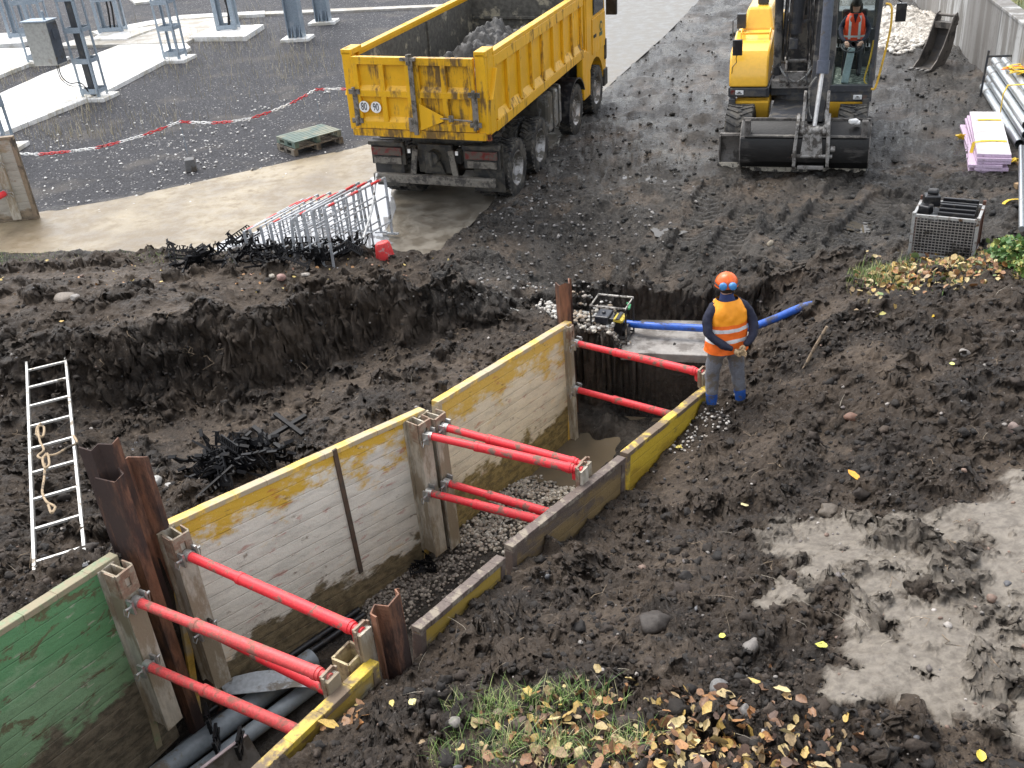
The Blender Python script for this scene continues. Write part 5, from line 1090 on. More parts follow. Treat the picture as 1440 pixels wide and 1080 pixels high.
# hands in gloves, clasped: palm + four curled fingers + thumb each
def hand(parent, w, p, fwd, side, m, nm='glove', sc=1.0):
    w = Vector(w); f = Vector(fwd).normalized(); s = Vector(side).normalized(); n = f.cross(s).normalized(); V = [(*w, .030 * sc), (*(w + f * .045 * sc), .034 * sc, .020 * sc), (*(w + f * .085 * sc), .034 * sc, .018 * sc)]; E = [(0, 1), (1, 2)]
    for k, (o_, ln) in enumerate(((-.030, .062), (-.010, .072), (.010, .068), (.029, .052))):
        a = w + f * .088 * sc + s * o_ * sc; b1 = a + f * ln * .5 * sc + n * .006; b2_ = b1 + f * ln * .25 * sc + n * ln * .42 * sc; b3 = b2_ - f * ln * .15 * sc + n * ln * .32 * sc
        i = len(V); V += [(*a, .0105 * sc), (*b1, .0098 * sc), (*b2_, .009 * sc), (*b3, .008 * sc)]; E += [(2, i), (i, i + 1), (i + 1, i + 2), (i + 2, i + 3)]
    a = w + f * .035 * sc - s * .034 * sc; i = len(V); V += [(*a, .013 * sc), (*(a + f * .03 * sc - s * .012 * sc + n * .012), .0115 * sc), (*(a + f * .055 * sc - s * .004 * sc + n * .026), .010 * sc)]; E += [(1, i), (i, i + 1), (i + 1, i + 2)]
    return skinned(nm, V, E, [m], parent, lambda c: 0, sub=1)
hand(wk, (.125, -.26, .965), 0, (-.75, -.12, -.45), (.35, 0, -.9), M_GLOVE)
hand(wk, (-.025, -.28, .945), 0, (.80, -.10, -.25), (.25, .1, .9), M_GLOVE)
# helmet with ear defenders parked at the back
b = MB(); prof = []
for t in np.linspace(0, PI / 2, 9): prof.append((.125 * math.cos(t) + .001, .12 * math.sin(t)))
b.lathe([(.132, -.03), (.128, -.0)] + prof, (0, .03, 1.655), (0, 0, 1), 32); b.lathe([(.132, -.03), (.122, -.03), (.12, .0)], (0, .03, 1.655), (0, 0, 1), 32)
b.prism([(-.09, .14, 1.645), (.09, .14, 1.645), (.06, .19, 1.635), (-.06, .19, 1.635)], (0, 0, .01)); b.tube([(0, -.085, 1.70), (0, -.045, 1.755), (0, .03, 1.775), (0, .10, 1.755)], .008, 8)
hl = b.build('helmet', M_HELM, wk, smooth=True, angle=60); hl.matrix_local = Matrix.Translation((0, .03, 0)) @ Matrix.Rotation(-.30, 4, 'Z') @ Matrix.Translation((0, -.03, 0))
for s in (-1, 1):
    b = MB(); b.lathe([(.001, .034), (.03, .033), (.042, .020), (.045, .0), (.040, -.02), (.001, -.02)], (s * .052, -.125, 1.675), (s * .35, -1, .12), 20); b.build('ear_cup', M_EAR, hl, smooth=True, angle=70)
b = MB(); b.tube([(.095, -.09, 1.66), (.135, -.0, 1.67), (.13, .07, 1.66)], .008, 6); b.tube([(-.095, -.09, 1.66), (-.135, -.0, 1.67), (-.13, .07, 1.66)], .008, 6); b.build('headband', M_PB, hl)
for s in (-1, 1):   # face, seen only from the pit side
    b = MB(); b.lathe([(.001, .006), (.010, .004), (.013, 0)], (s * .032, .112, 1.625), (0, 1, 0), 12); b.build('eye', M_WHITE, wk, smooth=True)
    b = MB(); b.lathe([(.001, .012), (.018, .01), (.026, .0)], (s * .085, .03, 1.61), (s, 0, 0), 12); b.build('ear', M_SKIN, wk, smooth=True)
b = MB(); b.tube([(0, .115, 1.625), (0, .135, 1.60), (0, .122, 1.59)], [.008, .014, .008], 8); b.build('nose', M_SKIN, wk, smooth=True)
b = MB(); b.tube([(-.022, .108, 1.565), (0, .116, 1.563), (.022, .108, 1.565)], .006, 6); b.build('mouth', mat('lips', (.35, .12, .10), .5, amt=0, bump=0), wk, smooth=True)
loft('hair', [(0, .018, 1.56, .078, .082, 0), (0, .02, 1.60, .094, .098, 0), (0, .025, 1.64, .098, .102, 0)], M_HAIR, wk)

# operator, seated; local frame: +y towards the camera side of the cab
op = empty('person', mat=E0 @ Matrix.Translation((.88, 2.22, 1.69)) @ Matrix.Rotation(PI, 4, 'Z'), label='driver in a red-orange vest sitting in the excavator cab behind the wheel', cat='person')
V = [(0, 0, .10, .14, .11), (0, .01, .25, .13, .10), (0, .01, .42, .145, .10), (0, .0, .54, .09), (0, .01, .60, .05), (0, .03, .68, .075), (0, .035, .76, .085), (0, .03, .82, .065),
     (.16, .0, .50, .062), (.25, .06, .34, .050), (.22, .24, .22, .040), (.14, .42, .17, .032), (-.16, .0, .50, .062), (-.25, .06, .34, .050), (-.22, .24, .22, .040), (-.14, .42, .17, .032),
     (.10, .05, .08, .085), (.12, .42, .06, .068), (.13, .50, -.32, .052), (.13, .60, -.40, .045), (-.10, .05, .08, .085), (-.12, .42, .06, .068), (-.13, .50, -.32, .052), (-.13, .60, -.40, .045)]
E_ = [(0, 1), (1, 2), (2, 3), (3, 4), (4, 5), (5, 6), (6, 7), (2, 8), (8, 9), (9, 10), (10, 11), (2, 12), (12, 13), (13, 14), (14, 15), (0, 16), (16, 17), (17, 18), (18, 19), (0, 20), (20, 21), (21, 22), (22, 23)]
skinned('body', V, E_, [M_SKIN, M_NAVY, M_BLACKP], op, lambda c: 0 if c.z > .62 else (2 if c.z < .12 else 1))
rg, pkf = vest(op, .12, .60, .185, .145, (2,), .01); vv = loft('vest', rg, [mat('vest_red_orange', (.90, .075, .015), .6, amt=.05, bump=.5, bscale=14), M_REFL, MATS['vest_red_orange']], op, pick=pkf)
b = MB(); b.prism([(-.045, .15, .60), (.045, .15, .60), (0, .165, .44)], (0, -.03, 0)); b.build('jacket_collar', M_NAVY, vv)
for s in (-1, 1):
    b = MB(); b.strip([(s * .085, .155, .16), (s * .085, .152, .40), (s * .085, .10, .56)], .045, .006, up=(0, 1, 0)); b.build('reflective_strap', M_REFL, vv)
    hand(op, (s * .14, .42, .17), 0, (-s * .25, .8, -.2), (1, .2, 0), M_SKIN, 'hand')
b = MB(); pr_ = [(.095 * math.cos(t) + .001, .10 * math.sin(t)) for t in np.linspace(-.35, PI / 2, 10)]; b.lathe(pr_, (0, .040, .775), (0, .25, 1), 22); b.tube([(0, -.06, .68), (0, -.07, .6), (.01, -.07, .5)], [.07, .06, .03], 10)
for s in (-1, 1): b.tube([(s * .08, .03, .77), (s * .085, .035, .68), (s * .07, .05, .58)], [.03, .032, .015], 8)
b.build('hair', M_HAIR, op, smooth=True)
# ================================================================ PATH, PUDDLES
def flat(name, poly, z, m, label, kind='structure', th=0.0, **k):
    b = MB(); n = len(poly)
    if th: b.prism([(p[0], p[1], z - th) for p in poly][::1], (0, 0, th))
    else: b.add([(p[0], p[1], z) for p in poly], [tuple(range(n))])
    o = b.build(name, m, **k); me = o.data
    if not th and me.polygons[0].normal.z < 0: me.flip_normals()
    if kind: tag(o, label, name.replace('_', ' '), kind=kind)
    return o
def path_mat():
    m, nt, b = newmat('wet_sandy_concrete'); pos = nd(nt, 'ShaderNodeNewGeometry').outputs['Position']
    n1 = noise(nt, pos, .55, 7, .62); n2 = noise(nt, pos, 3.2, 7, .68); n3 = noise(nt, pos, 40, 5, .7)
    x = nd(nt, 'ShaderNodeSeparateXYZ', {0: pos})
    c = mixc(nt, mrange(nt, n1, .38, .62), (.18, .14, .088), (.31, .255, .165)); c = mixc(nt, mrange(nt, n2, .50, .68), c, (.19, .15, .095))
    dk = mth(nt, 'ADD', mth(nt, 'ADD', x.outputs[0], 2.6), mth(nt, 'MULTIPLY', n1, 1.6)); c = mixc(nt, mrange(nt, dk, .3, 2.2), c, mixc(nt, mrange(nt, n2, .35, .65), (.115, .098, .075), (.20, .18, .145)))
    far = mrange(nt, x.outputs[1], 24, 30); c = mixc(nt, far, c, mixc(nt, mrange(nt, n2, .35, .65), (.105, .098, .085), (.185, .172, .148)))
    c = mixc(nt, mrange(nt, n3, .60, .68, 0, .5), c, (.12, .10, .08)); nt.links.new(c, b.inputs['Base Color'])
    nt.links.new(mrange(nt, n2, .35, .65, .28, .6), b.inputs['Roughness'])
    nt.links.new(nd(nt, 'ShaderNodeBump', {'Height': mth(nt, 'ADD', mth(nt, 'MULTIPLY', n2, .02), mth(nt, 'MULTIPLY', n3, .004)), 'Strength': .6, 'Distance': 1.0}).outputs[0], b.inputs['Normal']); return m
M_PATH = path_mat(); flat('path', PATH, .014, M_PATH, 'sandy wet concrete path curving in from the left and under the truck')
m, nt, b = newmat('puddle_painted_sky'); b.inputs['Base Color'].default_value = (.34, .34, .34, 1); b.inputs['Roughness'].default_value = .02; b.inputs['IOR'].default_value = 1.9; b.inputs['Specular IOR Level'].default_value = .9  # pale base colour paints in the white sky reflection, raised IOR adds to it
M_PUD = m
def wob(pts, n=6, a=.06):
    r = []; N = len(pts)
    for i in range(N):
        p, q = Vector(pts[i]), Vector(pts[(i + 1) % N])
        for k in range(n): v = p.lerp(q, k / n); r.append((v.x + a * math.sin(v.x * 7 + v.y * 3) + random.uniform(-a, a) * .3, v.y + a * math.cos(v.y * 8 - v.x * 4)))
    return r
flat('puddle', wob(poly_px("300 352;330 335;372 322;410 300;440 285;500 268;528 250;556 262;552 300;548 325;556 345;540 352;470 354;380 354")), .019, M_PUD, 'shallow puddle on the path reflecting the sky, extra sky white painted into its colour')
m, nt, b = newmat('rain_water'); b.inputs['Base Color'].default_value = (.07, .062, .05, 1); b.inputs['Roughness'].default_value = .03; b.inputs['IOR'].default_value = 1.33; M_RW = m
for k, (a, c_, r_, pc_, lb_) in enumerate(((1228, 318, .34, 30, 'small puddle in the mud near the steel cage'), (1078, 290, .5, 10, 'puddle in the ruts in front of the excavator'), (962, 300, .5, 10, 'puddle in the left wheel rut'), (905, 262, .6, 9, 'puddle in the mud right of the truck'))):
    c0 = P(a, c_, -.02); an = np.linspace(0, 2 * PI, 28)[:-1]; rr = r_ * (1 + .25 * np.sin(an * 3 + k) + .12 * np.sin(an * 7 + 2 * k)); xs, ys = c0.x + rr * np.cos(an) * 1.3, c0.y + rr * np.sin(an)
    gx, gy = np.meshgrid(np.linspace(-r_, r_, 12), np.linspace(-r_, r_, 12)); zz_ = ground(c0.x + gx.ravel(), c0.y + gy.ravel())[0]; flat('puddle', list(zip(xs, ys)), float(np.percentile(zz_, pc_)), M_RW, lb_)
# ================================================================ SUBSTATION YARD
M_PALEC = mat('pale_walkway_concrete', (.74, .73, .70), .6, dirt=(.52, .49, .42), amt=.35, scale=1.2, bump=.2, world=True)
M_TANC = mat('tan_walkway_concrete', (.43, .41, .37), .65, dirt=(.33, .30, .25), amt=.4, scale=1.5, bump=.2, world=True)
M_GALV = mat('galvanised_steel', (.28, .335, .39), .45, .35, dirt=(.40, .44, .48), amt=.2, scale=5, bump=.1, world=True)
for k, (s, m, z, lab) in enumerate((("0 131;60 104;167 63;262 60;268 66;150 127;15 181;-60 216;-60 158", M_PALEC, .12, 'long white concrete slab walkway beside the control box mast'), ("-60 70;62 66;66 79;0 105;-60 130", M_PALEC, .12, 'white concrete slab at the left edge of the yard'),
        ("70 65;140 46;258 27;338 23;262 59;168 62", M_TANC, .10, 'tan concrete walkway between the mast footings'), ("128 44;255 21;372 15;372 19;258 26;140 48", M_PALEC, .13, 'narrow white kerb strip behind the walkway'),
        ("265 52;345 51;371 34;300 37", M_PALEC, .16, 'white footing slab under the three-post support'), ("129 55;177 54;221 38;146 42", M_PALEC, .16, 'white footing slab under the cable support'),
        ("-20 63;31 60;83 45;40 44;-20 48", M_PALEC, .16, 'white footing slab at the top left corner'), ("348 21;640 8;640 5;348 17", M_TANC, .08, 'thin grey kerb line across the yard behind the truck'), ("190 4;270 -6;262 -14;180 -4", M_PALEC, .1, 'short white slab at the top edge of the yard'))):
    o = flat('concrete_slab', poly_px(s, z), z, m, lab, kind=None, th=z + .03, bevel=.012); recenter(o); tag(o, lab, 'concrete slab')
def mast(label, px_, py_, w, d, h, yaw, n=5, extra=None, leg=.07, plate=.9, solid=False):
    p = P(px_, py_, .10); p.z = 0; r = empty('steel_support', p, yaw, label, 'steel support', 'galvanised supports in the yard')
    b = MB(); b.b2((-w / 2 - plate * .25, -d / 2 - plate * .2, .0), (w / 2 + plate * .25, d / 2 + plate * .2, .10)); b.build('footing', M_PALEC, r, bevel=.01)
    if solid:
        b = MB(); b.b2((-w / 2, -d / 2, .10), (-w / 2 + .035, d / 2, h)); b.b2((w / 2 - .035, -d / 2, .1), (w / 2, d / 2, h)); b.b2((-w / 2 + .036, -.02, .1), (w / 2 - .036, .02, h)); b.build('column', M_GALV, r)
        b = MB()
        for sx in (-.28, 0, .28): b.prism([(sx * w, -.02, .1), (sx * w, -d * .55, .1), (sx * w, -.02, .45)], (.02, 0, 0))
        b.b2((-.03, -d / 2 - .03, .12), (.03, -d / 2, .5)); b.build('stiffener', M_GALV, r); return r
    for sx in (-1, 1):
        for sy in (-1, 1):
            b = MB(); b.b2((sx * w / 2 - sx * leg, sy * d / 2 - sy * .012, .1), (sx * w / 2, sy * d / 2, h)); b.b2((sx * w / 2 - sx * .012, sy * d / 2 - sy * leg, .1), (sx * w / 2, sy * d / 2 - sy * .0125, h)); b.build('leg', M_GALV, r)
    for k in range(n):
        z = .25 + (h - .4) * k / (n - 1)
        b = MB()
        for sy in (-1, 1): b.b2((-w / 2 + .001, sy * (d / 2 + .004), z - .07), (w / 2 - .001, sy * (d / 2 + .016), z + .07))
        for sx in (-1, 1): b.b2((sx * (w / 2 + .004), -d / 2 + .01, z - .05), (sx * (w / 2 + .015), d / 2 - .01, z + .05))
        b.build('batten', M_GALV, r)
    return r
s1 = mast('steel mast with a large grey control box and a white plate', 134, 134, .55, .42, 5.2, -.30, 7)
b = MB(); b.b2((-1.15, -.62, 1.05), (-.42, -.20, 2.15)); cbx = b.build('control_box', mat('box_beige_grey', (.36, .36, .34), .4, .3, dirt=(.3, .28, .25), amt=.15), s1, bevel=.02)
b = MB(); b.b2((-.42, -.61, 1.08), (-.405, -.21, 2.12)); b.b2((-.40, -.5, 1.7), (-.37, -.3, 1.95)); b.build('box_side', mat('box_dark_side', (.08, .09, .11), .4), cbx, bevel=.005)
b = MB(); b.b2((-1.2, -.66, 2.155), (-.38, -.16, 2.19)); b.cyl((-.6, -.4, 2.19), (-.6, -.4, 2.4), .03); b.build('box_lid', M_GALV, cbx, bevel=.005)
b = MB(); b.tube(smooth_pts([Vector(v) for v in ((-.5, -.5, 1.05), (-.48, -.52, .75), (-.35, -.45, .55), (-.1, -.3, .5), (.0, -.2, .2))]), .016, 6); b.tube(smooth_pts([Vector(v) for v in ((-.55, -.5, 1.05), (-.53, -.52, .7), (-.35, -.45, .48), (-.1, -.3, .42), (.0, -.2, .2))]), .012, 6); b.build('cable', M_PB, s1)
b = MB(); b.b2((-.34, -.26, 2.75), (.05, -.24, 3.15)); b.build('plate', M_WHITE, s1)
b = MB(); b.b2((-.08, -.1, .1), (.08, .1, 5.0)); b.build('cable_duct', M_ED, s1)
mast('lattice support standing between the tan walkway and dry grass', 247, 81, .55, .5, 4.2, -.25, 6)
s3 = mast('lattice support with an orange lantern near its top', 62, 85, .9, .45, 4.6, -.1, 6)
b = MB(); b.box((-.1, -.3, 2.62), (.28, .22, .3)); b.build('lantern', mat('orange_lantern', (.85, .16, .04), .4, amt=.1), s3, bevel=.04)
s4 = mast('support with black cables on its own white footing slab', 160, 46, .9, .5, 4.5, -.1, 5, leg=.12)
b = MB()
for x in (-.1, .05, .2): b.tube(smooth_pts([Vector((x, 0, .1)), Vector((x + .1, .05, 1.2)), Vector((x - .05, 0, 2.6)), Vector((x, 0, 4.4))]), .035, 6)
b.build('cable', M_PB, s4)
b = MB(); b.b2((-1.0, -.4, 1.5), (-.5, .1, 3.5)); b.build('cabinet', MATS['box_beige_grey'], s4, bevel=.02)
s5 = mast('three-post support with a hanging cable on a broad white footing', 322, 43, .7, .5, 4.5, -.1, 3, leg=.14)
b = MB(); b.tube(smooth_pts([Vector((0, 0, .1)), Vector((.1, .05, .9)), Vector((-.1, 0, 1.9)), Vector((0, 0, 3.4))]), .05, 6); b.build('cable', M_PB, s5)
mast('broad steel column on a white base plate beside the tall dry grass', 418, 52, .50, .36, 4.0, -.15, solid=True)
mast('broad steel column farthest right in the yard, nearest the truck', 455, 29, .50, .36, 4.0, -.15, solid=True)
mast('pair of support legs cut off by the left edge, behind the trench box', 3, 206, .5, .4, 3.6, -.1, 5)
mast('set of support posts at the top left corner on white footings', 35, 53, .95, .5, 4.0, -.1, 3, leg=.12)
# red and white chain
cz = .62; ch = empty('barrier_chain', P(253, 171, 0), 0, 'red and white plastic chain strung low across the black gravel yard', 'barrier chain'); cl = ch.location
cp = [P(-20, 214, cz), P(20, 216, cz - .02), P(55, 217, cz - .05), P(98, 213, cz - .05), P(135, 208, cz), P(168, 200, cz), P(202, 190, cz + .02), P(235, 178, cz + .05), P(253, 171, cz + .1), P(268, 172, cz + .05), P(298, 173, cz), P(326, 171, cz), P(354, 166, cz), P(381, 157, cz), P(408, 146, cz), P(432, 133, cz + .05), P(443, 126, cz + .1), P(456, 125.5, cz + .08), P(480, 125, cz + .05), P(520, 128, cz), P(560, 124, cz)]
M_CR = mat('chain_red', (.60, .04, .045), .5, amt=.15); M_CW = mat('chain_white', (.80, .80, .78), .5, amt=.1)
for i in range(len(cp) - 1):
    a, c_ = cp[i] - cl, cp[i + 1] - cl; d = c_ - a; n = max(3, int(d.length / .10)); b = MB(); red = i % 2 == 0
    for k in range(n):
        q = a + d * ((k + .5) / n); u = d.normalized(); s = u.orthogonal().normalized()
        if k % 2: s = u.cross(s)
        L_ = d.length / n * .66; b.tube([q + u * L_ * math.cos(t) + s * .026 * math.sin(t) for t in np.linspace(0, 2 * PI, 9)[:-1]], .011, 5, closed=True)
    b.build('chain_section', M_CR if red else M_CW, ch)
for i in (0, 8, 16):
    b = MB(); p = cp[i] - cl; b.cyl((p.x, p.y, 0.0), (p.x, p.y, p.z + .02), .008, n=8); b.build('post', M_GALV, ch)
# pallets
def pallet(label, c, rz, w=1.2, d=.8, m=None, z=0):
    b = MB(); 
    for i in range(7): b.box((0, -d / 2 + .05 + i * (d - .1) / 6, .132), (w, .095, .022))
    for x in (-w / 2 + .05, 0, w / 2 - .05):
        b.box((x, 0, .109), (.10, d, .022)); b.box((x, 0, .011), (.10, d, .022))
        for y in (-d / 2 + .07, 0, d / 2 - .07): b.box((x, y, .06), (.10, .14, .076))
    o = b.build('pallet', m, bevel=.004); o.location = c; o.rotation_euler = (0, 0, rz); o.location.z += z; tag(o, label, 'pallet'); return o
M_W1 = mat('weathered_pallet_wood', (.20, .17, .13), .75, dirt=(.07, .06, .05), amt=.35, scale=4, bump=.4); M_W2 = mat('green_stained_wood', (.10, .15, .125), .55, dirt=(.23, .24, .19), amt=.4, scale=3, bump=.3)
pc = P(437, 206, .0); pallet('brown wooden pallet lying at the bottom of the two in the yard', pc, .62, m=M_W1); pallet('greenish pallet on top of the brown one, shifted to the left', pc, .66, w=1.15, m=M_W2, z=.16)
b = MB(); b.box((0, 0, .13), (.22, .26, .26), taper=.92); o = b.build('concrete_block', mat('block_grey', (.14, .14, .14), .8, amt=.3), bevel=.015); o.location = P(270, 240, 0); o.rotation_euler = (0, 0, .2); tag(o, 'small dark grey concrete block alone on the black gravel', 'block')
# trench box standing at the left edge
A, B = P(-70, 322, 0), P(55, 309, 0); pl = empty('shoring_box', (A + B) / 2, 0, 'bare grey-brown trench box standing on the path at the left edge', 'trench box'); pl.location.z = 0; bpy.context.view_layer.update()
top = P(11, 199, 1.62) * 1.0; X = (B - A).normalized(); nrm2 = Vector((X.y, -X.x, 0)); M_BP = panel_mat('worn_bare_panel', (.30, .23, .15), (.40, .37, .31), (.27, .21, .14), (.45, .42, .36), topz=-.05, lowz=-1.42, scr_amt=.3)
add_panel(pl, Vector((A.x, A.y, 1.6)), Vector((B.x, B.y, 1.6)), (0.02, 0.02), 1, M_BP, mat('brown_rail', (.24, .18, .12), .6, amt=.3), th=.09)
for z in (.62, 1.18):
    p0 = B - X * .38 + nrm2 * .12 + Vector((0, 0, z)); add_strut(pl, p0, p0 + nrm2 * 1.5 - X * .35, M_RED, r=.055, split=.6)
b = MB(); b.b2((-.08, -.01, .05), (.08, .10, 1.62)); o = b.build('post', M_POST, pl); o.matrix_local = pl.matrix_world.inverted() @ Matrix.Translation(B - X * .38 + nrm2 * .02) @ Matrix.Rotation(math.atan2(X.y, X.x), 4, 'Z')

# ================================================================ STACK OF BARRIERS
M_BG = mat('barrier_grey', (.46, .48, .50), .4, .4, dirt=(.16, .14, .12), amt=.25, scale=8); M_BR = mat('barrier_red', (.60, .045, .045), .45, dirt=(.4, .35, .33), amt=.25, scale=9)
D0 = (P(538, 267, .98) - P(466, 320, .95)); D0.z = 0; D0.normalize(); BW = 1.75
def barrier():
    r = empty('barrier', (0, 0, 0), 0); H = .95
    b = MB(); b.tube([(0, 0, H), (BW, 0, H)], .020, 10); b.build('grey_rail', M_BG, r, smooth=True)
    for k, (a, c_) in enumerate(((.06, .30), (.62, .92), (1.30, 1.62))):
        b = MB(); b.tube([(a, 0, H), (c_, 0, H)], .0225, 10); b.build('red_sleeve', M_BR, r, smooth=True)
    b = MB(); b.tube([(0, 0, H - .30), (BW, 0, H - .30)], .015, 8); b.tube([(0, 0, .22), (BW, 0, .22)], .015, 8); b.build('lower_rail', M_BG, r, smooth=True)
    for x in (0, .6, 1.15, BW): b = MB(); b.bar((x, 0, .0), (x, 0, H), .045 if x in (0, BW) else .025, .022, up=(1, 0, 0)); b.build('post', M_BG, r, bevel=.004)
    for x in (0, BW): b = MB(); b.b2((x - .03, -.11, 0), (x + .03, .11, .025)); b.build('foot', M_BG, r)
    return r
proto = barrier(); NBAR = 10; La = P(352, 362, .12); Lb = P(470, 378, .18); yawb = math.atan2(D0.y, D0.x)
names = ['leftmost barrier of the stack, set apart from the rest', 'second barrier from the left, tipped against its neighbour', 'third barrier from the left in the leaning stack', 'fourth barrier from the left in the leaning stack', 'fifth barrier from the left, its top rail mostly grey', 'sixth barrier from the left in the leaning stack', 'seventh barrier from the left in the leaning stack', 'eighth barrier from the left, close against the last two', 'last but one barrier on the right of the stack', 'rightmost barrier of the stack with the brightest red top rail']
for i in range(NBAR):
    o = proto if i == 0 else copy_tree(proto); t = (i / (NBAR - 1)); p = La.lerp(Lb, t); o.location = p; q = p + D0 * BW
    pit = math.atan2(.0 - .03 - (p.z) * .9, BW); o.rotation_euler = Euler((random.uniform(-.12, .10) - (.10 if i < 5 else .0), -pit * .6, yawb + random.uniform(-.05, .05)), 'XYZ')
    o.scale = (1, 1, .46 + .54 * t)
    if 0 < i < 9:
        for c_ in [c_ for c_ in o.children if c_.name.startswith('red_sleeve')][(i % 3 == 0):2]: bpy.data.objects.remove(c_)
    tag(o, names[i], 'barrier', 'stacked site barriers')
b = MB(); b.tube([(BW * .95, .02, .95), (BW * .7, -.06, .5), (BW * .45, -.1, .2)], .018, 8); o = b.build('loose_tube', mat('pale_tube', (.6, .6, .58), .4, .3, amt=.2)); o.location = Lb; o.rotation_euler = (0, 0, yawb); tag(o, 'pale loose tube leaning inside the rightmost barriers', 'tube')
rb = P(543, 366, .16); b = MB(); b.lathe([(.001, 0), (.15, 0), (.155, .03), (.15, .10), (.125, .28), (.10, .31), (.04, .32), (.001, .32)], (0, 0, 0), (0, 0, 1), 20)
o = b.build('plastic_container', mat('faded_red_plastic', (.68, .05, .05), .5, dirt=(.5, .3, .28), amt=.2, scale=9), smooth=True); o.location = rb; o.rotation_euler = (.06, -.08, .3); o.scale = (.95, .6, 1.0); tag(o, 'faded red plastic container standing right of the barriers', 'container')

# ================================================================ RIGHT SIDE
W0, W1 = Vector((14.9, 40.5, 0)), Vector((9.75, 16.2, 0)); wd = (W1 - W0).normalized(); wn = Vector((-wd.y, wd.x, 0))
if wn.x < 0: wn = -wn
tp = onplane(1408, 13, W0, wn); WH = tp.z
def wall_mat():
    m, nt, b = newmat('streaked_retaining_concrete'); co = nd(nt, 'ShaderNodeTexCoord').outputs['Object']
    st = nd(nt, 'ShaderNodeMapping', {'Vector': co, 'Scale': (1, 1, .10)}).outputs[0]; n1 = noise(nt, st, 2.6, 8, .7); n2 = noise(nt, co, .5, 4, .6); n3 = noise(nt, co, 9, 7, .7)
    c = mixc(nt, mrange(nt, n1, .42, .60), (.17, .16, .145), (.42, .42, .41)); x = nd(nt, 'ShaderNodeSeparateXYZ', {0: co}).outputs[0]
    seg = mth(nt, 'FRACT', mth(nt, 'MULTIPLY', x, .16)); c = mixc(nt, mrange(nt, seg, .50, .52, 0, .7), c, (.15, .138, .125)); c = mixc(nt, mrange(nt, seg, .0, .02, .8, 0), c, (.05, .05, .045))
    c = mixc(nt, mrange(nt, n3, .55, .7, 0, .5), c, (.11, .10, .09)); nt.links.new(c, b.inputs['Base Color']); b.inputs['Roughness'].default_value = .8
    nt.links.new(nd(nt, 'ShaderNodeBump', {'Height': n3, 'Strength': .3, 'Distance': .02}).outputs[0], b.inputs['Normal']); return m
b = MB(); Lw = (W1 - W0).length; b.b2((0, -.3, -.3), (Lw, 0, WH)); b.b2((0, -.32, WH), (Lw, .03, WH + .06)); o = b.build('retaining_wall', wall_mat(), bevel=.01); o.location = W0; o.rotation_euler = (0, 0, math.atan2(wd.y, wd.x)); tag(o, 'tall streaked concrete retaining wall along the right side', 'wall')
if (o.matrix_basis.to_3x3() @ Vector((0, -1, 0))).dot(wn) < 0: o.location = W0 + wn * .3
b = MB(); N = 40; vs = []
for i in range(N + 1):
    for j in range(12):
        p = W0 + wd * (Lw + 3) * i / N + wn * (.30 + j * .55); vs.append((p.x, p.y, WH - .02 + (j * .16 if j else 0) + (.10 * random.random() if j else 0)))
b.add(vs, [(i * 12 + j, (i + 1) * 12 + j, (i + 1) * 12 + j + 1, i * 12 + j + 1) for i in range(N) for j in range(11)]); o = b.build('grass_bank', mat('bank_grass', (.16, .15, .05), .85, dirt=(.07, .09, .03), amt=.6, scale=1.6, bump=1.0, bscale=12, world=True, var=.4), smooth=True); tag(o, 'rough grassy bank above the retaining wall', 'bank', kind='structure')
# loose digging bucket
bo = P(1322, 97, 0); lbk = empty('digging_bucket', bo, .56, 'narrow brown digging bucket set down alone near the concrete wall', 'excavator bucket'); lbk.scale = (.84, .84, .84)
M_LB = mat('brown_bucket_steel', (.125, .11, .095), .6, .2, dirt=(.05, .045, .04), amt=.3, scale=3, bump=.4)
outer = [(-.42, .02), (-.05, -.0), (.20, .10), (.40, .38), (.50, .75), (.52, 1.05), (.60, 1.22), (.50, 1.42), (.36, 1.36)]; inner = [(.36, 1.36), (.24, 1.05), (.05, .62), (-.18, .26), (-.42, .06)]
for y in (0, .55): b = MB(); b.prism([(x, y, z) for x, z in outer + inner[1:]], (0, .035, 0)); b.build('side_plate', M_LB, lbk, bevel=.008)
b = MB(); sh = [(-.42, .02), (-.05, .002), (.20, .10), (.40, .38), (.50, .75), (.50, 1.0), (.40, 1.1)]; si = [(x - .03, z + .03) for x, z in sh]
b.prism([(x, .036, z) for x, z in sh] + [(x, .036, z) for x, z in si[::-1]], (0, .513, 0)); b.build('shell', mat('bucket_inside', (.05, .045, .042), .6, amt=.3), lbk)
b = MB(); b.cyl((.44, -.02, 1.33), (.44, .62, 1.33), .04); b.cyl((.50, -.02, 1.12), (.50, .62, 1.12), .04); b.b2((.30, .04, 1.0), (.48, .54, 1.16)); b.build('pin', M_LB, lbk)
b = MB()
for k in range(4): y = .02 + k * .165; b.prism([(-.40, y, .0), (-.40, y + .09, .0), (-.60, y + .07, -.0), (-.60, y + .02, -.0)], (0, 0, .05))
b.build('teeth', M_EST, lbk)
hp_ = lumpy('stone_heap', 0, 0, 1.5, 2.1, .5, .05, 505, mat('pale_stones', (.52, .48, .42), .7, dirt=(.22, .20, .17), amt=.35, scale=5, bump=.8, bscale=22, world=True, var=.45), cell=(.10, .06)); hp_.location = P(1262, 40, 0); tag(hp_, 'heap of pale broken stone between excavator and wall', 'stone heap')
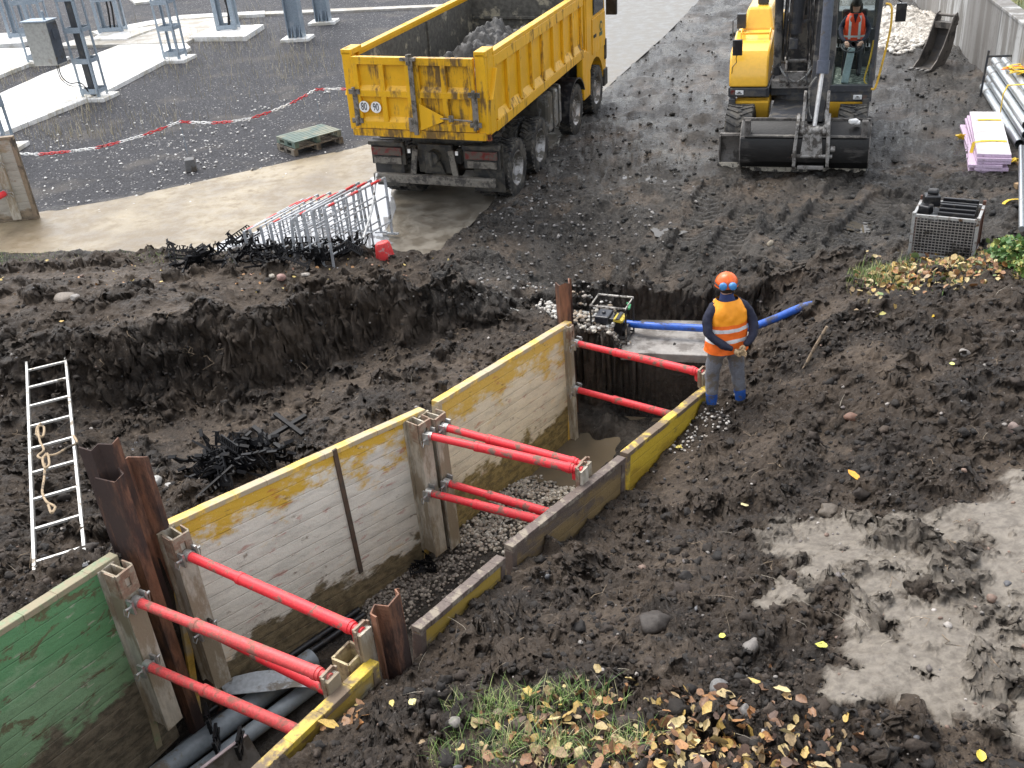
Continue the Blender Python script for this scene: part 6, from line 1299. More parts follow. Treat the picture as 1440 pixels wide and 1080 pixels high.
# silver pipes
M_SILV = mat('silver_pipe', (.55, .58, .60), .28, .75, dirt=(.35, .35, .34), amt=.15, scale=3, bump=.05, var=.08); pa, pe = P(1384, 122, .12), P(1434, 203, .12); pdv = (pe - pa); PL = pdv.length; pdv.normalize(); pn = Vector((pdv.y, -pdv.x, 0)).normalized()
if pn.x < 0: pn = -pn
o = MB(); o.tube([(0, 0, 0), (PL, 0, 0)], .088, 22, caps=False); o.lathe([(.088, 0), (.078, 0), (.078, -.4)], (PL, 0, 0), (1, 0, 0), 22); o.lathe([(.088, 0), (.078, 0), (.078, -.4)], (0, 0, 0), (-1, 0, 0), 22); p0_ = o.build('steel_pipe', M_SILV, smooth=True)
rows = ['bottom', 'second', 'third', 'top']; first = True
for r_ in range(4):
    for k in range(7):
        q = p0_ if first else p0_.copy()
        if not first: COL.objects.link(q)
        first = False; q.location = pa + pn * (.182 * k + .05 * (r_ % 2) + .03 * r_) + Vector((0, 0, r_ * .18)) + pdv * random.uniform(-.04, .04); q.rotation_euler = (0, 0, math.atan2(pdv.y, pdv.x))
        tag(q, ('silver steel pipe on the left face of the bundle, ' + rows[r_] + ' row') if k == 0 else ('silver steel pipe inside the strapped bundle, ' + rows[r_] + ' row'), 'pipe', 'silver pipes in the bundle')
b = MB()
for t in (.12,):
    c0 = pa + pdv * PL * t - pn * .14 + Vector((0, 0, -.12)); b.bar(c0, c0 + pn * .04 + Vector((0, 0, .98)), .04, .04); b.bar(c0 + pn * .02 + Vector((0, 0, .86)), c0 + pn * 1.5 + Vector((0, 0, .86)), .04, .04); b.bar(c0, c0 + pn * 1.5, .04, .04)
o = recenter(b.build('bundle_frame', M_ED)); tag(o, 'black steel frame holding the bundle of silver pipes', 'frame')
M_YS = mat('yellow_strap', (.80, .55, .04), .6, dirt=(.4, .25, .05), amt=.25, scale=12); M_OS = mat('orange_strap', (.75, .18, .02), .6, amt=.1)
b = MB(); c0 = pa + pdv * PL * .62
pts_ = [c0 + pn * 1.3 + Vector((0, 0, .68)), c0 + pn * .5 + Vector((0, 0, .68)), c0 - pn * .04 + Vector((0, 0, .66)), c0 - pn * .10 + Vector((0, 0, .5)), c0 - pn * .10 + Vector((0, 0, .1)), c0 + pn * .02 + Vector((0, 0, -.10))]; b.strip(pts_, .07, .008, up=pn * .5 + Vector((0, 0, 1))); o = recenter(b.build('ratchet_strap', M_YS)); tag(o, 'yellow strap hanging down the left face of the silver pipe bundle', 'strap')
b = MB(); cc = pa + pdv * PL * .36 + pn * .42 + Vector((0, 0, .67))
for k in range(7): b.strip(smooth_pts([cc + pn * random.uniform(-.35, .6) + pdv * random.uniform(-.3, .3) + Vector((0, 0, random.uniform(0, .07))) for _ in range(5)], 4), .05, .006)
o = recenter(b.build('ratchet_strap', M_YS)); tag(o, 'crumpled yellow straps thrown on top of the silver pipes', 'strap')
b = MB(); b.strip(smooth_pts([cc - pn * .40 + Vector((0, 0, .03)), cc - pn * .2 - pdv * .1 + Vector((0, 0, .06)), cc + pn * .15 - pdv * .05 + Vector((0, 0, .05))], 4), .06, .01); o = recenter(b.build('ratchet_strap', M_OS)); tag(o, 'short orange strap end on top of the silver pipes', 'strap')
# pink insulation boards
q0, q1, q2 = P(1364, 157, .36), P(1407, 157, .36), P(1423, 217, .36); bx = (q1 - q0).length; byv = (q1 - q2); byl = byv.length; yawp = math.atan2(byv.y, byv.x) - PI / 2; cen = (q0 + q2) / 2
M_PK = mat('pink_foam_edge', (.56, .43, .56), .7, dirt=(.3, .22, .27), amt=.15, scale=9); M_PKT = mat('grey_foam_face', (.50, .48, .47), .6, dirt=(.75, .74, .73), amt=.45, scale=1.4, bump=.05)
lbs = ['bottom', 'second', 'third', 'fourth', 'fifth', 'topmost']
for k in range(6):
    b = MB(); b.b2((-bx / 2, -byl / 2, 0), (bx / 2, byl / 2, .050)); o = b.build('foam_board', M_PK, bevel=.004); sh = (0, -.03, -.05, .0, -.02, 0)[k]
    o.location = (cen.x - .02 * (5 - k) + sh * .5, cen.y + sh * .4 + random.uniform(-.02, .02), .02 + k * .057); o.rotation_euler = (0, 0, yawp + (0, .05, -.04, .03, .02, 0)[k]); tag(o, 'pink insulation board, %s of the stack beside the silver pipes' % lbs[k], 'insulation board', 'pink boards in the stack')
    if k == 5: b = MB(); b.b2((-bx / 2 + .004, -byl / 2 + .004, .0505), (bx / 2 - .004, byl / 2 - .004, .053)); b.build('face_sheet', M_PKT, o)
for t, w in ((.28, .5), (-.22, .55)):
    b = MB(); b.strip([Vector((bx * .45, byl * t, .008)), Vector((0, byl * t + .01, .012)), Vector((-bx * .1 - w * .2, byl * t - .02, .010))], .085, .006)
    if t < 0: b.strip([Vector((-bx * .1 - w * .2, byl * t - .02, .010)), Vector((-bx / 2 - .02, byl * t - .08, .0)), Vector((-bx / 2 - .05, byl * t - .12, -.18)), Vector((-bx / 2 - .02, byl * t - .12, -.30))], .06, .006)
    o = b.build('strap', M_YS); o.location = (cen.x, cen.y, .02 + 6 * .057 - .004); o.rotation_euler = (0, 0, yawp); tag(o, 'yellow strap lying across the upper end of the pink boards' if t > 0 else 'yellow strap across the lower end of the boards, hanging at their left', 'strap')
for (a, c_, z, lb_) in ((1351, 192, .12, 'yellow strap bundle tucked at the left edge of the pink boards'), (1425, 226, .10, 'yellow strap bundle at the lower right corner of the pink boards')):
    b = MB(); c0 = P(a, c_, z)
    for k in range(4): b.strip(smooth_pts([c0 + Vector((random.uniform(-.09, .09), random.uniform(-.06, .06), random.uniform(-.06, .06))) for _ in range(4)], 4), .05, .008)
    o = recenter(b.build('strap', M_YS)); tag(o, lb_, 'strap')
M_TIM = mat('timber_batten', (.36, .24, .13), .7, amt=.25)
for k, (a, c_) in enumerate(((1430, 232), (1428, 262))):
    b = MB(); p = P(a, c_, .05); b.bar(p, p + Vector((.9, .25, 0)), .09, .09); o = recenter(b.build('timber_batten', M_TIM, bevel=.005)); tag(o, ('timber batten just below the pink boards' if k == 0 else 'lower timber batten near the yellow loop'), 'timber')
for k in range(4):
    p, q = P(1436 + k * 5, 207, .16), P(1437 + k * 6, 322, .16); b = MB(); b.tube([(0, 0, 0), tuple(q - p)], .045, 14); o = b.build('steel_pipe', mat('dark_slim_pipe', (.10, .11, .12), .3, .6, amt=.3) if k % 2 else M_SILV, smooth=True); o.location = p
    tag(o, 'slim %s pipe on battens at the right edge, below the bundle' % ('dark' if k % 2 else 'silver'), 'pipe', 'slim pipes at the right edge')
b = MB(); b.strip(smooth_pts([P(a, c_, z) for a, c_, z in ((1436, 280, .12), (1420, 281, .06), (1411, 287, .03), (1417, 293, .03), (1432, 296, .05), (1438, 290, .1))], 4), .05, .008); o = recenter(b.build('strap', M_YS)); tag(o, 'yellow strap loop lying on the ground by the slim pipes', 'strap')
# steel cage
c0, c1 = P(1278, 364, 0), P(1366, 374, 0); cyaw = math.atan2((c1 - c0).y, (c1 - c0).x); cw = (c1 - c0).length; chh = .66; cd = .62; r = empty('steel_cage', c0, cyaw, 'grey steel mesh cage box holding black plastic parts', 'cage')
M_CG = mat('cage_grey', (.42, .42, .41), .5, .4, dirt=(.12, .07, .04), amt=.25, scale=9); M_CGR = mat('cage_rust', (.12, .055, .035), .6, .2, amt=.3)
for x in (0, cw):
    for y in (0, cd): b = MB(); b.b2((x - .022, y - .022, 0), (x + .022, y + .022, chh + (.08 if y else .05))); b.build('corner_post', M_CG if y == 0 else M_CGR, r, bevel=.004)
for z in (.08, chh): b = MB(); b.b2((.023, -.018, z - .02), (cw - .023, .018, z + .02)); b.b2((.023, cd - .018, z - .02), (cw - .023, cd + .018, z + .02)); b.b2((-.018, .023, z - .02), (.018, cd - .023, z + .02)); b.b2((cw - .018, .023, z - .02), (cw + .018, cd - .023, z + .02)); b.build('edge_frame', M_CG, r)
def grid(x0, x1, fn, nx, nz, rr=.0045):
    b = MB()
    for i in range(nx + 1): t = i / nx; b.bar(fn(t, .10), fn(t, chh - .02), rr * 2, rr * 2)
    for k in range(nz + 1): z = .10 + (chh - .12) * k / nz; b.bar(fn(.01, z), fn(.99, z), rr * 2.4, rr * 2)
    return b
grid(0, 1, lambda t, z: (cw * t, -.0, z), 18, 13).build('mesh_side', mat('mesh_wire_dull', (.34, .32, .30), .5, .3, amt=.3), r); grid(0, 1, lambda t, z: (0, cd * t, z), 12, 13).build('mesh_side', M_CGR, r); grid(0, 1, lambda t, z: (cw, cd * t, z), 12, 13).build('mesh_side', M_CGR, r); grid(0, 1, lambda t, z: (cw * t, cd, z), 18, 13).build('mesh_side', M_CGR, r)
b = MB(); b.b2((.02, .02, .08), (cw - .02, cd - .02, .10)); b.build('floor', M_CGR, r)
Mc = Matrix.Translation(c0) @ Matrix.Rotation(cyaw, 4, 'Z')
b = MB(); b.b2((.04, .05, .12), (cw - .05, cd - .06, .60))
for k in range(6): b.b2((.3, .06 + k * .085, .60), (cw - .06, .10 + k * .085, .72 + .03 * (k % 3)))
o = b.build('plastic_channels', M_PB, bevel=.01); o.matrix_world = Mc; tag(o, 'stacked black plastic channels filling the steel cage', 'plastic channels')
b = MB(); b.box((.16, .36, .78), (.22, .18, .16), Matrix.Rotation(.3, 3, 'Z')); b.cyl((.10, .40, .88), (.24, .38, .89), .05); b.box((.12, .2, .69), (.16, .16, .14), Matrix.Rotation(-.3, 3, 'Z')); o = b.build('plastic_fitting', M_PB, bevel=.02); o.matrix_world = Mc; tag(o, 'glossy black plastic fitting on the left end of the cage load', 'plastic fitting')
# ================================================================ SCATTER: clods, gravel, leaves, grass
def ico1():
    t = (1 + 5 ** .5) / 2; v = [(-1, t, 0), (1, t, 0), (-1, -t, 0), (1, -t, 0), (0, -1, t), (0, 1, t), (0, -1, -t), (0, 1, -t), (t, 0, -1), (t, 0, 1), (-t, 0, -1), (-t, 0, 1)]
    f = [(0, 11, 5), (0, 5, 1), (0, 1, 7), (0, 7, 10), (0, 10, 11), (1, 5, 9), (5, 11, 4), (11, 10, 2), (10, 7, 6), (7, 1, 8), (3, 9, 4), (3, 4, 2), (3, 2, 6), (3, 6, 8), (3, 8, 9), (4, 9, 5), (2, 4, 11), (6, 2, 10), (8, 6, 7), (9, 8, 1)]
    v = [np.array(p) / np.linalg.norm(p) for p in v]; nf = []; mid = {}
    def m_(a, b):
        k = (min(a, b), max(a, b))
        if k not in mid: p = v[a] + v[b]; v.append(p / np.linalg.norm(p)); mid[k] = len(v) - 1
        return mid[k]
    for a, b, c in f: ab, bc, ca = m_(a, b), m_(b, c), m_(c, a); nf += [(a, ab, ca), (b, bc, ab), (c, ca, bc), (ab, bc, ca)]
    return np.array(v), np.array(nf), np.array(f)
IV, IF, IF0 = ico1()
def fast_mesh(name, V, F, m, cols=None, smooth=False):
    me = bpy.data.meshes.new(name); me.vertices.add(len(V)); me.vertices.foreach_set('co', V.astype(np.float32).ravel()); k = F.shape[1]
    me.loops.add(F.size); me.loops.foreach_set('vertex_index', F.astype(np.int32).ravel()); me.polygons.add(len(F)); me.polygons.foreach_set('loop_start', (np.arange(len(F)) * k).astype(np.int32))
    if smooth: me.polygons.foreach_set('use_smooth', np.ones(len(F), bool))
    me.update(calc_edges=True)
    if cols is not None:
        a = me.color_attributes.new('tint', 'FLOAT_COLOR', 'POINT'); a.data.foreach_set('color', np.concatenate([cols, np.ones((len(cols), 1))], 1).astype(np.float32).ravel())
    me.materials.append(m); o = bpy.data.objects.new(name, me); COL.objects.link(o); return o
def tint_mat(name, rough=.7, bump=.4, bs=60, mul=1.0, trans=0):
    m, nt, b = newmat(name); a = nd(nt, 'ShaderNodeAttribute', attribute_name='tint').outputs['Color']; pos = nd(nt, 'ShaderNodeNewGeometry').outputs['Position']; n = noise(nt, pos, bs, 5, .7)
    k = mrange(nt, n, .3, .7, .7, 1.25); nt.links.new(mixc(nt, 1.0, a, nd(nt, 'ShaderNodeCombineColor', {0: k, 1: k, 2: k}).outputs[0], 'MULTIPLY'), b.inputs['Base Color']); b.inputs['Roughness'].default_value = rough
    if bump: nt.links.new(nd(nt, 'ShaderNodeBump', {'Height': n, 'Strength': bump, 'Distance': .01}).outputs[0], b.inputs['Normal'])
    if trans: b.inputs['Subsurface Weight'].default_value = 0
    return m
def rocks(name, x, y, z, r, cols, m, flat=.75, smooth=False, rough=.22, seed=1):
    g = np.random.default_rng(seed); n = len(x); nv = len(IV)
    sc = r[:, None] * g.uniform(.65, 1.25, (n, 3)); sc[:, 2] *= flat; a = g.uniform(0, 2 * PI, n); 
    D = 1 + g.normal(0, rough, (n, nv)).clip(-.45, .45); L = IV[None] * D[..., None] * sc[:, None]
    ca, sa = np.cos(a)[:, None], np.sin(a)[:, None]; X = L[..., 0] * ca - L[..., 1] * sa; Y = L[..., 0] * sa + L[..., 1] * ca
    V = np.stack([X + x[:, None], Y + y[:, None], L[..., 2] + z[:, None]], 2).reshape(-1, 3); F = (IF[None] + (np.arange(n) * nv)[:, None, None]).reshape(-1, 3)
    return fast_mesh(name, V, F, m, np.repeat(cols, nv, 0), smooth)
def samp_px(n, x0, x1, y0, y1, z0=0.3, fn=None, seed=3, it=2):
    """random ground points of a region, by survey direction"""
    g = np.random.default_rng(seed); X = g.uniform(x0, x1, n); Y = g.uniform(y0, y1, n)
    if fn is not None: k = fn(X, Y) > g.uniform(0, 1, n); X, Y = X[k], Y[k]
    z = np.full(len(X), z0)
    for _ in range(it + 1):
        d = _fw[None] + RT[None] * ((X - 720) / CF)[:, None] - UP[None] * ((Y - 540) / CF)[:, None]; t = (z - CH) / d[:, 2]; wx, wy = d[:, 0] * t, d[:, 1] * t
        G_ = ground(wx, wy); z = .5 * z + .5 * G_[0]
    return wx, wy, G_[0], G_, X, Y
def pal(n, cs, seed, var=.2):
    g = np.random.default_rng(seed); c = np.array(cs)[g.integers(0, len(cs), n)]; return c * g.uniform(1 - var, 1 + var, (n, 1))
M_CLOD = tint_mat('soil_clod_tinted', .8, .8, 45); M_STN = tint_mat('stone_tinted', .6, .4, 50)
# crumbs of soil everywhere on the dug ground
x, y, z, G_, _, _ = samp_px(20000, -150, 1600, 355, 1150, .3, seed=4); k = (G_[5] < .05) & (G_[3] < .1) & (G_[1] < .4) & (y < 16); x, y, z, gr = x[k], y[k], z[k], G_[2][k]
r = np.random.default_rng(5).lognormal(math.log(.0115), .62, len(x)).clip(.005, .065); c = pal(len(x), [(.018, .0135, .010), (.030, .021, .015), (.048, .034, .024), (.014, .011, .009)], 6) * (1 + gr[:, None] * .7)
tag(rocks('soil_crumbs', x, y, z + r * .05, r, c, M_CLOD, rough=.30, seed=7), 'crumbs and clods of dark soil strewn over the dug ground', 'soil', kind='stuff')
x, y, z, G_, _, _ = samp_px(4200, 560, 1500, 20, 400, 0, None, 19); k = (G_[5] < .05) & (G_[3] < .1) & (G_[2] > .4) & (sdist(x, y, PATH) < -.05); x, y, z = x[k], y[k], z[k]
r = np.random.default_rng(18).lognormal(math.log(.016), .55, len(x)).clip(.007, .06); tag(rocks('mud_crumbs', x, y, z + r * .05, r, pal(len(x), [(.020, .019, .017), (.035, .033, .030), (.06, .057, .052), (.013, .0125, .012)], 20), M_CLOD, rough=.3, seed=22), 'dark crumbs of mud and grit on the ground round the machines', 'soil', kind='stuff')
x, y, z, G_, _, _ = samp_px(1100, -150, 1600, 355, 1150, .3, seed=14); k = (G_[5] < .05) & (G_[3] < .1) & (y < 16.5); x, y, z = x[k], y[k], z[k]; r = np.random.default_rng(15).lognormal(math.log(.010), .5, len(x)).clip(.004, .032)
tag(rocks('pebbles', x, y, z + r * .3, r, pal(len(x), [(.22, .20, .18), (.14, .12, .11), (.34, .31, .28), (.18, .12, .09), (.10, .10, .105)], 16), M_STN, smooth=False, rough=.14, seed=17), 'small pebbles pressed into the dug soil', 'pebbles', kind='stuff')
# gravel bed in the trench, and by the pump
def gravel(name, n, box, r0, cs, lab, z0, fn=None, seed=20, lift=0.4):
    x, y, z, G_, X, Y = samp_px(n, *box, z0, fn, seed); g = np.random.default_rng(seed + 1); r = g.uniform(r0 * .6, r0 * 1.35, len(x)); k = (G_[5] < .02) if name in ('pump_gravel', 'loose_stones') else np.ones(len(x), bool); x, y, z, r = x[k], y[k], z[k], r[k]
    tag(rocks(name, x, y, z + r * g.uniform(0, lift, len(x)) * 2, r, pal(len(x), cs, seed + 2), M_STN, rough=.12, smooth=True, seed=seed + 3), lab, 'gravel', kind='stuff')
GC = [(.42, .38, .31), (.30, .26, .21), (.52, .48, .41), (.22, .20, .17), (.36, .30, .24)]
def band(pts, w):
    A = np.array(pts, float)
    return lambda X, Y: np.exp(-(segdist(X, Y, [tuple(a) for a in A], False) / w) ** 2) * 1.3
gravel('trench_gravel', 3600, (640, 830, 640, 780), .021, GC, 'pale gravel bedding in the middle of the trench', -1.35, band([(690, 745), (745, 690), (790, 690)], 30), 21)
gravel('trench_gravel', 3000, (500, 680, 740, 900), .018, [(.20, .17, .14), (.30, .26, .21), (.13, .11, .09)], 'brown gravel bedding in the trench by the black spacers', -1.33, band([(510, 870), (575, 820), (640, 780)], 30), 31)
gravel('pump_gravel', 900, (806, 900, 438, 505), .028, [(.36, .33, .28), (.24, .21, .18), (.52, .50, .46), (.16, .14, .12), (.32, .25, .18)], 'coarse pale gravel spread round the pump at the trench end', -.45, band([(818, 452), (835, 470), (850, 480), (870, 490)], 17), 41, lift=.9)
gravel('ring_gravel', 260, (755, 800, 425, 458), .026, [(.6, .58, .53), (.4, .37, .33)], 'white stones beside the manhole ring', -.4, band([(762, 434), (782, 444)], 7), 51, lift=1)
gravel('loose_stones', 420, (930, 1080, 560, 640), .016, [(.5, .47, .43), (.3, .27, .24)], 'white chips of stone at the feet of the worker', -.35, band([(985, 590), (1010, 585), (960, 620)], 18), 61)
gravel('yard_pebbles', 1500, (60, 470, 120, 300), .024, [(.55, .54, .52), (.35, .34, .33), (.7, .69, .66)], 'pale stones scattered in the black yard gravel', 0, lambda X, Y: .25 + .75 * np.exp(-(((X - 280) / 60) ** 2 + ((Y - 200) / 22) ** 2)), 71)
gravel('path_edge_stones', 800, (640, 1000, 180, 430), .022, [(.20, .19, .18), (.12, .115, .11), (.30, .28, .26)], 'grey stones trodden into the mud beside the truck', 0, lambda X, Y: .9 * np.exp(-((X - 760) / 110) ** 2) + .1, 81)
gravel('heap_stones', 1500, (1225, 1302, 2, 78), .05, [(.55, .51, .45), (.40, .37, .32), (.66, .63, .57)], 'loose pale stones round the foot of the stone heap', 0, lambda X, Y: (((X - 1265) / 42) ** 2 + ((Y - 42) / 34) ** 2 < 1) * .9, 91, lift=.5)
# single stones
for (a, c_, z0, r_, lab, col) in ((1055, 914, .6, .085, 'grey angular boulder at the edge of the pale clay, right of centre', (.17, .155, .14)), (1011, 971, .8, .085, 'rounded dark grey stone above the leaf litter', (.15, .145, .14)), (1048, 1002, .85, .05, 'small oval grey stone just below the rounded one', (.16, .15, .14)), (592, 914, .38, .075, 'grey stone at the foot of the short brown pile', (.22, .22, .22)),
        (92, 424, .5, .13, 'large brown boulder on the bank at the left', (.17, .14, .11)), (107, 424, .5, .07, 'grey stone leaning on the brown boulder at the left', (.24, .22, .20)), (640, 1020, .7, .05, 'small stone in the grass patch', (.2, .18, .16)), (396, 392, .3, .07, 'pinkish broken brick below the long spacer heap', (.32, .19, .16)), (383, 390, .3, .05, 'pale stone left of the pinkish brick', (.42, .38, .31)), (430, 388, .3, .06, 'flat pale stone right of the pinkish brick', (.33, .30, .26)),
        (1165, 722, .4, .08, 'brown lump of clay in the pale mud patch', (.10, .08, .06)), (1197, 590, .3, .07, 'reddish brown brick fragment on the mound', (.17, .09, .06)), (923, 880, .55, .10, 'large dark clod of earth below the middle of the photo', (.035, .027, .021)), (1425, 605, .8, .07, 'reddish stone at the right edge of the mound', (.19, .14, .12)), (218, 680, .4, .07, 'pale broken stone left of the spacer pile', (.42, .41, .38)), (240, 686, .45, .05, 'small pale stone chip near the broken stone', (.45, .43, .40)), (850, 438, -.2, .10, 'dark lump of mud at the mouth of the hole behind the pump', (.07, .062, .055)), (1083, 344, .0, .06, 'tan stone at the edge of the wheel ruts', (.28, .24, .18)), (1355, 500, .5, .06, 'grey flat stone lying on the mound top', (.22, .2, .18))):
    g = G(a, c_, z0); n = 1; o = rocks('stone', np.array([0.]), np.array([0.]), np.array([0.]), np.array([r_]), np.array([col]), M_STN, .72, seed=int(a * 7 + c_), rough=.30 if 'clod' in lab or 'lump' in lab else .15); o.location = g + Vector((0, 0, r_ * .35)); s = o.modifiers.new('sub', 'SUBSURF'); s.levels = s.render_levels = 1; tag(o, lab, 'stone')
# leaves
LEAF = np.array([(0, -.95, 0), (.34, -.80, .04), (.60, -.45, .12), (.66, -.05, .10), (.60, .32, .16), (.34, .66, .08), (0, 1, .02), (-.34, .68, .08), (-.60, .32, .18), (-.64, -.05, .09), (-.60, -.45, .1), (-.32, -.80, .05), (0, 0, -.03)])
LF = np.array([(i, (i + 1) % 12, 12) for i in range(12)])
def leaves(name, x, y, z, size, cols, seed, m, tilt=.62):
    g = np.random.default_rng(seed); n = len(x); nv = 13; L = LEAF[None] * size[:, None, None] * .5; L = L * g.uniform(.75, 1.2, (n, 1, 3)); L[..., 2] *= g.uniform(-1.5, 4.0, (n, 1))
    L[..., :2] *= g.uniform(.8, 1.15, (n, nv, 1))
    a = g.uniform(0, 2 * PI, n); tx = g.normal(0, tilt, n); ty = g.normal(0, tilt, n); out = np.empty_like(L)
    for i in range(n): out[i] = L[i] @ np.array(Euler((tx[i], ty[i], a[i])).to_matrix()).T
    V = (out + np.stack([x, y, z + size * .10 + .008], 1)[:, None]).reshape(-1, 3); F = (LF[None] + (np.arange(n) * nv)[:, None, None]).reshape(-1, 3); return fast_mesh(name, V, F, m, np.repeat(cols, nv, 0))
M_LEAF = tint_mat('leaf_tinted', .5, .2, 70)
LC = [(.42, .28, .08), (.33, .16, .06), (.24, .12, .055), (.42, .31, .13), (.18, .095, .05), (.50, .40, .20), (.30, .21, .11), (.11, .065, .045)]
def lit(X, Y):
    w = np.exp(-((Y - 1075 + .00010 * (X - 950) ** 2) / 42) ** 2) * (X > 560) * np.exp(-((X - 960) / 190) ** 2) + .5 * np.exp(-(((X - 800) / 90) ** 2 + ((Y - 1010) / 45) ** 2)) + .6 * np.exp(-(((X - 1000) / 70) ** 2 + ((Y - 1010) / 35) ** 2)); return w
x, y, z, G_, _, _ = samp_px(2700, 540, 1220, 930, 1150, .85, lit, 101); s = np.random.default_rng(1).uniform(.030, .118, len(x)); tag(leaves('leaf_litter', x, y, z + np.random.default_rng(2).uniform(0, .05, len(x)), s, pal(len(x), LC, 103), 104, M_LEAF), 'yellow and brown fallen leaves matted at the bottom of the photo', 'leaf litter', kind='stuff')
def lit2(X, Y): c = 400 - (X - 1200) * .13; return np.exp(-((Y - c + 4) / 25) ** 2) * np.clip((X - 1190) / 60, 0, 1)
x, y, z, G_, _, _ = samp_px(3000, 1190, 1560, 330, 450, .4, lit2, 111); s = np.random.default_rng(3).uniform(.05, .12, len(x)); tag(leaves('leaf_litter', x, y, z + np.random.default_rng(4).uniform(0, .05, len(x)), s, pal(len(x), LC[:4] + LC[5:7] + [(.16, .22, .07)], 113), 114, M_LEAF), 'orange and yellow leaves along the crest of the right mound', 'leaf litter', kind='stuff')
x, y, z, G_, _, _ = samp_px(34, 455, 520, 975, 1030, .5, None, 121); s = np.random.default_rng(5).uniform(.05, .11, len(x)); tag(leaves('leaf_litter', x, y, z, s, pal(len(x), [(.25, .13, .06), (.36, .18, .07), (.5, .38, .16)], 123), 124, M_LEAF), 'brown curled leaves beside the near yellow rail', 'leaf litter', kind='stuff')
x, y, z, G_, _, _ = samp_px(150, 0, 640, 352, 430, .2, None, 131); s = np.random.default_rng(6).uniform(.03, .07, len(x)); tag(leaves('leaf_litter', x, y, z, s, pal(len(x), [(.45, .24, .10), (.55, .42, .15), (.30, .16, .1)], 133), 134, M_LEAF), 'small fallen leaves along the left bank crest', 'leaf litter', kind='stuff')
for (a, c_, z0, sz, col, lab) in ((465, 1024, .55, .13, (.62, .42, .12), 'big rounded yellow leaf beside the yellow rail'), (1200, 675, .35, .12, (.75, .33, .03), 'orange maple leaf alone on the dark mound'), (1047, 707, .1, .07, (.80, .72, .40), 'pale cream leaf left of the pale mud'), (1155, 916, .65, .075, (.50, .50, .08), 'yellow-green leaf beside the pale clay'), (1338, 515, .5, .065, (.55, .58, .18), 'pale green leaf on the right mound'), (1241, 445, .4, .08, (.42, .38, .12), 'olive yellow leaf below the mound crest'),
        (1315, 446, .5, .07, (.75, .50, .06), 'round yellow leaf on the upper right mound'), (955, 633, -.35, .06, (.70, .58, .15), 'small yellow leaf between pit and mound'), (1015, 900, .5, .05, (.55, .52, .08), 'narrow green-yellow leaf in the dark soil, left of the boulder'), (1378, 1068, 1.0, .08, (.70, .55, .08), 'yellow leaf at the bottom right corner'), (429, 1009, .5, .03, (.75, .62, .1), 'tiny yellow leaf right beside the rail'), (583, 1002, .6, .06, (.66, .60, .25), 'cream leaf between rail and grass patch'),
        (552, 993, .6, .05, (.62, .5, .15), 'yellow leaf above and left of the cream one'), (1282, 395, .3, .13, (.6, .30, .05), 'orange leaf standing out on the mound crest'), (88, 455, .5, .07, (.6, .42, .15), 'tan leaf on the left bank'), (188, 401, .3, .06, (.65, .50, .16), 'yellow leaf on the crest of the left bank'), (1060, 962, .75, .09, (.60, .45, .15), 'tan leaf just above the leaf litter'), (1105, 985, .8, .07, (.45, .30, .14), 'curled brown leaf on the soil by the pale clay')):
    g = G(a, c_, z0); o = leaves('leaf', np.array([0.]), np.array([0.]), np.array([.012]), np.array([sz * 1.35]), np.array([col]), int(a + c_), M_LEAF, .22); o.location = g; tag(o, lab, 'leaf')
# grass
def grass(name, x, y, z, h, cols, lab, seed, w=.004, kind='stuff', bend=.6, cat='grass'):
    g = np.random.default_rng(seed); n = len(x); a = g.uniform(0, 2 * PI, n); b_ = g.uniform(.1, bend, n) * h; ts = np.array([0, .4, .75, 1.0]); dx, dy = np.cos(a), np.sin(a); V = np.empty((n, 7, 3)); j = 0
    for i, t in enumerate(ts):
        cx = x + dx * b_ * t * t; cy = y + dy * b_ * t * t; cz = z + h * (t - .25 * (b_ / h) * t * t) - .01; ww = w * (1 - t * .8)
        if t < 1:
            V[:, j, 0] = cx - dy * ww; V[:, j, 1] = cy + dx * ww; V[:, j, 2] = cz; V[:, j + 1, 0] = cx + dy * ww; V[:, j + 1, 1] = cy - dx * ww; V[:, j + 1, 2] = cz; j += 2
        else: V[:, 6] = np.stack([cx, cy, cz], 1)
    T = np.array([(0, 1, 3), (0, 3, 2), (2, 3, 5), (2, 5, 4), (4, 5, 6)]); F = (T[None] + (np.arange(n) * 7)[:, None, None]).reshape(-1, 3); o = fast_mesh(name, V.reshape(-1, 3), F, M_GRASS, np.repeat(cols, 7, 0)); return tag(o, lab, cat, kind=kind)
M_GRASS = tint_mat('grass_tinted', .55, 0, 30)
GG = [(.13, .24, .05), (.20, .33, .09), (.36, .42, .15), (.10, .19, .05), (.52, .48, .26)]; GD = [(.44, .38, .25), (.33, .28, .18), (.55, .48, .33), (.26, .23, .14)]
def gp(X, Y): return np.exp(-(((X - 690) / 65) ** 2 + ((Y - 1000) / 26) ** 2)) + np.exp(-(((X - 800) / 75) ** 2 + ((Y - 985) / 24) ** 2)) + .9 * np.exp(-(((X - 760) / 130) ** 2 + ((Y - 1060) / 32) ** 2)) + .6 * np.exp(-(((X - 900) / 40) ** 2 + ((Y - 1050) / 26) ** 2)) + .35 * np.exp(-(((X - 630) / 40) ** 2 + ((Y - 1075) / 22) ** 2))
x, y, z, G_, _, _ = samp_px(21000, 540, 1000, 930, 1150, .8, lambda X, Y: np.clip(gp(X, Y) - .25, 0, 1) * .9 * (.35 + .65 * (vnoise(X / 26, Y / 14, 4) > -.1)), 201); h = np.random.default_rng(8).uniform(.04, .21, len(x)); grass('grass_patch', x, y, z, h, pal(len(x), GG, 203), 'tufts of green and yellowing grass at the bottom of the photo', 204, .0028, bend=.95)
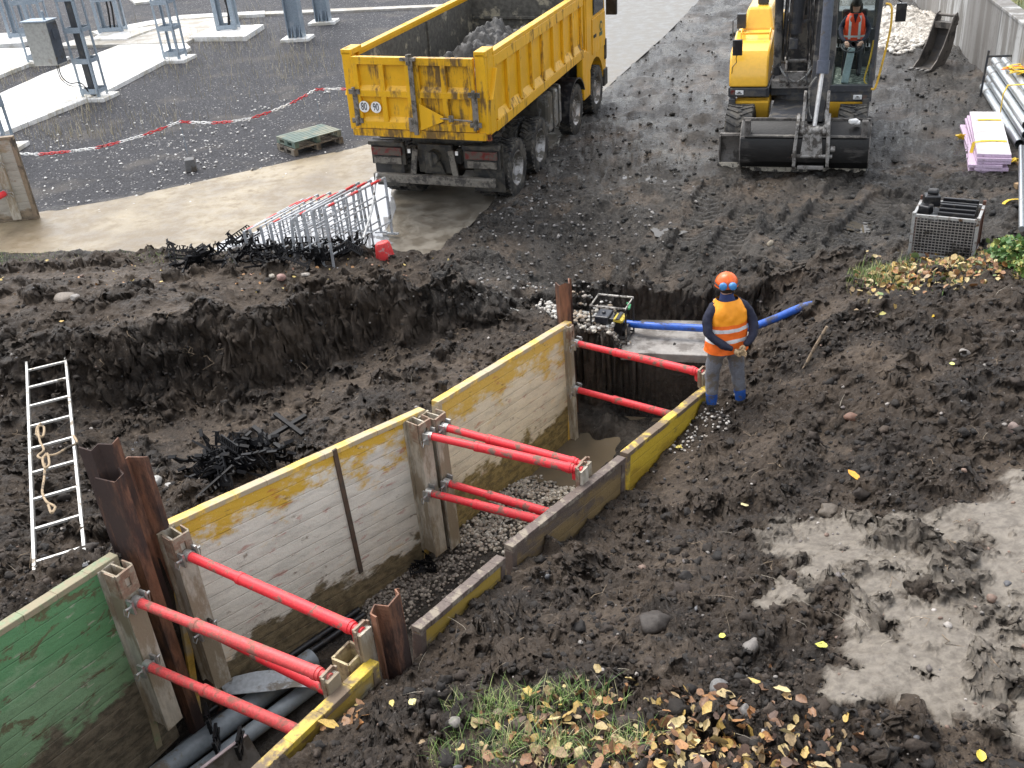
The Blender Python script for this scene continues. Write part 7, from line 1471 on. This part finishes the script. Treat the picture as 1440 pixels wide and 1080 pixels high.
x, y, z, G_, _, _ = samp_px(2500, 1190, 1290, 360, 415, .25, lambda X, Y: np.exp(-(((X - 1225) / 28) ** 2 + ((Y - 392) / 12) ** 2)) + .8 * np.exp(-(((X - 1272) / 8) ** 2 + ((Y - 375) / 9) ** 2)), 211); h = np.random.default_rng(9).uniform(.06, .22, len(x)); grass('grass_patch', x, y, z, h, pal(len(x), GG, 213), 'green tuft on the mound edge left of the cage', 214, .004)
x, y, z, G_, _, _ = samp_px(3200, 1260, 1560, 330, 430, .35, lambda X, Y: .7 * np.exp(-((Y - 392 + (X - 1260) * .15) / 22) ** 2), 221); h = np.random.default_rng(10).uniform(.03, .14, len(x)); grass('grass_patch', x, y, z, h, pal(len(x), GG[:3], 223), 'short grass among the leaves on the right mound', 224, .004)
x, y, z, G_, _, _ = samp_px(1700, -60, 340, 352, 375, .08, lambda X, Y: .35 + .65 * (np.exp(-((X - 240) / 60) ** 2) + np.exp(-((X - 20) / 60) ** 2)), 231); h = np.random.default_rng(11).uniform(.02, .08, len(x)); grass('grass_patch', x, y, z, h, pal(len(x), GG, 233), 'thin green strip of grass along the lower path edge', 234, .004)
def dry(X, Y):
    w = 0
    for a, c_, rx, ry in ((300, 68, 60, 12), (395, 70, 50, 22), (125, 160, 30, 16), (240, 100, 40, 12), (355, 30, 20, 18), (80, 100, 60, 10), (230, 170, 60, 20), (15, 110, 25, 14), (100, 190, 60, 12), (190, 40, 10, 8), (430, 90, 40, 15), (60, 60, 30, 6), (330, 110, 80, 30)): w = w + (1 if ry < 20 else .35) * np.exp(-(((X - a) / rx) ** 2 + ((Y - c_) / ry) ** 2))
    return w * .6
x, y, z, G_, _, _ = samp_px(17000, -60, 520, 0, 240, 0, dry, 241); h = np.random.default_rng(12).uniform(.10, .55, len(x)); grass('dry_grass', x, y, z, h, pal(len(x), GD, 243), 'dry straw-coloured grass standing in the black yard gravel', 244, .006, bend=.5)
x, y, z, G_, _, _ = samp_px(300, 0, 1500, 420, 1100, .3, None, 251); k = G_[5] < .1; x, y, z = x[k], y[k], z[k]; h = np.random.default_rng(13).uniform(.05, .16, len(x)); grass('rootlets', x, y, z, h, pal(len(x), [(.30, .24, .17), (.16, .12, .09), (.42, .37, .29)], 253), 'thin roots and straws sticking out of the soil', 254, .0022, bend=2.0, cat='roots')
b = MB(); g = np.random.default_rng(77)
for i in range(130):
    X, Y = g.uniform(0, 1440), g.uniform(440, 1060)
    if i < 55: X, Y = g.uniform(100, 700), g.uniform(430, 520)
    p = P(X, Y, .3); 
    if inpoly(np.array([p.x]), np.array([p.y]), PIT)[0]: continue
    p = G(X, Y, .3, 2); a = g.uniform(0, 2 * PI); L_ = g.uniform(.05, .22); pts = [p + Vector((math.cos(a + k * g.uniform(-.3, .3)) * L_ * k / 4, math.sin(a + k * g.uniform(-.3, .3)) * L_ * k / 4, .012 + .05 * math.sin(k / 4 * PI) * g.uniform(0, 1) - (.02 * k if i < 55 else 0))) for k in range(5)]
    b.tube(pts, [.0035, .0035, .003, .0025, .0015], 5)
tag(b.build('roots', mat('root_bark', (.24, .18, .12), .8, amt=.2)), 'loose pale roots and twigs lying on the soil', 'roots', kind='stuff')
# weeds with broad leaves at the right edge, shrub above the wall
def plant(label, base, n, R, H, size, seed, name='weed', cols=None, nst=6):
    r = empty(name, base, 0, label, name.replace('_', ' ')); g = np.random.default_rng(seed); b = MB()
    for k in range(nst): a = g.uniform(0, 2 * PI); b.tube([(0, 0, 0), (math.cos(a) * R * .4, math.sin(a) * R * .4, H * .5), (math.cos(a) * R * .8, math.sin(a) * R * .8, H * g.uniform(.7, 1))], [.008, .006, .003], 5)
    b.build('stem', mat('weed_stem', (.12, .14, .05), .7, amt=.1), r)
    u = g.uniform(0, 1, n) ** .5; a = g.uniform(0, 2 * PI, n); zz = g.uniform(.1, 1, n) * H * (1.05 - .5 * u ** 2)
    o = leaves('foliage', np.cos(a) * R * u, np.sin(a) * R * u, zz, g.uniform(size * .6, size * 1.3, n), pal(n, cols or [(.06, .14, .03), (.10, .20, .05), (.16, .27, .08), (.34, .36, .10)], seed, .25), seed, M_LEAF, .7); o.parent = r; return r
plant('leafy green weed on the mound crest at the right edge', G(1424, 372, .35), 420, .30, .30, .09, 301)
plant('yellowing weed beside the leafy green one, at the very edge', G(1460, 385, .4), 240, .28, .22, .08, 302, cols=[(.30, .30, .07), (.14, .22, .05)])
sb = W0 + wd * (Lw * .86) + wn * 1.3; sb.z = WH + .1
plant('dark green shrub above the retaining wall in the top right corner', sb, 2600, 1.3, 1.3, .12, 303, 'shrub', [(.02, .05, .02), (.035, .08, .03), (.06, .11, .04)], 10)
x = np.random.default_rng(1); n = 3500; t = x.uniform(.3, 1.0, n); q = x.uniform(.32, 2.6, n); bx_ = W0.x + wd.x * Lw * t + wn.x * q; by_ = W0.y + wd.y * Lw * t + wn.y * q; grass('bank_grass', bx_, by_, WH + (q - .3) * .28, x.uniform(.08, .3, n), pal(n, [(.22, .24, .07), (.14, .18, .05), (.34, .30, .14)], 3), 'rough grass growing along the top of the retaining wall', 5, .008)
# ================================================================ CAMERA, LIGHT
cam = bpy.data.cameras.new('camera'); co = bpy.data.objects.new('camera', cam); COL.objects.link(co)
cam.sensor_width = 36; cam.lens = CF / 1440 * 36; cam.clip_start = .05; cam.clip_end = 600
co.matrix_world = Matrix(((RT[0], UP[0], -_fw[0], 0), (RT[1], UP[1], -_fw[1], 0), (RT[2], UP[2], -_fw[2], CH), (0, 0, 0, 1)))
SC.camera = co
EL, AZ = math.radians(62), math.radians(-35)      # light from the upper left, ahead of the camera
w = bpy.data.worlds.new('World'); SC.world = w; w.use_nodes = True; nt = w.node_tree; nt.nodes.clear()
sky = nt.nodes.new('ShaderNodeTexSky'); sky.sky_type = 'NISHITA'; sky.sun_disc = False; sky.sun_elevation = EL; sky.sun_rotation = AZ
sky.air_density = 1.0; sky.dust_density = 3.0; sky.altitude = 200
hs = nd(nt, 'ShaderNodeHueSaturation', {'Saturation': .28, 'Value': 1.0, 'Color': sky.outputs[0]})
bg = nd(nt, 'ShaderNodeBackground', {'Color': hs.outputs[0], 'Strength': .15}); ow = nt.nodes.new('ShaderNodeOutputWorld'); nt.links.new(bg.outputs[0], ow.inputs[0])
sun = bpy.data.lights.new('sun', 'SUN'); sun.energy = .75; sun.angle = math.radians(30); sun.color = (1, .96, .9)
so = bpy.data.objects.new('sun', sun); COL.objects.link(so)
d = Vector((math.sin(AZ) * math.cos(EL), math.cos(AZ) * math.cos(EL), math.sin(EL)))
so.rotation_euler = d.to_track_quat('Z', 'Y').to_euler(); so.location = d * 30
SC.view_settings.view_transform = 'Standard'; SC.view_settings.look = 'None'; SC.view_settings.gamma = 1.0
SC.view_settings.exposure = 1.38
SC.view_settings.use_curve_mapping = False
SC.cycles.max_bounces = 6
